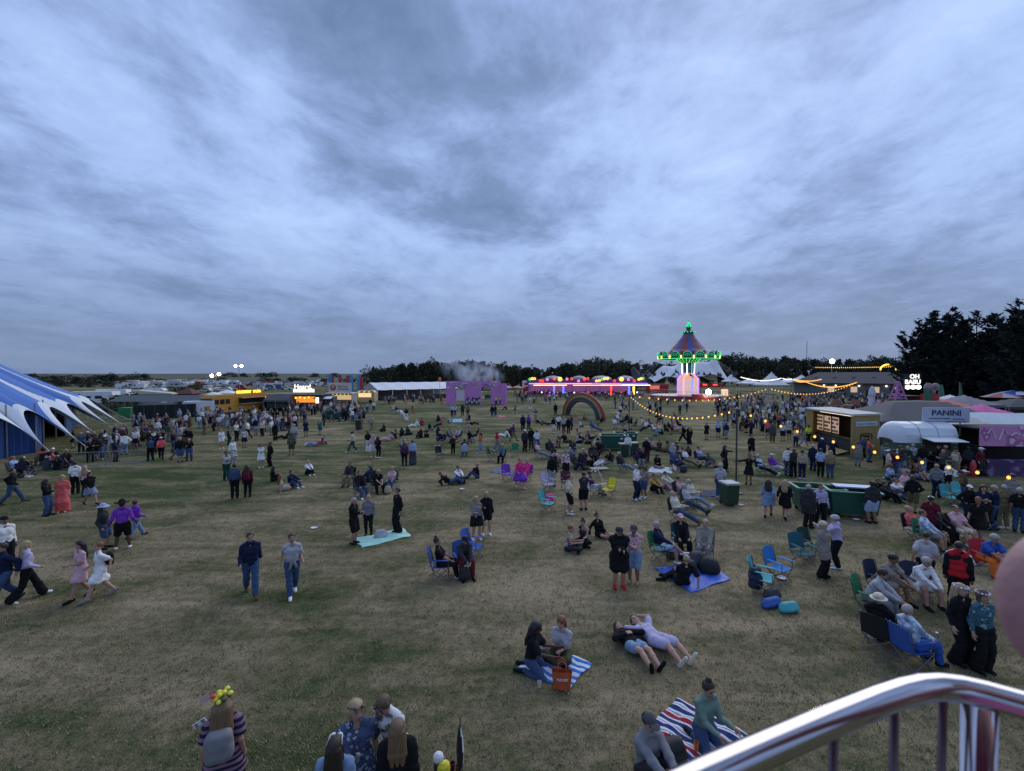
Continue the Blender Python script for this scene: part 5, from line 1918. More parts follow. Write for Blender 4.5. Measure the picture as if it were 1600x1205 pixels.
# picnic benches area: reddish wooden frame
c = gp(1322, 646)
t = thing('wooden_booth', 'low reddish wooden booth among the crowd behind the box stall', 'booth', (c.x, c.y, 0))
MB().box((0, 0, .7), (3.4, 1.6, 1.4)).build('wall', mat('booth_wood', (.28, .13, .09), .8, var=.25), t)
for x in (-1.6, 1.6):
 MB().box((x, 0, 1.1), (.14, 1.7, 2.2)).build('post', mat('booth_wood', (.28, .13, .09)), t)
# ------------------------------------------------------------------ green skips and wheelie bins
GREENP = mat('skip_green', (.010, .085, .055), .45, var=.15, scale=2)
def skip(px, py, rz, label, lid=None, s=1.0):
 c = gp(px, py)
 t = thing('waste_skip', label, 'skip', (c.x, c.y, 0), rz, 'green wheeled waste skips')
 L_, W, H = 1.9 * s, 1.2 * s, 1.2 * s
 mb = MB()
 z0, z1 = .2, H
 k = .86
 def ringp(sc, z, ins=0):
  return [((-L_ / 2 + ins) * sc, (-W / 2 + ins) * sc, z), ((L_ / 2 - ins) * sc, (-W / 2 + ins) * sc, z), ((L_ / 2 - ins) * sc, (W / 2 - ins) * sc, z), ((-L_ / 2 + ins) * sc, (W / 2 - ins) * sc, z)]
 lo, hi = ringp(k, z0), ringp(1, z1)
 hi2, lo2 = ringp(1, z1, .05), ringp(k, z0 + .08, .05)
 for q in range(4):
  n = (q + 1) % 4
  mb.quad(lo[q], lo[n], hi[n], hi[q])
  mb.quad(hi[q], hi[n], hi2[n], hi2[q])
  mb.quad(hi2[q], hi2[n], lo2[n], lo2[q])
 mb.quad(lo[3], lo[2], lo[1], lo[0])
 mb.quad(*lo2)
 mb.build('body', GREENP, t)
 rim = MB()
 pr = ringp(1.03, z1 - .03)
 for q in range(4):
  rim.tube([pr[q], pr[(q + 1) % 4]], .045, 6)
 rim.build('rim', mat('skip_rim', (.05, .2, .15), .4), t)
 for sx in (-1, 1):
  for sy in (-1, 1):
   w = MB()
   w.tube([(sx * L_ * .36, sy * W * .34 - .03, .09), (sx * L_ * .36, sy * W * .34 + .03, .09)], .09, 10)
   w.build('caster', M_TYRE, t)
 for sx in (-1, 1):
  MB().tube([(sx * L_ * .5, -.15, H * .72), (sx * L_ * .54, -.15, H * .72), (sx * L_ * .54, .15, H * .72), (sx * L_ * .5, .15, H * .72)], .025, 6).build('handle', M_STEEL, t)
 MB().box((L_ * .33, -W / 2 * .985 - .012, H * .82), (.2, .02, .12)).build('sticker', M_WHITE, t)
 if lid:
  MB().box((L_ * .1, W * .28, H + .06), (L_ * .8, W * .5, .05)).build('lid', mat(lid, C[lid], .5), t)
skip(1276, 800, -.22, 'open green skip behind the couple, left of the near pair')
skip(1329, 806, -.30, 'open green skip with pale lid beside the man in shorts, right of the near pair', 'pale blue')
skip(957, 703, -.1, 'larger open green skip of the middle pair, left one', None, 1.05)
skip(977, 697, -.1, 'green skip partly hidden behind the larger one of the middle pair', None)
skip(518, 655, .1, 'green skip in the crowd before the cream signboard stall, left one')
skip(528, 654, .1, 'green skip in the crowd before the cream signboard stall, right one')
skip(612, 629, .05, 'round green skip at the left end of the white marquee')
skip(763, 624, 0, 'dark green skip seen through the pink wall opening')
def wheelie(px, py, rz, label, lid='pale pink', s=1.0, col=None):
 c = gp(px, py)
 t = thing('wheelie_bin', label, 'bin', (c.x, c.y, 0), rz)
 g_ = col or mat('bin_green', (.015, .05, .028), .5)
 MB().box((0, 0, .52 * s), (.52 * s, .58 * s, .9 * s), taper=1.15).build('body', g_, t)
 MB().box((0, 0, 1.0 * s), (.64 * s, .72 * s, .09)).build('lid', mat('bin_lid_' + lid, C[lid], .6), t)
 MB().tube([(-.25 * s, .4 * s, .95 * s), (.25 * s, .4 * s, .95 * s)], .025, 6).build('handle', M_BLACK, t)
 for x in (-.24, .24):
  MB().tube([(x * s - .03, .26 * s, .1), (x * s + .03, .26 * s, .1)], .1, 10).build('wheel', M_TYRE, t)
wheelie(1139, 789, .1, 'dark green wheelie bin with pale heaped lid beside the festoon pole', 'light grey', 1.08)
wheelie(974, 714, .1, 'grey topped wheelie bin in front of the middle skips, left one', 'taupe')
wheelie(990, 712, .1, 'grey topped wheelie bin in front of the middle skips, right one', 'taupe')
wheelie(561, 672, 0, 'dark brown barrel like bin alone on the grass near the man in beige', 'black', 1.1, mat('barrel_brown', (.035, .025, .022), .6))
# ------------------------------------------------------------------ people: bodies and clothes grown from distance fields
V3 = lambda x, y, z: np.array([x, y, z], np.float64)
X_, Y_, Z_ = V3(1, 0, 0), V3(0, 1, 0), V3(0, 0, 1)
def nrm(v):
 return v / (np.linalg.norm(v) + 1e-9)
def sdf_mesh(prims, vox, k=.03, wrinkle=0.0, seed=0):
 """prims: ('c', a, b, ra, rb[, k]) tapered capsule; ('e', centre, radii, R) ellipsoid; ('-h', point, normal) cut away; ('-e', ...)"""
 lo, hi = np.full(3, 1e9), np.full(3, -1e9)
 for p in prims:
  if p[0] == 'c':
   for q, r in ((p[1], p[3]), (p[2], p[4])):
    lo, hi = np.minimum(lo, q - r), np.maximum(hi, q + r)
  elif p[0] == 'e':
   r = max(p[2])
   lo, hi = np.minimum(lo, p[1] - r), np.maximum(hi, p[1] + r)
 m = 3 * vox
 lo, hi = lo - m, hi + m
 n = np.ceil((hi - lo) / vox).astype(int) + 1
 ax = [(lo[i] + vox * np.arange(n[i])).astype(np.float32) for i in range(3)]
 F = np.full(n, .25, np.float32)
 def sub(l, h):
  s = []
  for i in range(3):
   a = max(0, int((l[i] - lo[i]) / vox) - 1)
   b = min(n[i], int((h[i] - lo[i]) / vox) + 2)
   if b <= a:
    return None
   s.append(slice(a, b))
  return tuple(s)
 for p in prims:
  if p[0] == 'c':
   a, b, ra, rb = p[1:5]
   kk = p[5] if len(p) > 5 else k
   r = max(ra, rb) + kk + 2 * vox
   s = sub(np.minimum(a, b) - r, np.maximum(a, b) + r)
   if s is None:
    continue
   d = b - a
   dd = float(d @ d) + 1e-9
   px = (ax[0][s[0]] - a[0])[:, None, None]
   py = (ax[1][s[1]] - a[1])[None, :, None]
   pz = (ax[2][s[2]] - a[2])[None, None, :]
   t = np.clip((px * d[0] + py * d[1] + pz * d[2]) / dd, 0, 1)
   D = np.sqrt((px - t * d[0]) ** 2 + (py - t * d[1]) ** 2 + (pz - t * d[2]) ** 2) - (ra + (rb - ra) * t)
  elif p[0] in ('e', '-e'):
   c, rad, Rm = p[1], np.array(p[2], float), p[3]
   kk = p[4] if len(p) > 4 else k
   r = rad.max() + kk + 2 * vox
   s = sub(c - r, c + r)
   if s is None:
    continue
   px = (ax[0][s[0]] - c[0])[:, None, None]
   py = (ax[1][s[1]] - c[1])[None, :, None]
   pz = (ax[2][s[2]] - c[2])[None, None, :]
   q = 0
   for i in range(3):
    q = q + ((px * Rm[0, i] + py * Rm[1, i] + pz * Rm[2, i]) / rad[i]) ** 2
   D = (np.sqrt(q) - 1) * rad.min()
  elif p[0] == '-h':
   c, nn = p[1], p[2]
   s = (slice(None),) * 3
   D = (ax[0] - c[0])[:, None, None] * nn[0] + (ax[1] - c[1])[None, :, None] * nn[1] + (ax[2] - c[2])[None, None, :] * nn[2]
   F[s] = np.maximum(F[s], D)
   continue
  D = D.astype(np.float32)
  G = F[s]
  if p[0] == '-e':
   F[s] = np.maximum(G, -D)
  else:
   h = np.maximum(kk - np.abs(G - D), 0) / kk
   F[s] = np.minimum(G, D) - h * h * kk * .25
 if wrinkle:
  a = seed * 1.7
  w = np.sin(ax[0] * 31 + a)[:, None, None] * np.sin(ax[2] * 23 + a * 2)[None, None, :] + np.sin(ax[1] * 37 + a)[None, :, None] * np.sin(ax[2] * 41 + ax[2] * 0 + a)[None, None, :]
  F += (w * wrinkle).astype(np.float32)
 F[[0, -1]] = np.maximum(F[[0, -1]], vox * .1)
 F[:, [0, -1]] = np.maximum(F[:, [0, -1]], vox * .1)
 F[:, :, [0, -1]] = np.maximum(F[:, :, [0, -1]], vox * .1)
 gr = vdb.FloatGrid(.25)
 gr.copyFromArray(F)
 v, q = gr.convertToQuads(0.0)
 return v.astype(np.float64) * vox + lo, q[:, ::-1]
def mk_mesh(name, v, q, mi=None, nm=1):
 me = bpy.data.meshes.new(name)
 nv, nq = len(v), len(q)
 me.vertices.add(nv)
 me.vertices.foreach_set('co', v.astype(np.float32).ravel())
 me.loops.add(nq * 4)
 me.loops.foreach_set('vertex_index', q.astype(np.int32).ravel())
 me.polygons.add(nq)
 me.polygons.foreach_set('loop_start', np.arange(0, nq * 4, 4, dtype=np.int32))
 me.polygons.foreach_set('loop_total', np.full(nq, 4, np.int32))
 for _ in range(nm):
  me.materials.append(None)
 if mi is not None:
  me.polygons.foreach_set('material_index', mi.astype(np.int32))
 me.polygons.foreach_set('use_smooth', np.ones(nq, bool))
 me.update(calc_edges=True)
 return me
def ik(a, b, l1, l2, hint):
 """middle joint between a and b, bent towards hint"""
 d = b - a
 L = np.linalg.norm(d)
 if L > (l1 + l2) * .999:
  b = a + d / L * (l1 + l2) * .999
  d = b - a
  L = np.linalg.norm(d)
 u = d / L
 x = (l1 * l1 - l2 * l2 + L * L) / (2 * L)
 h = math.sqrt(max(0, l1 * l1 - x * x))
 w = hint - u * float(hint @ u)
 return a + u * x + nrm(w) * h, b
def pose(pel=(0, 0, .93), spine=(0, .02, 1), hl=None, hr=None, al=None, ar=None, kh=(0, -1, 0), khl=None, khr=None, eh=(0, 1, -.2), ehl=None, ehr=None, head=(0, -.03, 1), look=(0, -1, -.05), ftl=None, ftr=None, side=(1, 0, 0), hside=None):
 """a skeleton; 'l' is the person's left (+x when facing the camera)"""
 J = {}
 P = V3(*pel)
 S = nrm(V3(*spine))
 sx = nrm(V3(*side))
 hx = nrm(V3(*(hside or side)))
 J['pel'], J['spine'], J['side'] = P, S, sx
 J['front'] = nrm(np.cross(S, sx)) * -1.0
 if J['front'] @ np.array([0, -1, 0]) < 0 and abs(S[2]) > .5:
  J['front'] *= -1
 J['chest'] = P + S * .37
 J['neck'] = P + S * .53
 hd = nrm(V3(*head))
 J['hup'] = hd
 J['head'] = J['neck'] + hd * .155
 lk = V3(*look)
 lk = nrm(lk - hd * float(lk @ hd))
 J['look'] = lk
 J['hright'] = np.cross(lk, hd)
 for s, c in ((1, 'l'), (-1, 'r')):
  J['sh' + c] = J['neck'] - S * .085 + sx * .165 * s
  J['hip' + c] = P + hx * .092 * s - S * .02
 dfl = {'l': J['shl'] + V3(.06, -.02, -.52), 'r': J['shr'] + V3(-.06, -.02, -.52)}
 for c, h, a, s, kx, ex, ft in (('l', hl, al, 1, khl, ehl, ftl), ('r', hr, ar, -1, khr, ehr, ftr)):
  w = V3(*h) if h is not None else dfl[c]
  J['el' + c], J['wr' + c] = ik(J['sh' + c], w, .29, .25, V3(*(ex or eh)))
  an = V3(*a) if a is not None else V3(.10 * s, .03, .08)
  J['kn' + c], J['an' + c] = ik(J['hip' + c], an, .43, .42, V3(*(kx or kh)))
  J['ft' + c] = V3(*ft) if ft else V3(.06 * s, -1, -.18)
 return J
POSES = {
 'stand': pose(),
 'stand_easy': pose(hl=(.27, -.10, .93), hr=(-.25, -.02, .90), al=(.15, -.02, .08), ar=(-.10, .06, .08)),
 'stand_drink': pose(hr=(-.14, -.34, 1.20), hl=(.25, .0, .89), al=(.12, .0, .08), ar=(-.13, .03, .08), look=(.3, -1, -.1)),
 'stand_phone': pose(hr=(-.05, -.30, 1.22), hl=(.05, -.30, 1.18), head=(0, -.25, 1), look=(0, -1, -.55)),
 'stand_cross': pose(hr=(.10, -.20, 1.20), hl=(-.10, -.24, 1.16), al=(.14, 0, .08), ar=(-.12, .02, .08), ehl=(1, .2, -.4), ehr=(-1, .2, -.4)),
 'stand_hip': pose(hr=(-.16, -.05, 1.0), hl=(.27, -.03, .9), ehr=(-1, .5, 0), al=(.16, -.05, .08), ar=(-.08, .05, .08), spine=(.03, .02, 1)),
 'stand_shorts': pose(al=(.17, 0, .08), ar=(-.17, .02, .08), hl=(.33, -.1, .92), hr=(-.33, -.06, .92)),
 'walk': pose(pel=(0, 0, .91), spine=(0, -.05, 1), al=(.07, -.34, .08), ar=(-.07, .33, .13), hl=(.24, .15, .93), hr=(-.23, -.22, .97), ftr=(-.03, -.8, -.6)),
 'walk_b': pose(pel=(0, 0, .92), spine=(0, -.03, 1), al=(.08, .26, .12), ar=(-.08, -.27, .08), hl=(.24, -.18, .95), hr=(-.25, .12, .92), ftl=(.03, -.8, -.55)),
 'walk_drink': pose(pel=(0, 0, .92), spine=(0, -.04, 1), al=(.08, -.26, .08), ar=(-.08, .25, .12), hl=(.16, -.34, 1.14), hr=(-.24, .05, .92), ftr=(-.03, -.8, -.5)),
 'arms_out': pose(hl=(.70, -.1, 1.28), hr=(-.68, -.1, 1.30), al=(.1, .03, .08), ar=(-.12, 0, .08), head=(.15, .12, 1), ehl=(0, .4, -1), ehr=(0, .4, -1)),
 'arm_reach': pose(hl=(.64, -.12, 1.30), hr=(-.3, -.05, .95), al=(.16, 0, .08), ar=(-.14, 0, .08), spine=(.12, 0, 1)),
 'hug': pose(hl=(.12, -.46, 1.34), hr=(-.12, -.44, 1.30), spine=(0, -.08, 1), head=(.15, -.2, 1)),
 'lean_talk': pose(pel=(0, .05, .91), spine=(0, -.30, 1), hl=(.24, -.45, 1.02), hr=(-.22, -.46, 1.0), head=(0, -.75, 1), look=(0, -1, -.9), al=(.12, 0, .08), ar=(-.12, .05, .08)),
 'bend': pose(pel=(0, .1, .88), spine=(0, -.75, 1), hl=(.18, -.6, .75), hr=(-.16, -.62, .8), head=(0, -.7, .9), look=(0, -1, -.8)),
 'chair': pose(pel=(0, .02, .50), spine=(0, .16, 1), hl=(.14, -.32, .60), hr=(-.14, -.32, .60), al=(.13, -.46, .08), ar=(-.12, -.50, .08), khl=(.1, -1, 1), khr=(-.1, -1, 1), head=(0, .0, 1)),
 'chair_lean': pose(pel=(0, .04, .50), spine=(0, -.42, 1), hl=(.06, -.55, .58), hr=(-.05, -.55, .60), al=(.16, -.44, .08), ar=(-.15, -.42, .08), khl=(.2, -1, 1), khr=(-.2, -1, 1), head=(0, -.4, 1), look=(.2, -1, -.4), ehl=(1, .3, 0), ehr=(-1, .3, 0)),
 'chair_back': pose(pel=(0, .0, .48), spine=(0, .38, 1), hl=(.16, -.22, .66), hr=(-.2, -.18, .68), al=(.08, -.80, .10), ar=(.02, -.78, .17), khl=(.1, -.3, 1), khr=(-.1, -.3, 1), head=(0, .1, 1), ftl=(.2, -.6, .8), ftr=(-.2, -.6, .8)),
 'chair_cross': pose(pel=(0, .02, .50), spine=(0, .2, 1), hl=(.2, -.25, .62), hr=(-.05, -.36, .68), al=(.10, -.46, .08), ar=(.20, -.60, .38), khl=(.1, -1, 1), khr=(-.2, -.6, 1), ftr=(.5, -.8, .1)),
 'floor_cross': pose(pel=(0, .05, .13), spine=(0, -.10, 1), hl=(.12, -.32, .36), hr=(-.12, -.32, .36), al=(-.12, -.30, .07), ar=(.14, -.36, .08), khl=(1, -.6, .35), khr=(-1, -.6, .35), head=(0, -.25, 1), look=(0, -1, -.5), ftl=(-1, -.2, 0), ftr=(1, -.2, 0)),
 'floor_knees': pose(pel=(0, .05, .12), spine=(0, -.05, 1), hl=(.08, -.50, .42), hr=(-.08, -.50, .42), al=(.12, -.52, .07), ar=(-.12, -.50, .07), khl=(.1, -.3, 1), khr=(-.1, -.3, 1), head=(0, -.05, 1), ehl=(1, 0, -.3), ehr=(-1, 0, -.3)),
 'floor_back': pose(pel=(0, .0, .12), spine=(0, .42, 1), hl=(.28, .40, .06), hr=(-.30, .42, .06), al=(.10, -.80, .08), ar=(-.06, -.74, .10), khl=(0, -.1, 1), khr=(0, -.1, 1), ftl=(.2, -.5, .9), ftr=(-.2, -.5, .9), ehl=(.4, .6, 0), ehr=(-.4, .6, 0)),
 'floor_side': pose(pel=(0, .02, .13), spine=(-.18, .06, 1), hl=(.12, -.30, .30), hr=(-.38, .12, .07), al=(.46, -.16, .08), ar=(.34, -.42, .08), khl=(-.2, -1, .3), khr=(-.5, -1, .2), ehr=(-.8, .6, 0), ftl=(1, .1, -.1), ftr=(1, -.2, -.1)),
 'kneel': pose(pel=(0, .10, .30), spine=(0, -.12, 1), hl=(.16, -.35, .52), hr=(-.15, -.36, .50), al=(.11, .24, .06), ar=(-.11, .22, .06), khl=(.1, -1, .2), khr=(-.1, -1, .2), head=(0, -.3, 1), look=(0, -1, -.5), ftl=(0, 1, -.05), ftr=(0, 1, -.05)),
 'lie': pose(pel=(0, 0, .12), spine=(0, 1, .06), hl=(.10, .26, .26), hr=(-.08, .20, .27), al=(.12, -.83, .09), ar=(-.06, -.82, .09), khl=(.05, 0, 1), khr=(-.05, 0, 1), head=(0, 1, .22), look=(.1, -.3, 1), ftl=(.45, -.4, 1), ftr=(-.35, -.4, 1), ehl=(.9, 0, -.2), ehr=(-.9, 0, -.2)),
 'lie_arm': pose(pel=(0, 0, .12), spine=(0, 1, .06), hl=(.12, .80, .22), hr=(-.28, .42, .12), al=(.14, -.83, .09), ar=(-.10, -.82, .09), khl=(.05, 0, 1), khr=(-.05, 0, 1), head=(-.1, 1, .25), look=(-.2, -.3, 1), ftl=(.5, -.4, 1), ftr=(.3, -.6, 1), ehl=(1, .5, .2), ehr=(-.9, 0, -.2)),
 'lie_prop': pose(pel=(0, 0, .13), spine=(-.12, .85, .55), hl=(.1, .2, .36), hr=(-.34, .42, .06), al=(.10, -.82, .09), ar=(-.08, -.78, .10), khl=(.05, 0, 1), khr=(-.05, 0, 1), head=(0, .4, 1), look=(.1, -1, .1), ftl=(.3, -.4, 1), ftr=(-.3, -.4, 1), ehr=(-.5, .5, -.5)),
}
LYING = {'lie', 'lie_arm', 'lie_prop'}
HANDED = False
def torso(J, e=0.0, top=1.0, low=0.0):
 P, S, sx, f = J['pel'], J['spine'], J['side'], J['front']
 out = []
 for s in (-1, 1):
  out.append(('c', P + sx * .062 * s + S * low, P + S * .14 + sx * .046 * s, .096 + e, .086 + e))
  out.append(('c', P + S * .14 + sx * .046 * s, P + S * .33 + sx * .066 * s + f * .012, .086 + e, .096 + e))
  out.append(('c', J['neck'] + S * .02 + sx * .02 * s, J['neck'] - S * .055 + sx * .12 * s, .040 + e, .042 + e))
 out.append(('c', P + S * .37 + sx * .085, P + S * .37 - sx * .085, .080 + e, .080 + e))
 return out
def arms(J, e=0.0, upto=2.0, flare=0.0):
 out = []
 for c in 'lr':
  a, b, d = J['sh' + c], J['el' + c], J['wr' + c]
  if upto <= 1:
   out.append(('c', a, a + (b - a) * upto, .052 + e, .044 + e + flare))
  else:
   out.append(('c', a, b, .052 + e, .038 + e))
   out.append(('c', b, b + (d - b) * (upto - 1), .039 + e, .027 + e + flare))
 return out
def legs(J, e=0.0, upto=2.0, flare=0.0):
 out = []
 for c in 'lr':
  a, b, d = J['hip' + c], J['kn' + c], J['an' + c]
  if upto <= 1:
   q = a + (b - a) * upto
   out.append(('c', a, q, .098 + e, .098 + (.062 - .098) * upto + e + flare, .045))
  else:
   out.append(('c', a, b, .098 + e, .058 + e, .045))
   q = b + (d - b) * (upto - 1)
   out.append(('c', b, b + (q - b) * .35, .058 + e, .058 + e + flare * .3))
   out.append(('c', b + (q - b) * .35, q, .058 + e + flare * .3, (.040 if upto > 1.8 else .052) + e + flare))
 return out
def foot(J, c, e=0.0):
 d = nrm(J['ft' + c])
 a = J['an' + c] + V3(0, 0, -.02)
 return [('c', a - d * .03, a + d * .15, .038 + e, .030 + e), ('c', J['an' + c], a, .036 + e, .036 + e)]
def hand(J, c, fine):
 w, el = J['wr' + c], J['el' + c]
 d = nrm(w - el)
 s = 1 if c == 'l' else -1
 side = J['side'] * s
 pn = nrm(np.cross(d, J['front']))
 if np.linalg.norm(np.cross(d, J['front'])) < .2:
  pn = nrm(np.cross(d, Z_))
 inward = -side
 k = nrm(inward - d * float(inward @ d))
 fr = nrm(np.cross(k, d))
 if fr @ J['front'] < 0:
  fr = -fr
 out = []
 if not fine:
  out.append(('c', w, w + d * .10 + k * .015, .030, .026))
  out.append(('c', w + d * .13 + k * .03, w + d * .10, .018, .024))
  out.append(('c', w + d * .03, w + d * .08 + fr * .05, .013, .011))
  return out
 for q in (-1, 0, 1):
  out.append(('c', w, w + d * .085 + fr * .022 * q, .020, .017, .012))
 for q, L in ((-1.5, .062), (-.5, .078), (.5, .082), (1.5, .072)):
  b = w + d * .088 + fr * .017 * q
  m = b + d * L * .5 + k * .006
  out.append(('c', b, m, .0098, .0092, .006))
  out.append(('c', m, m + d * L * .42 + k * L * .28, .0092, .0082, .006))
 t0 = w + d * .03 + fr * .026
 t1 = t0 + fr * .032 + d * .03
 out.append(('c', t0, t1, .013, .011, .008))
 out.append(('c', t1, t1 + d * .032 + fr * .004 + k * .006, .011, .009, .006))
 return out
def headR(J):
 return np.stack([J['hright'], -J['look'], J['hup']], 1)     # columns: x right, y back, z up (local head axes)
def hp(J, x, y, z):
 return J['head'] + J['hright'] * x - J['look'] * y + J['hup'] * z
def body_prims(J, fine):
 out = torso(J, -.007) + arms(J, -.002) + legs(J, -.002)
 for c in 'lr':
  out += hand(J, c, fine) + foot(J, c)
 Rm = headR(J)
 out.append(('c', J['neck'] - J['spine'] * .05, J['head'] - J['hup'] * .03, .058, .052))
 out.append(('e', hp(J, 0, .012, .022), (.080, .100, .106), Rm, .02))
 out.append(('e', hp(J, 0, -.032, -.042), (.056, .056, .072), Rm, .03))
 out.append(('e', hp(J, 0, -.094, -.012), (.014, .022, .026), Rm, .012))
 for s in (-1, 1):
  out.append(('e', hp(J, .079 * s, .012, -.004), (.013, .02, .032), Rm, .008))
 return out
def hair_prims(J, kind):
 Rm = headR(J)
 cut = [('-h', hp(J, 0, -.045, .045), nrm(J['look'] * .86 - J['hup'] * .5))]
 base = ('e', hp(J, 0, .022, .036), (.091, .108, .104), Rm)
 if kind == 'short':
  return [base, ('-h', hp(J, 0, .0, -.03), nrm(-J['hup'] + J['look'] * .35))] + cut
 if kind == 'buzz':
  return [('e', hp(J, 0, .018, .028), (.082, .102, .1), Rm), ('-h', hp(J, 0, .02, .0), nrm(-J['hup'] + J['look'] * .5))] + cut
 if kind in ('long', 'longcurly'):
  big = 1.35 if kind == 'longcurly' else 1.0
  o = [base]
  dn = -J['spine']
  bk = -J['front']
  if J['look'] @ J['front'] < -.3:
   bk = J['front']
  a = hp(J, 0, .085, .0)
  for s in (-1, 0, 1):
   o.append(('c', a + J['hright'] * .05 * s, J['neck'] + J['hright'] * .075 * s + bk * .11 + dn * .12, .05 * big, .042 * big))
   o.append(('c', J['neck'] + J['hright'] * .075 * s + bk * .11 + dn * .12, J['neck'] + J['hright'] * .06 * s + bk * .125 + dn * .26, .042 * big, .022))
  for s in (-1, 1):
   o.append(('c', hp(J, .078 * s, .03, .01), hp(J, .085 * s, .03, -.16), .032 * big, .026 * big))
  return o[:1] + o[1:] + [('-e', hp(J, 0, -.105, -.03), (.062, .07, .095), Rm)]
 if kind == 'bob':
  return [base, ('c', hp(J, .075, .03, 0), hp(J, .07, .03, -.10), .04, .035), ('c', hp(J, -.075, .03, 0), hp(J, -.07, .03, -.10), .04, .035), ('c', hp(J, 0, .08, 0), hp(J, 0, .075, -.11), .055, .045), ('-e', hp(J, 0, -.105, -.03), (.062, .075, .1), Rm)]
 if kind == 'bun':
  return [base, ('e', hp(J, 0, .05, .155), (.045, .045, .042), Rm)] + cut + []
 if kind == 'pony':
  return [base, ('c', hp(J, 0, .12, .05), hp(J, 0, .17, -.05), .03, .035), ('c', hp(J, 0, .17, -.05), hp(J, 0, .15, -.2), .035, .015), ('-h', hp(J, 0, -.045, .045), nrm(J['look'] * .86 - J['hup'] * .5))]
 if kind == 'hood':
  return [('e', hp(J, 0, .03, .02), (.115, .125, .135), Rm), ('-e', hp(J, 0, -.13, -.01), (.075, .09, .1), Rm)]
 return []
def hat_prims(J, kind):
 Rm = headR(J)
 if kind == 'cap':
  return [('e', hp(J, 0, .012, .05), (.092, .112, .088), Rm), ('e', hp(J, 0, -.13, .055), (.07, .085, .012), Rm), ('-h', hp(J, 0, 0, .04), -J['hup'])]
 if kind == 'beanie':
  return [('e', hp(J, 0, .018, .045), (.098, .117, .106), Rm), ('-h', hp(J, 0, 0, .02), nrm(-J['hup'] + J['look'] * .25))]
 if kind == 'bucket':
  return [('e', hp(J, 0, .012, .06), (.095, .112, .09), Rm), ('e', hp(J, 0, .005, .03), (.155, .17, .022), Rm)]
 if kind == 'cowboy':
  return [('e', hp(J, 0, .012, .085), (.088, .105, .10), Rm), ('e', hp(J, 0, .0, .05), (.185, .205, .016), Rm), ('c', hp(J, .175, -.08, .07), hp(J, .175, .08, .07), .014, .014), ('c', hp(J, -.175, -.08, .07), hp(J, -.175, .08, .07), .014, .014)]
 return []
def top_prims(J, kind):
 S, sx, P = J['spine'], J['side'], J['pel']
 lying = abs(S[2]) < .6
 cutn = ('-h', P - S * .03, -S)
 if kind == 'tee':
  return torso(J, .013) + arms(J, .016, .72, .016) + [cutn]
 if kind == 'tank':
  return torso(J, .010)[:5] + [cutn]
 if kind in ('long', 'shirt'):
  return torso(J, .015) + arms(J, .014, 1.93) + [('-h', P - S * .05, -S)]
 if kind == 'hoodie':
  return torso(J, .024) + arms(J, .021, 1.95) + [('c', J['neck'] - J['front'] * .05 + sx * .06, J['neck'] - J['front'] * .05 - sx * .06, .062, .062), ('-h', P - S * .05, -S)]
 if kind == 'jacket':
  return torso(J, .026) + arms(J, .022, 1.95) + [('c', J['neck'] + sx * .05 - J['front'] * .02, J['neck'] - sx * .05 - J['front'] * .02, .05, .05), ('-h', P - S * .10, -S)]
 td = nrm((J['knl'] + J['knr']) / 2 - (J['hipl'] + J['hipr']) / 2)
 def thigh(f, r0, r1):
  o = [('c', J['hip' + c], J['hip' + c] + (J['kn' + c] - J['hip' + c]) * f, r0, r1, .09) for c in 'lr']
  if f < 1:
   o.append(('-h', (J['hipl'] + J['hipr']) / 2 + td * (.43 * f + .05), td))
  return o
 if kind == 'overlay':
  return torso(J, .040)[:6] + [('-h', P - S * .06, -S)]
 if kind == 'coat':
  return torso(J, .032) + arms(J, .028, 1.93) + thigh(.62, .125, .135)
 if kind == 'poncho':
  return torso(J, .040) + arms(J, .045, 1.75, .02) + thigh(.75, .14, .145) + [('c', J['neck'] + sx * .06 - J['front'] * .04, J['neck'] - sx * .06 - J['front'] * .04, .07, .07)]
 if kind == 'dress':
  return torso(J, .010) + arms(J, .016, .62, .018) + thigh(.72, .108, .165)
 if kind == 'dress_long':
  return torso(J, .010) + arms(J, .014, 1.7) + thigh(.72, .108, .165)
 if kind == 'maxi':
  m = (J['anl'] + J['anr']) / 2
  h = (J['hipl'] + J['hipr']) / 2
  o = torso(J, .012) + arms(J, .018, .9, .016) + thigh(1.0, .112, .14)
  for c in 'lr':
   o.append(('c', J['kn' + c], J['kn' + c] + (J['an' + c] - J['kn' + c]) * .85, .15, .165, .1))
  return o
 return []
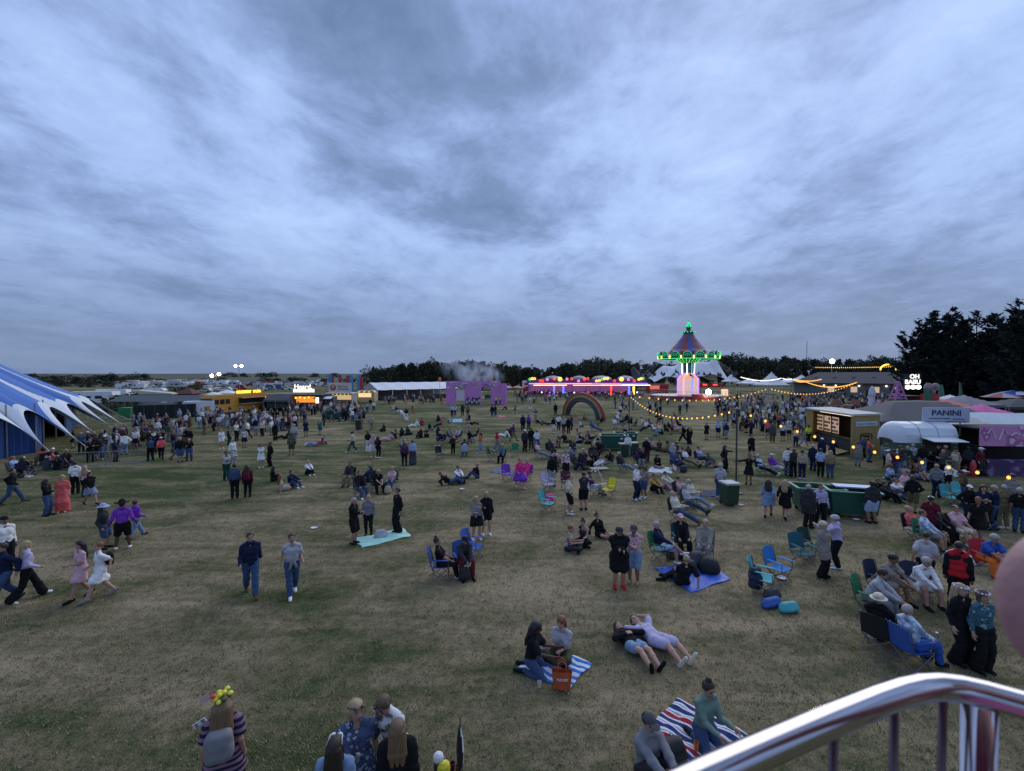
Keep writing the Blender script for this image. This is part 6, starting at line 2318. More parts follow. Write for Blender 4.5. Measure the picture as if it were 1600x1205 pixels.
def bottom_prims(J, kind):
 S, P = J['spine'], J['pel']
 hip = [('c', P + J['side'] * .06, P - J['side'] * .06, .108, .108), ('-h', P + S * .06, S)] if J['hipl'][2] - J['knl'][2] > .25 else [('c', P + J['side'] * .06, P - J['side'] * .06, .108, .108)]
 if kind == 'trousers':
  return legs(J, .016, 1.92, .012) + hip
 if kind == 'slim':
  return legs(J, .009, 1.95, 0) + hip
 if kind == 'wide':
  return legs(J, .022, 1.96, .05) + hip
 if kind == 'shorts':
  return legs(J, .024, .86, .014) + hip
 if kind == 'short_shorts':
  return legs(J, .016, .5, .015) + hip
 if kind == 'skirt':
  d_ = nrm((J['knl'] + J['knr']) / 2 - (J['hipl'] + J['hipr']) / 2)
  return [('c', J['hip' + c], J['hip' + c] + (J['kn' + c] - J['hip' + c]) * .72, .11, .15, .09) for c in 'lr'] + hip + [('-h', (J['hipl'] + J['hipr']) / 2 + d_ * .34, d_)]
 if kind == 'tutu':
  return hip + [('c', J['hip' + c], J['hip' + c] + (J['kn' + c] - J['hip' + c]) * .8, .12, .25, .12) for c in 'lr'] + [('-h', V3(0, 0, min(J['knl'][2], J['knr'][2]) - .04), V3(0, 0, -1))]
 if kind == 'long_skirt':
  o = hip + [('c', J['hip' + c], J['kn' + c], .125, .14, .09) for c in 'lr']
  return o + [('c', J['kn' + c], J['kn' + c] + (J['an' + c] - J['kn' + c]) * .85, .14, .16, .1) for c in 'lr']
 return []
def shoe_prims(J, c):
 d = nrm(J['ft' + c])
 a = J['an' + c] + V3(0, 0, -.022)
 return [('c', a - d * .045, a + d * .165, .047, .040), ('c', J['an' + c] + V3(0, 0, .0), a, .045, .045)]
CACHE = {}
def part_mesh(pkey, piece, kind, lod):
 """cached mesh of one piece of a person in one pose"""
 key = (pkey, piece, kind, lod)
 if key in CACHE:
  return CACHE[key]
 J = POSES[pkey]
 vox = (.0125, .017, .027)[lod]
 wr = 0
 if piece == 'body':
  pr = body_prims(J, lod == 0)
  k = .022
 elif piece == 'hair':
  pr, k = hair_prims(J, kind), .02
  wr = .002
 elif piece == 'hat':
  pr, k = hat_prims(J, kind), .012
 elif piece == 'top':
  pr, k, wr = top_prims(J, kind), .035, .0055
 elif piece == 'bottom':
  pr, k, wr = bottom_prims(J, kind), .03, .0045
 else:
  pr, k = shoe_prims(J, kind), .012
 if not pr:
  CACHE[key] = None
  return None
 v, q = sdf_mesh(pr, vox, k, wr, len(CACHE))
 if piece == 'body' and lod < 2:
  # eyes, brows and lips are painted on the head by material
  cen = v[q].mean(1)
  loc = (cen - J['head']) @ headR(J)
  mi = np.zeros(len(q), int)
  for s in (-1, 1):
   mi[(np.abs(loc[:, 0] - .032 * s) < .013) & (np.abs(loc[:, 2] - .012) < .008) & (loc[:, 1] < -.05)] = 1
   mi[(np.abs(loc[:, 0] - .032 * s) < .019) & (np.abs(loc[:, 2] - .036) < .006) & (loc[:, 1] < -.05)] = 1
  mi[(np.abs(loc[:, 0]) < .022) & (np.abs(loc[:, 2] + .062) < .007) & (loc[:, 1] < -.04)] = 2
  me = mk_mesh(piece, v, q, mi, 3)
 else:
  me = mk_mesh(piece, v, q)
 CACHE[key] = me
 return me
def far_mesh(pkey, top, bottom, hair, hat):
 """a whole distant person in one mesh: skin, top, bottom, hair, shoes, hat by material slot"""
 key = (pkey, top, bottom, hair, hat, 'far')
 if key in CACHE:
  return CACHE[key]
 Vs, Qs, Ms = [], [], []
 n = 0
 for i, (piece, kind) in enumerate((('body', ''), ('top', top), ('bottom', bottom), ('hair', hair), ('shoe', 'l'), ('shoe', 'r'), ('hat', hat))):
  me = part_mesh(pkey, piece, kind, 2)
  if me is None:
   continue
  v = np.empty(len(me.vertices) * 3, np.float32)
  me.vertices.foreach_get('co', v)
  q = np.empty(len(me.loops), np.int32)
  me.loops.foreach_get('vertex_index', q)
  Vs.append(v.reshape(-1, 3))
  Qs.append(q.reshape(-1, 4) + n)
  Ms.append(np.full(len(q) // 4, (0, 1, 2, 3, 4, 4, 5)[i]))
  n += len(v) // 3
 me = mk_mesh('person', np.concatenate(Vs), np.concatenate(Qs), np.concatenate(Ms), 6)
 CACHE[key] = me
 return me
SKINS = {'pale': (.50, .29, .22), 'fair': (.42, .235, .17), 'tan': (.27, .14, .085), 'brown': (.10, .045, .025)}
def cloth(col):
 """fabric by colour name, or a printed pattern"""
 if isinstance(col, str) and col in PRINTS:
  return pattern_mat('print_' + col.replace(' ', '_'), *PRINTS[col])
 return mat('cloth_' + col.replace(' ', '_'), C[col], .9, var=.17, scale=7, bump=.6, spec=.15)
PRINTS = {
 'white floral': ('spots', [(.72, .72, .74), (.10, .09, .10), (.35, .25, .2)], 9), 'grey patterned': ('spots', [(.22, .2, .2), (.05, .045, .05), (.4, .36, .34)], 16),
 'blue paisley': ('spots', [(.07, .095, .17), (.30, .34, .42), (.04, .05, .1)], 15), 'teal floral': ('spots', [(.05, .13, .17), (.22, .36, .38), (.02, .05, .08)], 12),
 'black and white': ('spots', [(.5, .48, .46), (.02, .02, .02)], 16), 'pink floral': ('spots', [(.55, .33, .36), (.6, .1, .2), (.65, .55, .55)], 9),
 'blue and white': ('spots', [(.3, .42, .6), (.65, .7, .75)], 9), 'camouflage': ('spots', [(.10, .10, .06), (.03, .035, .02), (.2, .17, .1)], 9),
 'striped navy': ('stripe', [(.02, .02, .05), (.25, .14, .2)], 11, .9, 2), 'striped black and white': ('stripe', [(.02, .02, .02), (.7, .7, .7)], 9, .9, 2),
 'white and maroon': ('spots', [(.62, .56, .56), (.25, .03, .06), (.4, .2, .25)], 9), 'leopard': ('spots', [(.3, .25, .2), (.04, .03, .025)], 20)}
SKIN_M = {k: mat('skin_' + k, v, .55, var=.06, scale=8, spec=.3) for k, v in SKINS.items()}
EYE_M = mat('eye_dark', (.02, .015, .012), .4)
LIP_M = mat('lip', (.28, .10, .09), .5)
TOPN = {'tee': 'T-shirt', 'tank': 'vest', 'long': 'jumper', 'shirt': 'shirt', 'hoodie': 'hoodie', 'jacket': 'jacket', 'coat': 'coat', 'poncho': 'hooded robe', 'dress': 'short dress', 'dress_long': 'short dress', 'maxi': 'long dress'}
BOTN = {'trousers': 'trousers', 'slim': 'leggings', 'wide': 'wide trousers', 'shorts': 'shorts', 'short_shorts': 'short shorts', 'skirt': 'skirt', 'tutu': 'tulle skirt', 'long_skirt': 'long skirt'}
TOPPART = {'tee': 'tee_shirt', 'tank': 'vest', 'long': 'jumper', 'shirt': 'shirt', 'hoodie': 'hoodie', 'jacket': 'jacket', 'coat': 'coat', 'poncho': 'poncho', 'dress': 'dress', 'dress_long': 'dress', 'maxi': 'dress'}
PEOPLE = []      # (object, attributes) for the labels
def hair_mat(hcol):
 """hair in strands: fine noise drawn out along the fall of the hair"""
 nm = 'hair_' + hcol.replace(' ', '_')
 if nm not in MATS:
  m = mat(nm, C[hcol], .55, var=.5, scale=26, bump=.5)
  nt = m.node_tree
  no = [n for n in nt.nodes if n.type == 'TEX_NOISE'][0]
  mp = N(nt, 'ShaderNodeMapping')
  mp.inputs['Scale'].default_value = (3, 3, .25)
  nt.links.new(nt.nodes['Texture Coordinate'].outputs['Object'], mp.inputs[0])
  nt.links.new(mp.outputs[0], no.inputs['Vector'])
 return MATS[nm]
def set_mats(o, ms):
 for i, m in enumerate(ms):
  if i < len(o.material_slots):
   o.material_slots[i].link = 'OBJECT'
   o.material_slots[i].material = m
def person(x, y, z, face, pz, top, tcol, bottom, bcol, hair, hcol, hat='', hatcol='black', shoes='black', skin='fair', s=1.0, dist=None):
 dist = dist or math.hypot(x, y)
 rz = R(face) - math.atan2(x, y)
 hm = hair_mat(hcol)
 if dist > 47:
  me = far_mesh(pz, top, bottom, hair, hat)
  o = bpy.data.objects.new('person', me)
  COL.objects.link(o)
  set_mats(o, [SKIN_M[skin], cloth(tcol), cloth(bcol) if bcol else SKIN_M[skin], hm, cloth(shoes), cloth(hatcol)])
 else:
  lod = 0 if dist < 16 else 1
  o = bpy.data.objects.new('person', part_mesh(pz, 'body', '', lod))
  COL.objects.link(o)
  set_mats(o, [SKIN_M[skin], EYE_M, LIP_M])
  for piece, kind, nm, m in (('top', top, TOPPART.get(top), cloth(tcol)), ('bottom', bottom, bottom and BOTN[bottom].replace(' ', '_'), cloth(bcol) if bcol else None),
                                   ('hair', hair, 'hair' if hair != 'hood' else 'hood', hm if hair != 'hood' else cloth(tcol)), ('shoe', 'l', 'shoe', cloth(shoes)), ('shoe', 'r', 'shoe', cloth(shoes)), ('hat', hat, {'cowboy': 'cowboy_hat', 'bucket': 'bucket_hat'}.get(hat, hat), cloth(hatcol))):
   if not kind:
    continue
   me = part_mesh(pz, piece, kind, lod)
   if me is None:
    continue
   q = bpy.data.objects.new(nm, me)
   COL.objects.link(q)
   q.parent = o
   set_mats(q, [m])
 o.location = (x, y, z)
 o.rotation_euler = (0, 0, rz)
 w = s * (1.03 + .15 * ((abs(x * 7.31 + y * 3.77)) % 1))
 o.scale = (w, w if pz not in LYING else s, s if pz not in LYING else w)
 o['category'] = 'person'
 return o
# ------------------------------------------------------------------ camp chairs
def chair_parts(col):
 fm = mat('chair_fabric_' + col.replace(' ', '_'), C[col], .8, var=.12, scale=4)
 fr = mat('chair_frame', (.16, .165, .18), .45, .7)
 a = MB()
 W, D, h = .27, .24, .42
 for s in (-1, 1):
  a.tube([(s * W, -D, .02), (s * W, D, h - .02), (s * W * 1.02, D + .12, .92)], .013, 6)
  a.tube([(s * W, D, .02), (s * W, -D, h - .02), (s * W, -D, .64)], .013, 6)
 a.tube([(-W, -D, .03), (W, -D, h - .03)], .011, 6)
 a.tube([(W, -D, .03), (-W, -D, h - .03)], .011, 6)
 a.tube([(-W, D, .03), (W, D, h - .03)], .011, 6)
 a.tube([(W, D, .03), (-W, D, h - .03)], .011, 6)
 st = MB()
 st.grid(lambda u, v: ((u - .5) * 2 * W, -D + 2 * D * v, h - .05 * math.sin(PI * u) * (.4 + v * .6)), 6, 6)
 bk = MB()
 bk.grid(lambda u, v: ((u - .5) * 2 * W * (1 - .06 * v), D + .02 + .12 * v + .05 * math.sin(PI * u), h + .02 + .52 * v - .04 * v * abs(2 * u - 1)), 6, 6)
 am = MB()
 for s in (-1, 1):
  am.box((s * W, -.02, .645), (.075, .46, .02))
 return (('frame', a, fr), ('seat', st, fm), ('backrest', bk, fm), ('armrest', am, fm))
CH = {}
def camp_chair(x, y, face, col, label=None, group='folding camp chairs on the field'):
 rz = R(face) - math.atan2(x, y)
 if col not in CH:
  t = thing('camp_chair', label or '', 'chair', (x, y, 0), rz, group)
  for nm, mb, m in chair_parts(col):
   if nm == 'armrest':
    k = len(mb.v) // 2
    for j in (0, 1):
     q = MB()
     q.v, q.f, q.m = mb.v[j * k:(j + 1) * k], [tuple(i - 0 for i in f) for f in mb.f[:len(mb.f) // 2]], mb.m[:len(mb.f) // 2]
     q.build('armrest', m, t)
    continue
   o = mb.build(nm, m, t)
   if nm in ('seat', 'backrest'):
    md = o.modifiers.new('thickness', 'SOLIDIFY')
    md.thickness = .012
  CH[col] = t
 else:
  t = dup(CH[col], (x, y, 0), rz, label, group)
 t['col'] = col
 return t
# ------------------------------------------------------------------ the people one can tell apart, read off the photograph
# px,py|pose|facing|top:colour|bottom:colour|hair:colour|hat:colour|shoes|skin|size|chair|where
DATA = '''
19,787|walk|80|jacket:black|trousers:denim blue|short:dark brown||brown|fair|1||beside the tent wall
74,806|stand_drink|60|long:black|trousers:denim blue|longcurly:black||black|tan|.95||beside the person in coral
98,800|stand|-15|maxi:coral||bob:blond||white|pale|.98||near the big top
118,772|stand|175|tee:white|trousers:black|short:dark brown||black|fair|1||near the tent ropes
134,776|stand|150|tee:pale pink|trousers:black|long:blond||black|pale|.93||beside the tent ropes
141,789|walk|30|jacket:black|skirt:light denim|bob:black||black|fair|.93||near the person in coral
163,858|stand_easy|70|jacket:charcoal|shorts:denim blue|long:dark brown|cowboy:pale blue|black|fair|.93||beside the purple shirt
192,858|stand_shorts|175|shirt:purple|shorts:black|short:black|cowboy:black|white|brown|1.02||in a black cowboy hat
212,841|walk|120|hoodie:purple|trousers:light denim|short:dark brown||black|fair|.85||half hidden behind the cowboy hat
9,893|stand|20|shirt:white|trousers:black|buzz:dark brown|cap:black|black|tan|1.02||at the left edge of the field
8,946|walk|-70|jacket:navy|trousers:denim blue|short:dark brown||black|fair|1||at the left edge
42,938|walk|95|hoodie:lavender|wide:black|long:blond||white|pale|.97||near the left edge
128,935|walk_drink|-70|dress:pale pink||long:black||black|fair|.95||
158,935|walk|-80|dress:white||short:ginger||grey|pale|.93||
392,929|walk|5|jacket:navy|trousers:denim blue|short:dark brown||brown|fair|1.04||left of the grey tee man
457,929|walk_b|5|tee:light grey|trousers:denim blue|short:dark brown||white|fair|1.02||right of the navy jacket man
553,850|stand_phone|55|jacket:black|shorts:black|buzz:grey hair||black|fair|1.0||beside the mint blanket
576,836|stand|-10|hoodie:grey|slim:black|bun:blond||black|pale|.9||on the mint blanket
621,832|stand|-60|long:black|wide:black|short:dark brown||black|fair|1.02||on the mint blanket
367,779|stand|180|shirt:denim blue|trousers:black|short:dark brown||black|fair|1.02||beside the maroon top
387,777|stand|170|long:maroon|slim:black|longcurly:dark brown||black|tan|.96||beside the blue shirt
354,750|stand_phone|20|tee:light grey|trousers:dark green|short:dark brown||black|tan|1||near the striped skirt
364,723|stand|30|hoodie:white|long_skirt:striped black and white|long:blond||white|fair|.97||
346,701|stand_drink|10|long:white|short_shorts:white|long:blond||white|fair|.95||
358,696|stand|120|tank:charcoal|trousers:dark green|short:dark brown||black|fair|1||beside the white top
382,700|stand|0|tee:white floral|skirt:black|long:brown||black|pale|.95||
408,731|stand_phone|10|dress_long:white||longcurly:brown||white|pale|.94||beside the person in black
422,729|stand|-60|long:black|trousers:black|short:black||black|tan|.97||beside the white dress
456,711|stand_easy|180|jacket:camouflage|shorts:olive|short:black|cap:black|black|tan|1||
460,692|stand|170|shirt:light grey|trousers:grey|short:grey hair|cap:pale blue|black|fair|1||
430,689|stand|10|jacket:black|trousers:black|short:black||black|brown|1||in the open left of centre
447,686|floor_back|-90|jacket:charcoal|trousers:black|long:dark brown||black|fair|1||
426,662|stand|15|tee:black|trousers:black|short:dark brown||white|fair|1||
433,660|stand|190|jacket:black|trousers:black|short:black||black|tan|1||
494,697|lie_prop|-100|tee:pink|trousers:light denim|long:dark brown||white|fair|1||
507,693|floor_side|-60|tank:cream|shorts:black|long:blond||black|pale|.95||beside the pink top
482,741|floor_knees|20|shirt:white|trousers:black|short:blond||white|pale|.95||alone on the grass
440,767|floor_side|100|dress:beige||long:ginger||black|pale|.95||
427,752|floor_cross|100|long:black|slim:black|long:black||black|fair|.95||
456,761|floor_knees|40|jacket:navy|trousers:denim blue|short:dark brown||white|fair|1||
551,707|walk|-90|shirt:cream|trousers:dark grey|short:black||white|brown|1||
575,706|stand|160|tee:black|trousers:white|short:dark brown||white|tan|.98||
583,715|stand_shorts|180|tee:pale pink|shorts:white|buzz:grey hair||white|fair|1||
591,716|stand|150|tee:black|slim:black|long:dark brown||white|tan|.95||
580,672|walk_b|180|jacket:beige|trousers:taupe|buzz:grey hair||black|fair|.98||
600,674|floor_cross|-60|jacket:charcoal|trousers:black|short:dark brown||black|fair|1||
574,645|stand|180|tee:light grey|trousers:denim blue|short:dark brown||black|fair|1||
584,643|stand|175|shirt:white|trousers:denim blue|short:dark brown||white|fair|1||
500,680|stand|150|dress:teal||long:blond||black|fair|.95||
506,665|stand|100|jacket:black|trousers:black|short:dark brown||black|fair|1||
478,682|stand|20|tee:navy|skirt:navy|long:dark brown||black|fair|.97||
450,672|stand|170|jacket:dark grey|trousers:black|short:black||black|fair|1||
461,671|stand|140|tee:white|trousers:black|short:brown||black|fair|1||
546,757|chair|-20|shirt:charcoal|trousers:khaki|short:dark brown||black|fair|1|black|left of the seated group
563,776|chair|20|jacket:black|trousers:denim blue|short:black||white|fair|1|dark grey|front of the seated group
575,764|chair_cross|-60|jacket:navy|trousers:denim blue|long:black||black|fair|.97|black|amid the seated group
589,769|chair_lean|20|tee:black|trousers:black|bob:blond||black|pale|1|black|
612,765|chair|-20|tee:pale pink|trousers:denim blue|short:blond||black|pale|.95|dark grey|
632,728|stand|180|long:plum|slim:black|long:brown||black|fair|.96||beside the blue hoodie
645,726|stand|175|hoodie:pale blue|long_skirt:dark grey|short:dark brown||black|fair|.98||beside the plum top
608,689|floor_back|-80|tee:pink floral|trousers:pink floral|long:dark brown||white|fair|1||
617,685|floor_knees|-60|tank:maroon|shorts:black|long:black||black|fair|1||
628,682|floor_cross|170|jacket:black|trousers:black|longcurly:black||black|tan|1||
637,680|floor_cross|150|jacket:charcoal|trousers:black|long:dark brown||black|fair|1||
630,697|floor_cross|180|long:cream|trousers:grey|long:blond||black|pale|.95||
657,684|floor_knees|-30|jacket:black|trousers:black|long:black||black|fair|1||
666,683|floor_knees|10|tee:black|trousers:black|short:black||black|fair|1||
649,667|floor_back|-70|hoodie:white|trousers:white|short:black|cap:white|white|fair|1||
659,665|floor_cross|180|tee:red|trousers:dark grey|short:dark brown||black|fair|1||
645,650|stand|150|tank:tan|short_shorts:coral|long:ginger||white|fair|.95||
635,657|stand|170|tee:black|wide:white|long:dark brown||white|fair|.97||
620,647|chair|40|tee:black|trousers:white|short:black||white|fair|1|grey|in the row of seats
627,652|chair|60|shirt:white|trousers:white|short:dark brown||white|fair|1|grey|in the row of seats
614,643|chair|20|tee:pale pink|shorts:white|long:brown||white|fair|1|grey|in the row of seats
706,651|stand|160|shirt:pale blue|trousers:black|short:grey hair||black|fair|1||
711,650|stand|190|tee:white|trousers:denim blue|long:blond||black|fair|.95||
723,650|stand_hip|180|jacket:dark green|trousers:black|short:dark brown||black|fair|1.05||
731,650|stand|0|jacket:khaki|trousers:charcoal|short:black||brown|tan|1||
737,664|lie_prop|90|jacket:black|trousers:black|short:dark brown||black|tan|1||
769,652|stand|170|jacket:black|trousers:denim blue|short:black||white|fair|1||
774,651|stand|150|tee:black|trousers:denim blue|long:dark brown||white|fair|.97||
775,633|stand|20|tee:hi-vis yellow|trousers:black|short:dark brown||black|fair|1||left of the two stewards
782,632|stand|-20|tee:hi-vis yellow|trousers:black|short:dark brown||black|fair|1||right of the two stewards
805,646|walk|-80|tee:taupe|shorts:khaki|short:grey hair||white|fair|1||
791,640|floor_knees|-90|jacket:taupe|trousers:black|short:grey hair||black|fair|1.05||
828,630|stand|160|dress_long:white||long:brown||white|fair|.97||
834,628|stand|0|tee:black|trousers:white|short:black||black|fair|1||
853,630|walk|20|tee:grey|trousers:denim blue|short:dark brown||white|fair|1||
829,648|stand|170|long:white|slim:light grey|long:blond||white|fair|.95||
837,657|bend|180|tee:dark grey|shorts:light grey|short:black||white|fair|1||
868,648|stand|180|coat:black|trousers:black|short:black||black|fair|1||alone on the open grass
817,673|stand|180|jacket:navy|trousers:black|short:dark brown||black|fair|1.03||beside the purple top
826,671|stand|170|long:purple|trousers:charcoal|short:black||black|tan|.97||beside the navy jacket
820,705|stand|30|jacket:charcoal|trousers:black|short:dark brown|cap:white|black|fair|1.02||
830,702|stand|0|jacket:black|trousers:charcoal|short:black||black|tan|1.05||
839,704|stand_drink|160|tee:white|shorts:blue|short:ginger||bright blue|fair|.98||
843,662|lie_prop|100|jacket:black|trousers:camouflage|short:dark brown||black|fair|1||
855,664|lie|-60|tee:black|trousers:charcoal|short:black||black|fair|1||
802,690|walk|90|jacket:plum|trousers:khaki|short:grey hair||black|fair|1||
789,683|floor_back|-90|hoodie:white|trousers:white|long:black||white|fair|.97||
797,681|floor_knees|-50|long:maroon|trousers:black|long:dark brown||black|fair|.97||
751,708|walk_drink|-60|tee:orange|trousers:light denim|long:dark brown||white|tan|.95||
777,705|walk|80|tee:red|trousers:grey|long:ginger||white|fair|.95||
690,696|chair_lean|-40|hoodie:navy|shorts:denim blue|long:blond||white|fair|1|black|left of the seated circle
704,690|chair|30|tee:grey|trousers:charcoal|short:brown||black|fair|1|dark grey|in the seated circle
716,689|chair|-30|shirt:light grey|trousers:dark grey|short:grey hair||black|fair|1|dark grey|in the seated circle
732,686|stand|-60|tee:beige|shorts:beige|short:blond||white|pale|1||behind the seated circle
726,713|chair|180|tee:black|trousers:dark grey|short:black||black|fair|1.05|pale blue|with a white number shirt
708,709|bend|-170|jacket:black|trousers:black|short:black||black|fair|.9||
784,722|chair|-10|long:teal floral|trousers:black|bob:blond||black|fair|1|black|between two empty green chairs
812,763|walk|30|long:hot pink|tutu:purple|short:ginger||pale pink|pale|.98||
822,752|chair|-30|long:hot pink|trousers:pink|short:blond||white|pale|1|purple|behind the purple tutu
703,757|lie_prop|90|jacket:black|trousers:denim blue|short:ginger||black|pale|1||
716,752|floor_knees|20|shirt:white|trousers:denim blue|short:dark brown||black|fair|.98||
745,747|floor_knees|-90|tee:black|trousers:denim blue|short:blond||black|pale|1||
842,716|chair_back|70|tee:pale pink|trousers:light denim|short:brown||white|fair|1|black|
860,712|chair|30|jacket:charcoal|trousers:charcoal|short:black||white|tan|1|black|
744,843|stand_drink|20|long:grey patterned|skirt:black|long:blond||white|pale|.95||
760,836|stand_drink|10|jacket:black|short_shorts:black|long:blond||white|pale|.98||
689,903|chair|85|tee:black|trousers:black|bun:dark brown||white|fair|.97|blue|beside the person in a cap
724,897|chair_lean|15|jacket:charcoal|trousers:maroon|short:black|cap:navy|black|fair|1.02|blue|
889,803|stand_shorts|100|tee:cream|shorts:black|short:dark brown||white|fair|1.02||beside the charcoal shirt
912,797|stand_phone|-160|shirt:charcoal|shorts:black|short:dark brown||black|fair|1.02||beside the cream T-shirt
863,760|stand|160|jacket:black|trousers:light grey|short:black||black|tan|1||
884,748|stand|10|shirt:white and maroon|shorts:black|short:dark brown|cap:grey|black|fair|1||
890,860|floor_cross|80|tank:black and white|slim:charcoal|short:ginger||black|pale|.98||
911,850|floor_cross|-10|tank:charcoal|slim:black|bun:dark brown||black|pale|1||
937,838|floor_side|30|long:black|short_shorts:black|bun:dark brown||white|pale|.97||
914,731|chair|60|tee:black|trousers:black|short:grey hair||black|pale|1|black|at the camping table
926,722|chair|10|tee:maroon|trousers:black|bob:dark brown||black|fair|1|black|behind the camping table
937,715|chair|-20|jacket:black|trousers:black|short:black||black|fair|1|charcoal|behind the camping table
949,733|chair|-60|tee:black|skirt:light grey|long:dark brown||black|pale|.97|charcoal|right of the camping table
925,775|chair|120|tank:plum|trousers:light grey|short:dark brown||black|fair|1|white|behind the charcoal shirt
994,781|stand_drink|60|shirt:white|trousers:navy|short:grey hair||white|fair|1.02||beside the denim shorts
1006,778|stand|-30|tee:grey patterned|shorts:denim blue|long:dark brown||white|tan|.93||beside the white shirt
1022,767|floor_knees|30|long:mustard|trousers:black|short:dark brown||black|fair|1||beside the cream top
1040,763|floor_knees|40|hoodie:cream|trousers:pale pink|short:dark brown||black|fair|1||
1064,785|chair|60|tee:pale pink|trousers:grey|short:dark brown||black|pale|.97|black|
1083,790|chair_back|60|jacket:cream|trousers:light denim|long:grey hair||white|fair|.98|dark grey|
1076,800|chair_back|65|jacket:light grey|trousers:denim blue|short:grey hair||brown|pale|1|dark grey|
1059,815|chair_back|65|jacket:cream|trousers:denim blue|buzz:grey hair||tan|pale|1.02|black|
1125,778|stand|175|tee:light grey|trousers:denim blue|buzz:grey hair||white|fair|1.02||beside the wheelie bin
981,713|stand|175|jacket:white|trousers:light denim|short:grey hair||brown|fair|.97||in front of the middle skips
1010,722|stand|170|jacket:black|trousers:maroon|short:grey hair|beanie:light grey|black|fair|1||
1017,702|floor_cross|30|tee:pale pink|trousers:dark grey|short:dark brown||black|fair|1||
1030,704|floor_cross|10|tee:brown|trousers:olive|short:dark brown||black|fair|1||
1042,706|floor_side|-60|tank:tan|trousers:brown|long:dark brown||black|tan|1||
973,737|chair_back|70|jacket:charcoal|trousers:light denim|short:grey hair|beanie:light grey|black|fair|1|black|
997,727|chair_lean|20|jacket:plum|trousers:black|long:dark brown||black|fair|1|black|
1004,730|chair|-10|long:black|trousers:grey|long:black||black|fair|1|black|
1027,731|floor_cross|20|jacket:black|short_shorts:black|long:dark brown||black|pale|1||on the white blanket
1053,733|chair_back|0|shirt:denim blue|shorts:navy|short:dark brown||white|pale|1|navy|
1073,729|chair_back|60|tee:white|trousers:khaki|short:dark brown||black|fair|1|navy|
1094,727|chair_cross|50|tee:lavender|trousers:denim blue|short:dark brown||white|fair|1|navy|
1068,692|walk|-100|jacket:black|trousers:black|long:grey hair||white|fair|1||beside the all black outfit
1077,694|stand|-150|coat:black|wide:black|long:blond||white|pale|.98||
1104,687|stand|-30|tee:black|skirt:black|short:dark brown||black|pale|.95||
1122,683|stand|175|tee:pale blue|shorts:navy|short:blond||black|fair|.97||
1132,681|stand|150|shirt:light denim|trousers:denim blue|short:brown||black|fair|.97||
927,674|chair_back|80|shirt:blue|trousers:blue|short:dark brown||black|fair|1|blue|
922,687|floor_back|70|jacket:plum|trousers:black|short:dark brown||black|fair|.95||
883,691|floor_side|40|tee:black|trousers:brown|short:black||black|fair|1||
872,698|floor_side|-60|tank:black|shorts:brown|long:dark brown||black|fair|1||
865,677|stand|150|jacket:black|shorts:white|short:dark brown||white|fair|1||
873,672|stand|160|tee:white|trousers:navy|short:dark brown||black|fair|1||
881,676|stand|-170|hoodie:light grey|trousers:black|short:blond||black|fair|1||
888,678|stand|170|jacket:black|trousers:black|short:dark brown||black|fair|1||
893,672|stand|100|jacket:charcoal|trousers:black|short:black||black|fair|1||
899,664|stand|150|tee:coral|shorts:pale pink|long:blond||white|fair|.95||under the rainbow arch
966,661|chair_back|60|shirt:white|trousers:light denim|short:dark brown||white|fair|1|grey|
977,662|chair_back|-60|jacket:black|trousers:black|long:dark brown||white|fair|1|black|
986,662|floor_knees|-60|jacket:charcoal|trousers:black|long:dark brown||white|fair|1||
967,918|stand_phone|10|poncho:black|shorts:black|short:black|cap:charcoal|red|fair|1.04||
990,911|stand_phone|-10|shirt:pink floral|shorts:light denim|short:black|cap:dark grey|tan|tan|1.02||
1032,878|chair_cross|70|jacket:navy|shorts:blue and white|short:grey hair||white|pale|1.03|green|
1064,863|chair|15|long:black|trousers:black|short:blond|cap:pale pink|black|pale|1.02|teal|
1101,873|chair|-5|coat:taupe|trousers:grey|short:blond||black|pale|1|black|
1066,914|floor_side|-170|tee:black|trousers:black|short:blond||black|pale|1||on the blue tarpaulin
1170,757|arms_out|-10|dress_long:black||bun:brown||black|tan|1||
1132,738|arm_reach|60|long:black|trousers:black|long:dark brown||black|fair|1||
1190,742|chair_back|70|shirt:blue and white|trousers:navy|short:grey hair||white|fair|1|navy|
1211,740|chair_back|80|jacket:purple|shorts:white|short:grey hair|cap:white|white|pale|1|purple|
1231,743|stand|170|hoodie:white|trousers:denim blue|buzz:dark brown||black|fair|1.02||
1240,745|stand|-160|jacket:charcoal|trousers:black|short:brown||black|fair|1||
1253,749|stand|180|shirt:beige|trousers:navy|short:dark brown||white|fair|1.02||
1270,736|stand|160|jacket:navy|trousers:navy|short:grey hair||black|fair|1||
1282,745|stand|175|tee:pale blue|trousers:black|short:dark brown||black|fair|1||
1297,747|stand|-170|jacket:tan|trousers:denim blue|long:blond||black|fair|.97||
1284,722|stand|20|jacket:navy|trousers:black|short:black|cap:white|black|brown|1||
1300,722|lean_talk|160|jacket:navy|trousers:black|short:black||black|fair|1||on the stall ramp
1200,808|walk_b|175|dress_long:light denim||longcurly:dark brown||black|fair|.97||
1226,810|walk|170|dress_long:black||long:blond||black|pale|.98||
1263,825|stand|150|coat:charcoal|trousers:black|buzz:grey hair||black|fair|1.04||
1281,821|stand_drink|10|shirt:lavender|trousers:black|short:dark brown||black|fair|1.0||
1362,818|stand|-150|jacket:charcoal|shorts:pale blue|short:black|cap:black|black|tan|1.03||beside the near skips
1340,728|stand|170|coat:taupe|trousers:grey|short:brown||black|pale|.97||
1174,714|walk|20|jacket:black|shorts:black|short:dark brown||black|fair|.98||
1263,694|stand|-150|tee:hi-vis yellow|trousers:black|short:black||black|brown|1||at the box stall counter
1207,691|stand|170|coat:dark grey|trousers:brown|short:brown||black|fair|1||
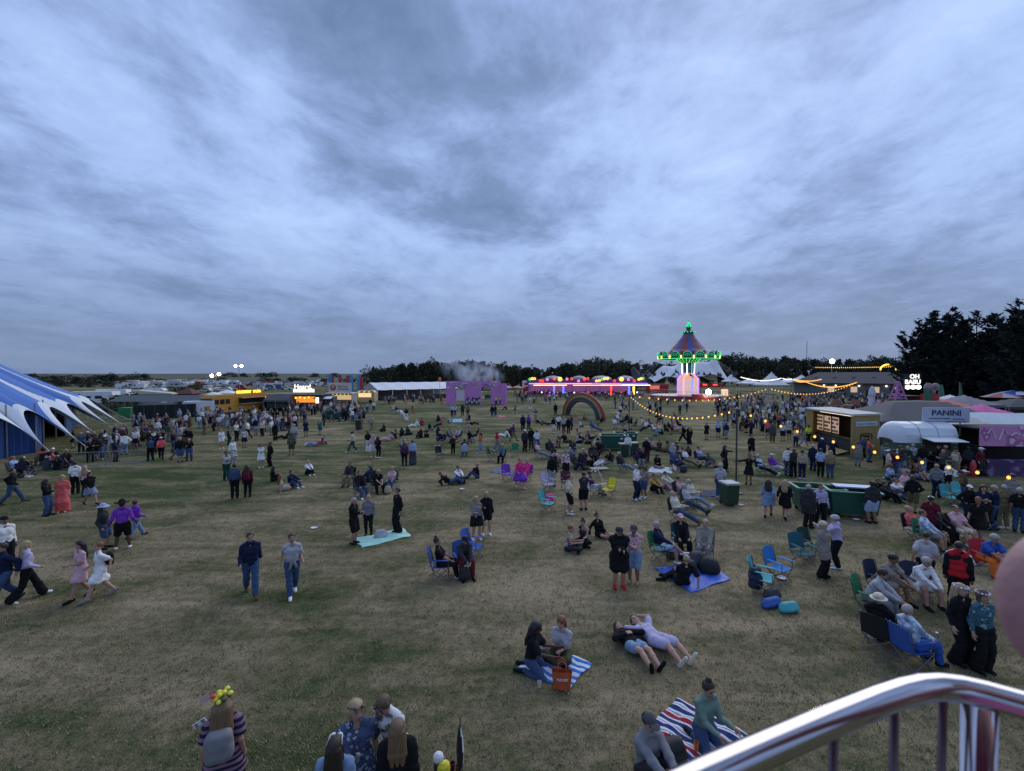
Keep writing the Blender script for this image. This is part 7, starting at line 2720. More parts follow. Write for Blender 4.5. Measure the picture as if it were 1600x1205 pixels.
1223,689|stand|175|tee:blue and white|shorts:navy|short:grey hair||black|fair|1||
1307,888|hug|-80|hoodie:lavender|trousers:black|short:brown|beanie:light grey|white|pale|1.0||
1286,902|stand|70|coat:taupe|wide:black|bob:blond|beanie:cream|black|pale|1.0||
1378,934|chair_lean|60|tee:taupe|shorts:taupe|short:black||black|tan|1.06|navy|
1360,962|chair_lean|75|long:light grey|trousers:grey|short:dark brown||cream|fair|1.04|green|
1434,938|chair_lean|40|shirt:white|skirt:white|short:grey hair||black|fair|1.04|navy|
1374,1016|chair|165|coat:black|wide:black|short:blond|bucket:cream|black|pale|1.03|black|
1424,1040|chair|140|shirt:blue and white|trousers:blue|buzz:grey hair||black|fair|1.04|blue|
1500,1036|stand|60|long:black|wide:black|long:blond||black|pale|1.0||
1534,1049|stand|50|shirt:teal floral|wide:black|bob:brown||black|fair|1.0||
1496,955|stand|175|jacket:black|trousers:black|buzz:black||black|tan|1.08||with a red back panel
1445,925|walk|170|tee:light grey|trousers:black|buzz:dark brown||black|fair|1.02||
1541,895|chair_lean|40|tee:blue|trousers:orange|short:grey hair||black|fair|1.05|red|
1430,845|chair_back|60|shirt:coral|shorts:white|short:blond||black|fair|1|navy|
1447,855|chair|70|shirt:blue and white|shorts:grey|short:brown||black|fair|1.02|green|
1466,842|chair|60|jacket:charcoal|trousers:black|short:brown||black|fair|1.02|black|
1496,846|chair|40|tee:pale pink|shorts:cream|buzz:dark brown||white|fair|1.03|black|
1553,828|stand_phone|-80|shirt:navy|trousers:denim blue|buzz:grey hair||black|fair|1.05||
1567,826|stand|-160|tee:khaki|trousers:khaki|buzz:grey hair||white|fair|1.04||
1592,832|stand|170|tee:black|trousers:denim blue|short:grey hair||black|fair|1.03||
1580,800|stand|-140|jacket:taupe|trousers:dark grey|short:brown||black|fair|1.02||
1536,828|chair|-40|jacket:black|trousers:black|long:black||black|fair|1|black|
1426,802|stand_hip|165|hoodie:black|shorts:camouflage|short:brown||black|tan|1.0||
1383,781|floor_knees|60|jacket:charcoal|trousers:black|short:dark brown||black|fair|1||
1399,776|floor_knees|50|tee:white|trousers:denim blue|short:brown||black|fair|1||
1371,776|floor_cross|20|jacket:black|trousers:black|short:black||black|fair|1||
1463,777|stand|160|jacket:grey|trousers:navy|short:blond||black|fair|.98||
1482,768|walk|-80|hoodie:white|trousers:black|long:black||black|fair|.97||
1385,733|stand|175|jacket:grey|trousers:black|short:brown||black|fair|.97||in the queue at the trailer
1397,746|walk|-170|long:maroon|trousers:denim blue|short:black||black|fair|1||in the queue at the trailer
1407,735|stand|170|tee:white|skirt:pale pink|long:brown||white|fair|.95||in the queue at the trailer
1418,738|stand|160|jacket:dark green|trousers:khaki|bob:blond||black|fair|.97||in the queue at the trailer
1426,735|stand|175|shirt:light grey|trousers:brown|short:grey hair||black|fair|1||in the queue at the trailer
1441,738|stand|170|jacket:black|trousers:light denim|short:dark brown||white|fair|1.02||in the queue at the trailer
1455,734|stand|-150|jacket:olive|trousers:dark grey|short:dark brown||black|fair|1||in the queue at the trailer
1494,741|stand|60|tee:lavender|slim:pale pink|long:dark brown||white|fair|.95||by the trailer end
1512,741|stand|175|jacket:charcoal|short_shorts:black|short:black||white|tan|1||by the trailer end
1525,738|stand|170|shirt:navy|trousers:black|short:brown||black|fair|1||by the pink banner
'''
HEADS = '''
348,1090|stand|172|dress:striped navy||longcurly:light brown||black|fair|.97||wearing a bright yellow flower headpiece
557,1098|stand_drink|5|maxi:blue paisley||bob:blond||black|fair|1||with sunglasses on their head
613,1066|lean_talk|-35|shirt:white floral|trousers:cream|short:brown||white|fair|1.06||leaning over with open hands
524,1151|stand|165|tee:light denim|trousers:denim blue|long:dark brown||black|fair|.97||with white sunglasses on dark hair
621,1124|stand|178|jacket:black|trousers:black|long:light brown||black|fair|.97||with long light brown hair
'''
# on or beside blankets: px, py of the hips, then as above
SPECIAL = '''
838,1050|kneel|75|tee:black|slim:denim blue|long:black||black|brown|.97||on the blue striped blanket
878,1028|floor_cross|-25|tee:light grey|trousers:olive|bob:ginger||black|pale|1.0||on the blue striped blanket
1106,1166|kneel|45|long:sage green|slim:denim blue|bun:dark brown||black|fair|1.0||on the red and blue striped blanket
1015,1215|floor_knees|35|hoodie:grey|trousers:charcoal|short:dark brown|cap:dark grey|black|fair|1.05||beside the red and blue striped blanket
'''
VERB = {'walk': 'walking', 'walk_b': 'walking', 'walk_drink': 'walking', 'chair': 'sitting in chair', 'chair_lean': 'leaning forward in chair', 'chair_back': 'lounging in chair', 'chair_cross': 'legs crossed in chair', 'floor_cross': 'sitting on grass',
  'floor_knees': 'sitting knees up', 'floor_back': 'sitting leaning back', 'floor_side': 'sitting legs aside', 'kneel': 'kneeling', 'lie': 'lying down', 'lie_arm': 'lying down', 'lie_prop': 'reclining on grass',
  'arms_out': 'dancing arms spread', 'arm_reach': 'dancing and reaching', 'hug': 'hugging', 'bend': 'bending down', 'stand_phone': 'looking down', 'stand_drink': 'standing', 'lean_talk': 'leaning'}
LAND = [(60, 780, 'near the big top'), (150, 745, 'by the tent ropes'), (230, 690, 'outside the big top'), (300, 690, 'right of the big top'), (360, 665, 'before the yellow bus'), (440, 690, 'in the open left field'), (470, 648, 'before the lit sign stall'),
  (530, 650, 'before the signboard stall'), (575, 690, 'in the left middle field'), (500, 740, 'in the left middle field'), (610, 650, 'before the white marquee'), (590, 765, 'near the mint blanket'), (690, 700, 'near the seated circle'), (740, 645, 'before the pink wall'), (715, 750, 'in the middle field'),
  (830, 632, 'left of the rainbow arch'), (915, 655, 'by the rainbow arch'), (830, 700, 'in the middle field'), (960, 625, 'before the lit ride'), (870, 690, 'below the rainbow arch'), (925, 745, 'near the camping table'), (960, 705, 'by the middle skips'), (895, 850, 'in the near middle field'), (1030, 665, 'under the long bulb string'),
  (1030, 715, 'right of the middle skips'), (1075, 625, 'before the swing ride'), (1075, 795, 'in the row of four chairs'), (1140, 760, 'by the near festoon pole'), (1110, 690, 'behind the festoon pole'), (1180, 640, 'right of the swing ride'), (1060, 890, 'by the blue tarpaulin'), (1200, 690, 'left of the box stall'), (1275, 735, 'before the box stall'),
  (1300, 640, 'before the grey building'), (1240, 820, 'left of the near skips'), (1300, 880, 'right of the blue chairs'), (1340, 790, 'behind the near skips'), (1400, 780, 'right of the near skips'), (1450, 735, 'before the white trailer'), (1450, 840, 'in the right seated group'), (1400, 960, 'in the near seated group'), (1510, 1000, 'at the near right'), (1560, 820, 'at the right edge'), (1000, 910, 'left of the blue tarpaulin')]
def landmark(px, py):
 return min(LAND, key=lambda l: ((l[0] - px) ** 2 + (2.5 * (l[1] - py)) ** 2))[2]
def add(px, py, z, row, pos=None, used=None):
 pz, face, top, bot, hair, hat, shoes, skin, s, seat, note = row
 tk, tc = top.split(':')
 bk, bc = bot.split(':') if bot else ('', '')
 hk, hc = hair.split(':')
 ak, ac = hat.split(':') if hat else ('', 'black')
 p = pos or gp(px, py)
 o = person(p.x, p.y, z, face, pz, tk, tc, bk, bc, hk, hc, ak, ac, shoes, skin, s)
 PEOPLE.append(dict(o=o, px=px, py=py, y=p.y, x=p.x, top=(tk, tc), bot=(bk, bc), hair=(hk, hc), hat=(ak, ac), pose=pz, note=note, seat=seat))
 if seat:
  SEATED.append((p.x, p.y, face, seat, px, py))
 return o
SEATED = []
def rows(txt):
 for ln in txt.strip().splitlines():
  f = ln.split('|')
  px, py = map(float, f[0].split(','))
  yield px, py, (f[1], float(f[2]), f[3], f[4], f[5], f[6], f[7], f[8], float(f[9]), f[10], f[11])
for px, py, r in rows(DATA):
 add(px, py, 0.0, r)
for px, py, r in rows(HEADS):
 p = gp(px, py, 1.73 * r[8])
 add(px, py, 0.0, r, pos=Vector((p.x, p.y, 0)))
for px, py, r in rows(SPECIAL):
 add(px, py, 0.012, r)
# the couple lying in the foreground, heads away to the left
for head, feet, r in [((962, 978), (1018, 1041), ('lie', 0, 'jacket:black', 'short_shorts:light denim', 'long:dark brown', '', 'black', 'pale', 1.0, '', 'left of the lying couple')),
                      ((990, 972), (1060, 1028), ('lie_arm', 0, 'tee:lavender', 'shorts:lavender', 'short:brown', '', 'cream', 'pale', 1.06, '', 'right of the lying couple'))]:
 a, b = gp(*head, .15), gp(*feet, .08)
 d = (b - a)
 d.z = 0
 d.normalize()
 c = a + d * .80
 c.z = 0
 o = add((head[0] + feet[0]) / 2, (head[1] + feet[1]) / 2, 0, r, pos=c)
 # local feet direction is -y
 o.rotation_euler = (0, 0, math.atan2(d.y, d.x) + PI / 2)
# riders on the swings
for i, (p, rz, an) in enumerate(SEATS):
 o = person(p.x, p.y, p.z - .46, 0, 'chair', ['hoodie', 'tee', 'jacket'][i % 3], ['charcoal', 'black', 'maroon', 'grey', 'navy'][i % 5], 'trousers', ['black', 'denim blue', 'charcoal'][i % 3], 'short', 'dark brown', '', 'black', 'black', 'fair', 1.0)
 o.rotation_euler = (0, 0, rz)
 tag(o, 'person riding a flung out seat of the swing ride', 'person', 'riders on the swing ride')
for (x, y, face, col, px, py) in SEATED:
 k = R(face) - math.atan2(x, y)
 camp_chair(x, y, face, col, 'folding ' + col + ' camp chair under a seated person ' + landmark(px, py))
CHAIRS_EMPTY = [(1254, 882, 40, 'teal', 'empty teal camp chair standing beside the hugging pair'), (1268, 872, 50, 'dark green', 'empty dark green camp chair behind the teal one beside the hugging pair'), (1217, 908, 60, 'bright blue', 'empty bright blue camp chair facing right on the open grass'),
    (1193, 925, 85, 'turquoise', 'turquoise camp chair with a dark jacket over its back'), (856, 800, 60, 'turquoise', 'turquoise camp chair piled with a pink bag, left of the cream T-shirt'), (857, 768, 40, 'lavender', 'purple blue camp chair behind the black jacket person'),
    (950, 777, -40, 'yellow', 'bright yellow empty camp chair beside the camping table'), (769, 720, 70, 'dark green', 'empty dark green camp chair left of the teal floral top'), (805, 713, 0, 'green', 'empty green camp chair with back to the pink tutu'), (793, 752, 20, 'purple', 'empty purple camp chair left of the pink tutu'),
    (688, 718, 30, 'black', 'empty black camp chair below the seated circle'), (740, 872, 60, 'blue', 'empty blue camp chair behind the person in a cap'), (1486, 790, 50, 'turquoise', 'turquoise camp chair, left of two by the green bags'), (1503, 786, 40, 'turquoise', 'turquoise camp chair, right of two by the green bags'),
    (885, 765, 10, 'maroon', 'dark red camp chair in the group beside the camping table')]
for (px, py, face, col, lab) in CHAIRS_EMPTY:
 p = gp(px, py)
 camp_chair(p.x, p.y, face, col, lab)
# ------------------------------------------------------------------ blankets, bags, small things
def blanket(c4, m, label, name='picnic_blanket', z=.010):
 A, B, Cc, D = [gp(*c) for c in c4]
 o = MB()
 rz = math.atan2(B.y - A.y, B.x - A.x)
 M_ = Matrix.Rotation(-rz, 3, 'Z')
 def f(u, v):
  p = A.lerp(B, u).lerp(D.lerp(Cc, u), v) - A
  q = M_ @ p
  w = .019 * (math.sin(u * 17 + v * 5) + math.sin(v * 13 - u * 7) + math.sin((u + v) * 31) * .5) + .03
  return (q.x + .02 * math.sin(v * 9), q.y + .02 * math.sin(u * 11), z + max(0, w) * (.35 + .65 * min(1, 6 * min(u, 1 - u, v, 1 - v))))
 ob = o.grid(f, 28, 28).build(name, m, smooth=True, loc=(A.x, A.y, 0), rz=rz)
 md = ob.modifiers.new('thickness', 'SOLIDIFY')
 md.thickness = .008
 return tag(ob, label, 'blanket')
BW = pattern_mat('blue_white_stripes', 'stripe', [(.03, .17, .55), (.62, .68, .76)], 5.2, .9, 1)
RW = pattern_mat('flag_stripes', 'stripe', [], 1.75, .9, 1, [(0, (.32, .02, .04)), (.17, (.66, .66, .7)), (.24, (.02, .035, .14)), (.27, (.66, .66, .7)), (.36, (.02, .035, .14)), (.56, (.66, .66, .7)), (.63, (.02, .035, .14)), (.66, (.66, .66, .7)), (.76, (.02, .035, .14)), (.93, (.66, .66, .7))])
blanket([(805, 1047), (885, 1080), (926, 1038), (852, 1008)], BW, 'blue and white striped blanket under two people in the near middle')
blanket([(1058, 1092), (1172, 1150), (1108, 1215), (1004, 1150)], RW, 'red white and navy striped blanket beside the chrome rail')
blanket([(565, 857), (642, 838), (630, 826), (553, 842)], mat('mint_blanket', C['mint'], .85), 'pale mint green blanket under two standing people')
blanket([(1022, 888), (1080, 927), (1142, 906), (1106, 880)], mat('blue_tarp', (.02, .10, .52), .5), 'bright blue tarpaulin spread beside the chairs', 'tarpaulin')
blanket([(1012, 738), (1050, 740), (1050, 731), (1016, 730)], mat('white_blanket', (.55, .6, .66), .85), 'white blanket right of the middle skips')
blanket([(1090, 777), (1118, 777), (1122, 767), (1098, 766)], mat('navy_blanket', (.02, .035, .08), .85), 'crumpled dark blue blanket left of the wheelie bin')
blanket([(765, 738), (800, 744), (806, 735), (775, 731)], mat('slate_blanket', (.10, .13, .19), .85), 'slate blue rug left of the pink tutu')
blanket([(706, 660), (722, 660), (722, 655), (708, 655)], mat('sky_blanket', (.15, .4, .65), .85), 'small sky blue blanket before the pink wall')
blanket([(778, 652), (790, 652), (790, 650), (779, 650)], mat('coral_blanket', (.6, .12, .14), .85), 'small coral mat before the pink wall')
def bag(px, py, col, label, w=.34, d=.22, h=.42, rz=.3, lie=False, name='backpack', cat='bag'):
 c = gp(px, py)
 t = thing(name, label, cat, (c.x, c.y, .02), rz)
 I = np.eye(3)
 H = (d, h) if lie else (h, d)
 z = H[0] / 2
 v, q = sdf_mesh([('c', V3(-w * .25, 0, z * .55), V3(w * .25, 0, z * .55), H[1] * .5, H[1] * .5), ('c', V3(-w * .2, 0, z * 1.5), V3(w * .2, 0, z * 1.5), H[1] * .42, H[1] * .42), ('c', V3(-w * .22, 0, z), V3(w * .22, 0, z), H[1] * .49, H[1] * .49), ('e', V3(0, -H[1] * .45, z * .7), (w * .33, .06, z * .5), I), ('-h', V3(0, 0, 0), V3(0, 0, -1))], .016, .06, .003, int(px))
 me = mk_mesh('body', v, q)
 me.materials[0] = mat('bag_' + col.replace(' ', '_'), C[col], .7, var=.2, bump=.2)
 mesh_obj('body', me, t)
 for s in (-1, 1):
  MB().tube([(s * w * .22, H[1] * .45, z * 1.8), (s * w * .24, H[1] * .62, z), (s * w * .22, H[1] * .45, z * .2)], .018, 6).build('strap', M_BLACK, t)
 return t
for a in [(726, 908, 'black', 'black bag on the grass at the feet of the person in a cap'), (1088, 886, 'dark grey', 'large dark backpack at the top of the blue tarpaulin', .4, .3, .5), (1108, 893, 'black', 'black backpack lying on the blue tarpaulin', .3, .3, .6, 1.2, True), (1078, 893, 'charcoal', 'rounded charcoal bag on the blue tarpaulin', .3, .3, .3),
          (1052, 872, 'olive', 'round olive bag between the green chair and the person in a pink cap', .4, .35, .4), (1048, 1206, 'black', 'black rucksack on the red white and navy striped blanket', .42, .34, .5), (1068, 738, 'navy', 'navy rucksack beside the lounging person in khaki trousers', .4, .3, .4), (606, 772, 'beige', 'beige bag beside the blond person in the seated group'),
          (595, 840, 'light grey', 'pale grey bag on the mint blanket', .4, .3, .22), (858, 787, 'hot pink', 'hot pink bag resting on the turquoise chair', .4, .3, .45), (1522, 880, 'red', 'red bag beside the person in orange trousers', .35, .3, .5), (1512, 812, 'green', 'bright green bag beside the turquoise chairs', .5, .3, .3),
          (1205, 948, 'blue', 'long blue rolled chair bag on the grass below the turquoise chair', .9, .2, .2, .35, True, 'chair_bag'), (1232, 956, 'turquoise', 'turquoise chair bag lying at the end of the blue one', .7, .22, .2, .2, True, 'chair_bag'), (1206, 936, 'charcoal', 'dark bag behind the blue rolled chair bag', .6, .25, .22, .3, True, 'chair_bag'), (1400, 985, 'black', 'black bag on the grass inside the near seated group', .8, .3, .25, .6, True),
          (1180, 925, 'navy', 'dark jacket bundle hung behind the turquoise chair', .4, .25, .8)]:
 bag(*a)
c = gp(878, 1076)
t = thing('tote_bag', 'large orange tote bag standing on the blue striped blanket', 'bag', (c.x, c.y, .03), -.1)
ot = mat('tote_orange', (.45, .085, .02), .6, bump=.2)
mb = MB()
mb.grid(lambda u, v: ((.17 + .035 * v) * math.copysign(abs(math.cos(2 * PI * u)) ** .5, math.cos(2 * PI * u)), (.095 - .03 * v) * math.copysign(abs(math.sin(2 * PI * u)) ** .5, math.sin(2 * PI * u)) + .008 * math.sin(u * 40 + v * 7), .34 * v), 32, 8)
mb.box((0, 0, .01), (.3, .16, .02))
mb.build('body', ot, t, smooth=True)
for y in (-.05, .05):
 MB().tube([(-.09, y, .34), (-.07, y, .5), (0, y, .56), (.07, y, .5), (.09, y, .34)], .012, 6).build('handle', ot, t)
g_ = MB()
glyphs(g_, -.10, .13, -.092, .18, .225, rnd, 0, .012, .15)
g_.build('lettering', M_WHITE, t)
# camping table with a white folding pole
c = gp(936, 748)
t = thing('camping_table', 'low dark camping table among the seated people in black', 'table', (c.x, c.y, 0), .2)
MB().box((0, 0, .62), (1.1, .7, .04)).build('table_top', mat('table_dark', (.03, .03, .035), .5), t)
for x in (-.5, .5):
 for y in (-.3, .3):
  MB().tube([(x, y, 0), (x * .9, y * .9, .6)], .015, 6).build('leg', M_STEEL, t)
c = gp(947, 756)
o = MB().tube([(-.35, 0, 0), (-.12, 0, .02), (-.55, .1, 1.05)], .02, 6).build('folding_pole', M_WHITE, loc=(c.x, c.y, 0))
tag(o, 'white folding pole leaning between the camping table and the yellow chair', 'pole')
# furled umbrella, toy bag and cups at the bottom
c = gp(719, 1214)
t = thing('umbrella', 'furled black and white umbrella standing upright on the grass', 'umbrella', (c.x, c.y, 0))
mb = MB()
mb.lathe((0, 0, .12), [(.02, 0), (.05, .08), (.062, .30), (.045, .55), (.018, .68)], 16, mfun=lambda k, j: 1 if (j + k) % 8 < 2 else 0)
mb.build('canopy', [M_BLACK, M_WHITE], t)
MB().tube([(0, 0, 0), (0, 0, .95)], .009, 6).build('shaft', M_BLACK, t)
MB().lathe((0, 0, .70), [(.012, 0), (.028, .04), (.012, .08)], 10).build('collar', M_WHITE, t)
c = gp(690, 1212)
t = thing('toy_bag', 'small yellow and black bag with round white top at the bottom edge', 'bag', (c.x, c.y, 0))
MB().ball((0, 0, .15), .13, n=12, sq=1.15).build('body', mat('bag_black_shiny', (.02, .02, .025), .4), t)
MB().ball((.03, -.04, .16), .115, n=12, sq=1.1).build('front', mat('bag_bright_yellow', C['yellow'], .5), t)
MB().ball((-.05, .0, .29), .085, n=12).build('top', M_WHITE, t)
for i, (px, py, col, r_, h, lab) in enumerate([(843, 1076, 'cream', .04, .12, 'pale cup lying at the corner of the blue striped blanket'), (707, 1206, 'maroon', .045, .12, 'dark red cup left of the furled umbrella'), (716, 1211, 'maroon', .045, .12, 'dark red cup touching the furled umbrella'), (1088, 1176, 'orange', .045, .15, 'amber drink cup on the red striped blanket'),
                                               (1059, 1160, 'tan', .06, .05, 'round tan pot on the red striped blanket')]):
 c = gp(px, py)
 o = MB().lathe((0, 0, .03), [(.001, 0), (r_ * .8, 0), (r_, h), (r_ * .9, h), (r_ * .7, .015)], 12).build('drink_cup', mat('cup_' + col, C[col], .4), loc=(c.x, c.y, 0))
 tag(o, lab, 'cup')
for i, (px, py, lab) in enumerate([(491, 826, 'white paper plate alone on the open grass, upper left of the two walking men'), (722, 765, 'white paper plate beside the reclining person in jeans'), (864, 692, 'white litter below the rainbow arch'), (1212, 701, 'white litter on the grass left of the box stall'), (1157, 790, 'white litter at the foot of the near pole'), (1338, 813, 'white litter beside the near skip caster'), (448, 661, 'white litter in the left field before the bus'), (1222, 905, 'white litter beside the bright blue chair')]):
 c = gp(px, py)
 d = math.hypot(c.x, c.y)
 o = MB().lathe((0, 0, .02), [(.001, 0), (.09, 0), (.13, .03), (.14, .03)], 10).build('paper_litter', M_WHITE, loc=(c.x, c.y, 0))
 tag(o, lab, 'litter')
# things worn and carried by the nearest people
def near(px):
 return min(PEOPLE, key=lambda d: abs(d['px'] - px))
def on_head(d, nm, mb, m, smooth=True):
 J = POSES[d['pose']]
 o = mb.build(nm, m, d['o'], smooth=smooth)
 Rm = headR(J)
 o.matrix_local = Matrix([[*Rm[i], J['head'][i]] for i in range(3)] + [[0, 0, 0, 1]])
 return o
d = near(348)
mb = MB()
ym, rm_, gm_ = mat('flower_yellow', (.8, .75, .05), .5), mat('flower_red', (.7, .05, .03), .5), mat('flower_green', (.02, .12, .05), .6)
for k in range(13):
 a = k * 2.4
 r_ = .02 + .012 * k
 mb.ball((math.cos(a) * min(.1, r_), math.sin(a) * min(.1, r_) + .02, .155 + .05 * math.cos(k * .7)), .036, [0, 0, 0, 1, 0, 2][k % 6], n=8, sq=.8)
on_head(d, 'flower_headpiece', mb, [ym, rm_, gm_])
mb = MB()
mb.quad((-.24, -.02, .08), (-.13, -.02, .11), (-.15, .0, .23), (-.26, .0, .20))
mb.quad((-.24, -.026, .08), (-.26, -.006, .20), (-.15, -.006, .23), (-.13, -.026, .11))
mb.box((-.18, -.035, .15), (.05, .008, .05), 1)
on_head(d, 'playing_card', mb, [mat('card_pale', (.72, .5, .5), .6), rm_], False)
p = d['o'].matrix_basis @ Vector((.02, .20, 1.18))
t = thing('worn_backpack', 'plain grey backpack worn by the person with the yellow flower headpiece', 'bag', p, d['o'].rotation_euler.z)
v, q = sdf_mesh([('c', V3(-.07, 0, -.12), V3(.07, 0, -.12), .11, .11), ('c', V3(-.07, 0, .0), V3(.07, 0, .0), .11, .11), ('c', V3(-.07, 0, .12), V3(.07, 0, .12), .10, .10)], .014, .08, .003)
me = mk_mesh('body', v, q)
me.materials[0] = mat('backpack_grey', (.2, .2, .21), .75, var=.15, bump=.2)
mesh_obj('body', me, t)
for s in (-.1, .1):
 MB().tube([(s, -.1, .2), (s * 1.1, -.2, .26), (s * 1.2, -.33, .12)], .016, 6).build('strap', M_BLACK, t)
c = gp(312, 1130, 1.2)
t = thing('spotted_card', 'white domino like card with dark spots held out beside the flower headpiece', 'card', (c.x, c.y, c.z), .4)
o = MB().box((0, 0, 0), (.17, .012, .07)).build('card', M_WHITE, t)
o.rotation_euler = (0, R(-28), 0)
for x in (-.045, .045):
 for z in (-.016, .016):
  MB().box((x, -.008, z), (.035, .006, .016)).build('spot', M_BLACK, o)
MB().tube([(0, .006, -.02), (.12, .02, -.12), (.3, .06, -.16)], .004, 5).build('wire', M_STEEL, t)
for px, m, y in ((557, M_GLASS, -.02), (524, M_WHITE, -.05), (613, M_GLASS, -.06)):
 mb = MB()
 for s in (-1, 1):
  mb.tube([(s * .012, -.105 - y * .6, .10), (s * .07, -.085 - y * .6, .105), (s * .088, .05, .05)], .008, 6)
  mb.ball((s * .04, -.10 - y * .6, .095), .026, n=8, sq=.75)
 on_head(near(px), 'sunglasses', mb, m)
for px in (1500, 1534):
 mb = MB()
 for k in range(12):
  a = 2 * PI * k / 12
  mb.ball((math.cos(a) * .095, math.sin(a) * .112 + .01, .07), .024, k % 2, n=6)
 on_head(near(px), 'flower_crown', mb, [mat('petal_lilac', (.5, .4, .7), .5), mat('petal_white', (.75, .7, .72), .5)])
for px, m in ((937, M_GLASS), (1064, M_GLASS), (990, M_GLASS)):
 mb = MB()
 for s in (-1, 1):
  mb.ball((s * .034, -.088, .012), .024, n=8, sq=.7)
  mb.tube([(s * .05, -.085, .014), (s * .085, .01, .01)], .005, 5)
 on_head(near(px), 'sunglasses', mb, m)
for px, lab, col in ((158, 'black backpack worn by the person in the white dress', 'black'), (387, 'maroon bag worn on the back of the person in the maroon top', 'maroon')):
 d = near(px)
 p = d['o'].matrix_basis @ Vector((0, .20, 1.16))
 t = thing('worn_backpack', lab, 'bag', p, d['o'].rotation_euler.z)
 v, q = sdf_mesh([('c', V3(-.06, 0, -.1), V3(.06, 0, -.1), .09, .09), ('c', V3(-.06, 0, 0), V3(.06, 0, 0), .09, .09), ('c', V3(-.06, 0, .1), V3(.06, 0, .1), .08, .08)], .018, .06)
 me = mk_mesh('body', v, q)
 me.materials[0] = cloth(col)
 mesh_obj('body', me, t)
 for s in (-.08, .08):
  MB().tube([(s, -.07, .16), (s * 1.2, -.17, .2), (s * 1.3, -.28, .08)], .015, 6).build('strap', M_BLACK, t)
d = near(726)
text('shirt_number', '49', .26, M_WHITE, d['o'], (0, 0, 0), (0, 0, 0), .004, bold=.012).matrix_local = Matrix.Translation((0, .225, .86)) @ Matrix.Rotation(PI, 4, 'Z') @ Matrix.Rotation(R(80), 4, 'X')
d = near(1424)
p = d['o'].matrix_basis @ Vector((-.12, -.42, .66))
o = MB().lathe((0, 0, -.05), [(.001, 0), (.03, 0), (.033, .01), (.033, .11), (.026, .125), (.001, .125)], 12).build('drink_can', M_STEEL, loc=p)
tag(o, 'shiny can held by the bald person in the blue chair', 'can')
# hoodie tied round the waist
d = near(457)
mb = MB()
mb.tube([(.17 * math.cos(a), -.02 + .13 * math.sin(a), 1.0) for a in [2 * PI * k / 16 for k in range(17)]], .035, 8)
mb.tube([(-.02, -.16, 1.0), (-.06, -.19, .86), (-.08, -.18, .74)], .04, 8)
mb.tube([(.02, -.16, 1.0), (.07, -.18, .88), (.10, -.17, .78)], .04, 8)
mb.build('tied_hoodie', cloth('grey'), d['o'], smooth=True)
d = near(1496)
q = mesh_obj('back_panel', part_mesh('stand', 'top', 'overlay', 0), d['o'])
set_mats(q, [cloth('red')])
mb = MB()
for s in (-1, 1):
 mb.tube([(s * .05, .02, 1.53), (s * .19, .03, 1.44), (s * .27, .03, 1.25)], .02, 6)
mb.build('sleeve_stripe', cloth('white'), d['o'], smooth=True)
for px, py, col, lab in [(1388, 722, 'orange', 'orange gas bottle at the left end of the white trailer'), (1520, 744, 'red', 'red gas bottle under the pink banner counter'), (1378, 716, 'grey', 'grey gas bottle beside the end panel of the box stall')]:
 c = gp(px, py)
 t = thing('gas_bottle', lab, 'gas bottle', (c.x, c.y, 0))
 MB().lathe((0, 0, 0), [(.001, 0), (.15, 0), (.16, .05), (.16, .75), (.1, .88), (.03, .9), (.001, .9)], 14).build('body', mat('bottle_' + col, C[col], .4), t, smooth=True)
 MB().lathe((0, 0, .88), [(.09, 0), (.09, .12), (.075, .12), (.075, 0)], 12).build('collar', M_STEEL, t)
# ------------------------------------------------------------------ the ride car the picture is taken from
def gondola():
 zr = CAM_H - .40
 t = thing('ride_gondola', 'chrome safety rail of the ride car in the near right corner', 'ride car')
 chrome, nt, b = new_mat('chrome')
 b.inputs['Base Color'].default_value = (.50, .475, .50, 1)
 b.inputs['Metallic'].default_value = 1
 b.inputs['Roughness'].default_value = .13
 no = N(nt, 'ShaderNodeTexNoise')
 no.inputs['Scale'].default_value = 9
 mr = N(nt, 'ShaderNodeMapRange')
 mr.inputs['To Min'].default_value = .06
 mr.inputs['To Max'].default_value = .17
 nt.links.new(no.outputs['Fac'], mr.inputs[0])
 nt.links.new(mr.outputs[0], b.inputs['Roughness'])
 px = [(905, 1310), (1000, 1262), (1100, 1214), (1200, 1169), (1300, 1125), (1370, 1096), (1410, 1082), (1440, 1075), (1470, 1073), (1505, 1077), (1540, 1085), (1600, 1102), (1680, 1126), (1800, 1165)]
 pts = [gp(x, y, zr) for x, y in px]
 MB().tube(pts, .0162, 24).build('rail', chrome, t, smooth=True)
 low = [p + Vector((0, 0, -.17)) for p in pts]
 MB().tube(low, .007, 10).build('lower_rail', mat('rail_bar', (.14, .1, .11), .35, .9), t, smooth=True)
 p = gp(1531, 1083, zr)
 MB().tube([p - Vector((0, 0, .012)), p - Vector((0, 0, .9))], .0175, 20).build('post', chrome, t, smooth=True)
 for x, y in ((1303, 1124), (1398, 1087), (1474, 1074)):
  q = gp(x, y, zr)
  MB().tube([q - Vector((0, 0, .012)), q - Vector((0, 0, .5))], .0048, 10).build('bar', mat('rail_bar', (.14, .1, .11)), t, smooth=True)
 pk = mat('gondola_pink', (.45, .13, .32), .4, coat=.5)  # tub, floor and canopy stay unseen, added so the chrome reflects pink
 MB().lathe((.1, -.75, CAM_H - 1.35), [(.02, 0), (.95, 0), (1.0, .06), (1.02, .55)], 28, a0=R(150), a1=R(390)).build('tub', pk, t, smooth=True)
 MB().lathe((.1, -.75, CAM_H - 1.35), [(.02, -.02), (.95, -.02)], 28).build('floor', pk, t)
 MB().lathe((.1, -.9, CAM_H + .75), [(1.1, 0), (.6, .3), (.05, .42)], 24).build('canopy', pk, t)
gondola()
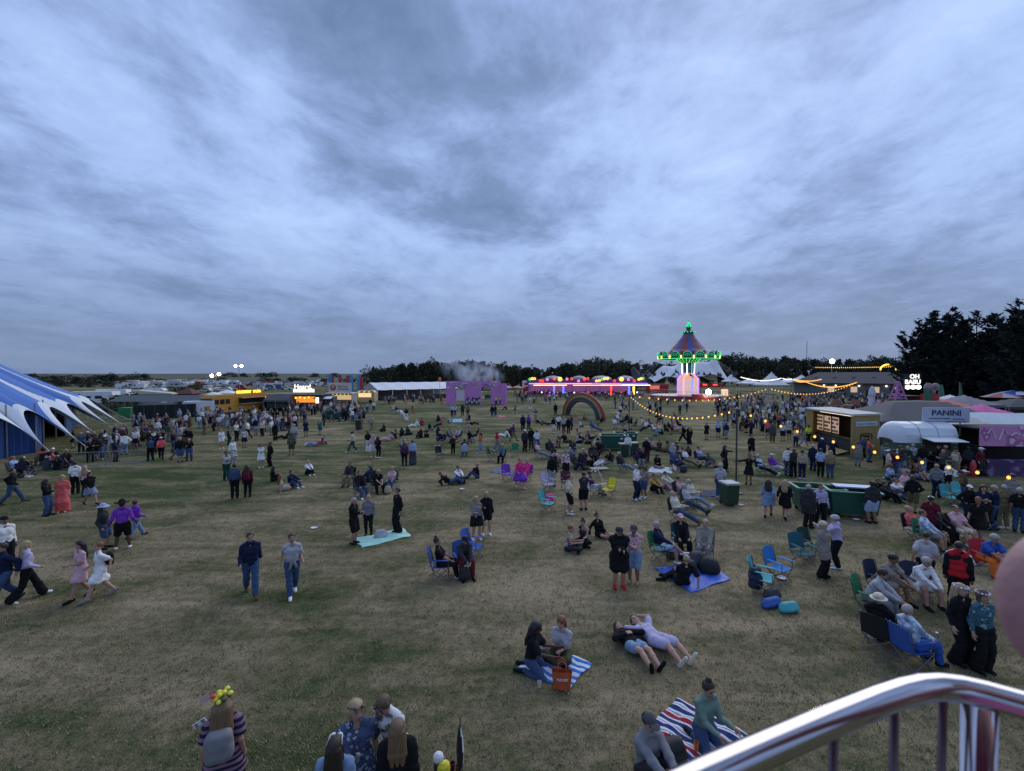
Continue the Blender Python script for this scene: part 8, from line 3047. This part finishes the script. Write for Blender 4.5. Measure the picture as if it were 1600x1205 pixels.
# elbow of a rider leaning on the rail, cut off by the right edge
e = at(1698, 955, .42)
E_ = V3(*e)
v, q = sdf_mesh([('c', E_, E_ + V3(.17, -.10, .17), .042, .05), ('c', E_, E_ + V3(.15, .02, -.17), .040, .03), ('e', E_, (.043, .043, .070), np.eye(3)), ('c', E_ + V3(.17, -.10, .17), E_ + V3(.24, -.18, .2), .055, .07), ('c', E_ + V3(.15, .02, -.17), E_ + V3(.16, .05, -.25), .03, .028)], .008, .05, .0012)
me = mk_mesh('person', v, q)
me.materials[0] = mat('skin_flushed', (.44, .235, .23), .55, var=.14, scale=22, bump=.3)
tag(mesh_obj('person', me), 'bare bent elbow of a person beside the chrome rail at the right edge', 'person')
# ------------------------------------------------------------------ the rest of the crowd
rc = random.Random(77)
TOPS = ['tee', 'tee', 'shirt', 'long', 'hoodie', 'jacket', 'jacket', 'tank']
TC = ['black', 'black', 'black', 'charcoal', 'white', 'white', 'light grey', 'grey', 'navy', 'denim blue', 'pale blue', 'pale pink', 'maroon', 'olive', 'cream', 'taupe', 'black', 'brown', 'dark grey', 'coral', 'charcoal', 'white', 'navy']
BC = ['black', 'black', 'black', 'denim blue', 'denim blue', 'charcoal', 'navy', 'light denim', 'khaki', 'grey']
HCOL = ['dark brown', 'dark brown', 'black', 'brown', 'blond', 'grey hair', 'ginger']
STANDP = ['stand', 'stand_easy', 'stand_drink', 'stand_phone', 'stand_hip', 'walk', 'stand_cross']
def rand_row(seated=False):
 top = rc.choice(TOPS + ['dress'])
 bot = '' if top == 'dress' else rc.choice(['trousers', 'trousers', 'trousers', 'slim', 'shorts', 'skirt']) + ':' + rc.choice(BC)
 pz = rc.choice(STANDP) if not seated else rc.choice(['chair', 'chair_back', 'floor_cross', 'floor_knees'])
 return [pz, rc.choice([0, 20, 90, -90, 150, 180, 180, 200, 60, -40]), top + ':' + rc.choice(TC), bot, rc.choice(['short', 'short', 'long', 'bob', 'buzz']) + ':' + rc.choice(HCOL), rc.choice(['', '', '', '', 'cap:black', 'cap:white']), rc.choice(['black', 'black', 'white']), rc.choice(['fair', 'fair', 'pale', 'tan']), rc.uniform(.93, 1.04), '', '']
cand = []
for (x0, y0, x1, y1, n, seated) in [(176, 676, 250, 712, 26, 0), (112, 700, 185, 724, 12, 0), (235, 690, 306, 724, 13, 0), (205, 658, 330, 690, 42, 0), (312, 652, 425, 674, 44, 0), (330, 672, 430, 690, 10, 0), (395, 652, 480, 684, 24, 0), (446, 640, 565, 660, 75, 0), (598, 627, 692, 632, 26, 0), (785, 616, 872, 632, 32, 0),
         (838, 619, 1010, 627, 46, 0), (960, 628, 1130, 650, 26, 0), (1130, 636, 1262, 688, 78, 0), (1120, 620, 1400, 646, 230, 0), (1262, 640, 1345, 664, 34, 0), (1003, 652, 1062, 684, 20, 1), (62, 728, 112, 736, 6, 1), (4, 742, 48, 748, 3, 1), (705, 690, 735, 694, 3, 1), (1340, 716, 1375, 722, 2, 0), (905, 655, 1000, 700, 12, 1), (850, 690, 945, 740, 8, 1), (1030, 695, 1100, 735, 5, 1), (1340, 722, 1540, 748, 9, 0), (1372, 745, 1445, 778, 6, 1), (1440, 790, 1590, 850, 5, 0), (1215, 650, 1262, 700, 8, 0), (660, 655, 780, 690, 7, 1)]:
 for _ in range(n):
  px, py = rc.uniform(x0, x1), rc.uniform(y0, y1)
  if x0 == 176 and py < 712 - (px - 176) * .25 - 22:
   py += 14
  r = rand_row(seated)
  if x0 == 1003:
   r[0], r[1] = rc.choice(['chair_back', 'chair', 'chair_back']), rc.choice([60, 75, 90, -60])
  cand.append((gp(px, py).y, px, py, r))
cand.sort(key=lambda c: c[0])
n_ind = max(0, 328 - len(PEOPLE) - len(SEATS))
taken = [(d['x'], d['y']) for d in PEOPLE]
stuff = []
for Y, px, py, r in cand:
 p = gp(px, py)
 if any((p.x - a) ** 2 + (p.y - b) ** 2 < .30 for a, b in taken):
  px += 7
  p = gp(px, py)
 taken.append((p.x, p.y))
 if n_ind > 0:
  n_ind -= 1
  if r[0].startswith('chair'):
   r[9] = rc.choice(['navy', 'black', 'dark grey', 'blue'])
   camp_chair(p.x, p.y, r[1], r[9], 'folding ' + r[9] + ' camp chair under a seated person ' + landmark(px, py))
  add(px, py, 0, r)
 else:
  stuff.append((p, r))
# far-off crowd beyond those: one mass
pal = [SKIN_M['fair']] + [cloth(c) for c in sorted(set(TC + BC))] + [hair_mat(c) for c in HCOL]
ci = {c: i + 1 for i, c in enumerate(sorted(set(TC + BC)))}
hi_ = {c: i + 1 + len(ci) for i, c in enumerate(HCOL)}
VV, QQ, MM, n0 = [], [], [], 0
for p, (pz, face, top, bot, hair, hat, sh, sk, s, _, _) in stuff:
 tk, tc = top.split(':')
 bk, bc = bot.split(':') if bot else ('', 'black')
 hk, hc = hair.split(':')
 me = far_mesh(pz, tk, bk, hk, '')
 v = np.empty(len(me.vertices) * 3, np.float32)
 me.vertices.foreach_get('co', v)
 q = np.empty(len(me.loops), np.int32)
 me.loops.foreach_get('vertex_index', q)
 m = np.empty(len(me.polygons), np.int32)
 me.polygons.foreach_get('material_index', m)
 a = R(face)
 v = v.reshape(-1, 3) * s @ np.array([[math.cos(a), math.sin(a), 0], [-math.sin(a), math.cos(a), 0], [0, 0, 1]]) + np.array(p)
 VV.append(v)
 QQ.append(q.reshape(-1, 4) + n0)
 MM.append(np.array([0, ci[tc], ci.get(bc, 1), hi_[hc], ci['black'], ci['black']])[m])
 n0 += len(v)
if VV:
 me = mk_mesh('crowd', np.concatenate(VV), np.concatenate(QQ), np.concatenate(MM), len(pal))
 for i, m in enumerate(pal):
  me.materials[i] = m
 tag(mesh_obj('crowd', me), kind='stuff')
# ------------------------------------------------------------------ labels that tell the people apart
ORD = ['leftmost', 'second from left', 'third from left', 'fourth from left', 'fifth from left', 'sixth from left', 'seventh from left', 'eighth from left']
def lab_of(d, lvl):
 tk, tc = d['top']
 bk, bc = d['bot']
 w = tc + ' ' + TOPN[tk]
 if bk and lvl != 9:
  w += ' and ' + bc + ' ' + BOTN[bk]
 hair = {'long': 'long', 'longcurly': 'curly', 'bob': 'bobbed', 'bun': 'tied up', 'short': 'short', 'buzz': 'cropped', 'pony': 'tied'}.get(d['hair'][0], '') + ' ' + d['hair'][1].replace(' hair', '') + ' hair'
 if d['hat'][0]:
  hair = d['hat'][1] + ' ' + {'cowboy': 'cowboy hat', 'bucket': 'bucket hat'}.get(d['hat'][0], d['hat'][0])
 w = 'person in ' + w
 if lvl in (1, 3):
  w += ', ' + hair + ','
 w += ' ' + VERB.get(d['pose'], 'standing')
 if lvl != 3:
  w += ' ' + (d['note'] or landmark(d['px'], d['py']))
 return w.strip(',')
def fit(d, lvl):
 s = lab_of(d, lvl)
 return s if len(s.split()) <= 16 else None
for d in PEOPLE:
 d['lab'] = fit(d, 0) or fit(d, 3) or fit(d, 9)
for lvl in (1, 3):
 cnt = {}
 for d in PEOPLE:
  cnt.setdefault(d['lab'], []).append(d)
 for k, ds in cnt.items():
  if len(ds) > 1:
   for d in ds:
    d['lab'] = fit(d, lvl) or d['lab']
cnt = {}
for d in PEOPLE:
 cnt.setdefault(d['lab'], []).append(d)
for k, ds in cnt.items():
 if len(ds) > 1:
  for i, d in enumerate(sorted(ds, key=lambda d: d['px'])):
   base = d['lab'] if len(d['lab'].split()) <= 13 else (lab_of(d, 9))
   d['lab'] = base + ', ' + ORD[min(i, 7)]
for d in PEOPLE:
 tag(d['o'], d['lab'], 'person', 'people of the festival crowd')
# lettering as real faces
dg = bpy.context.evaluated_depsgraph_get()
for o in [o for o in COL.objects if o.type == 'FONT']:
 me = bpy.data.meshes.new_from_object(o.evaluated_get(dg))
 q = bpy.data.objects.new('lettering', me)
 nm = o.name
 COL.objects.link(q)
 q.parent, q.location, q.rotation_euler, q.scale = o.parent, o.location, o.rotation_euler, o.scale
 bpy.data.objects.remove(o)
 q.name = nm
print('people', len(PEOPLE), 'crowd', len(stuff), 'script time', time.time() - T0)
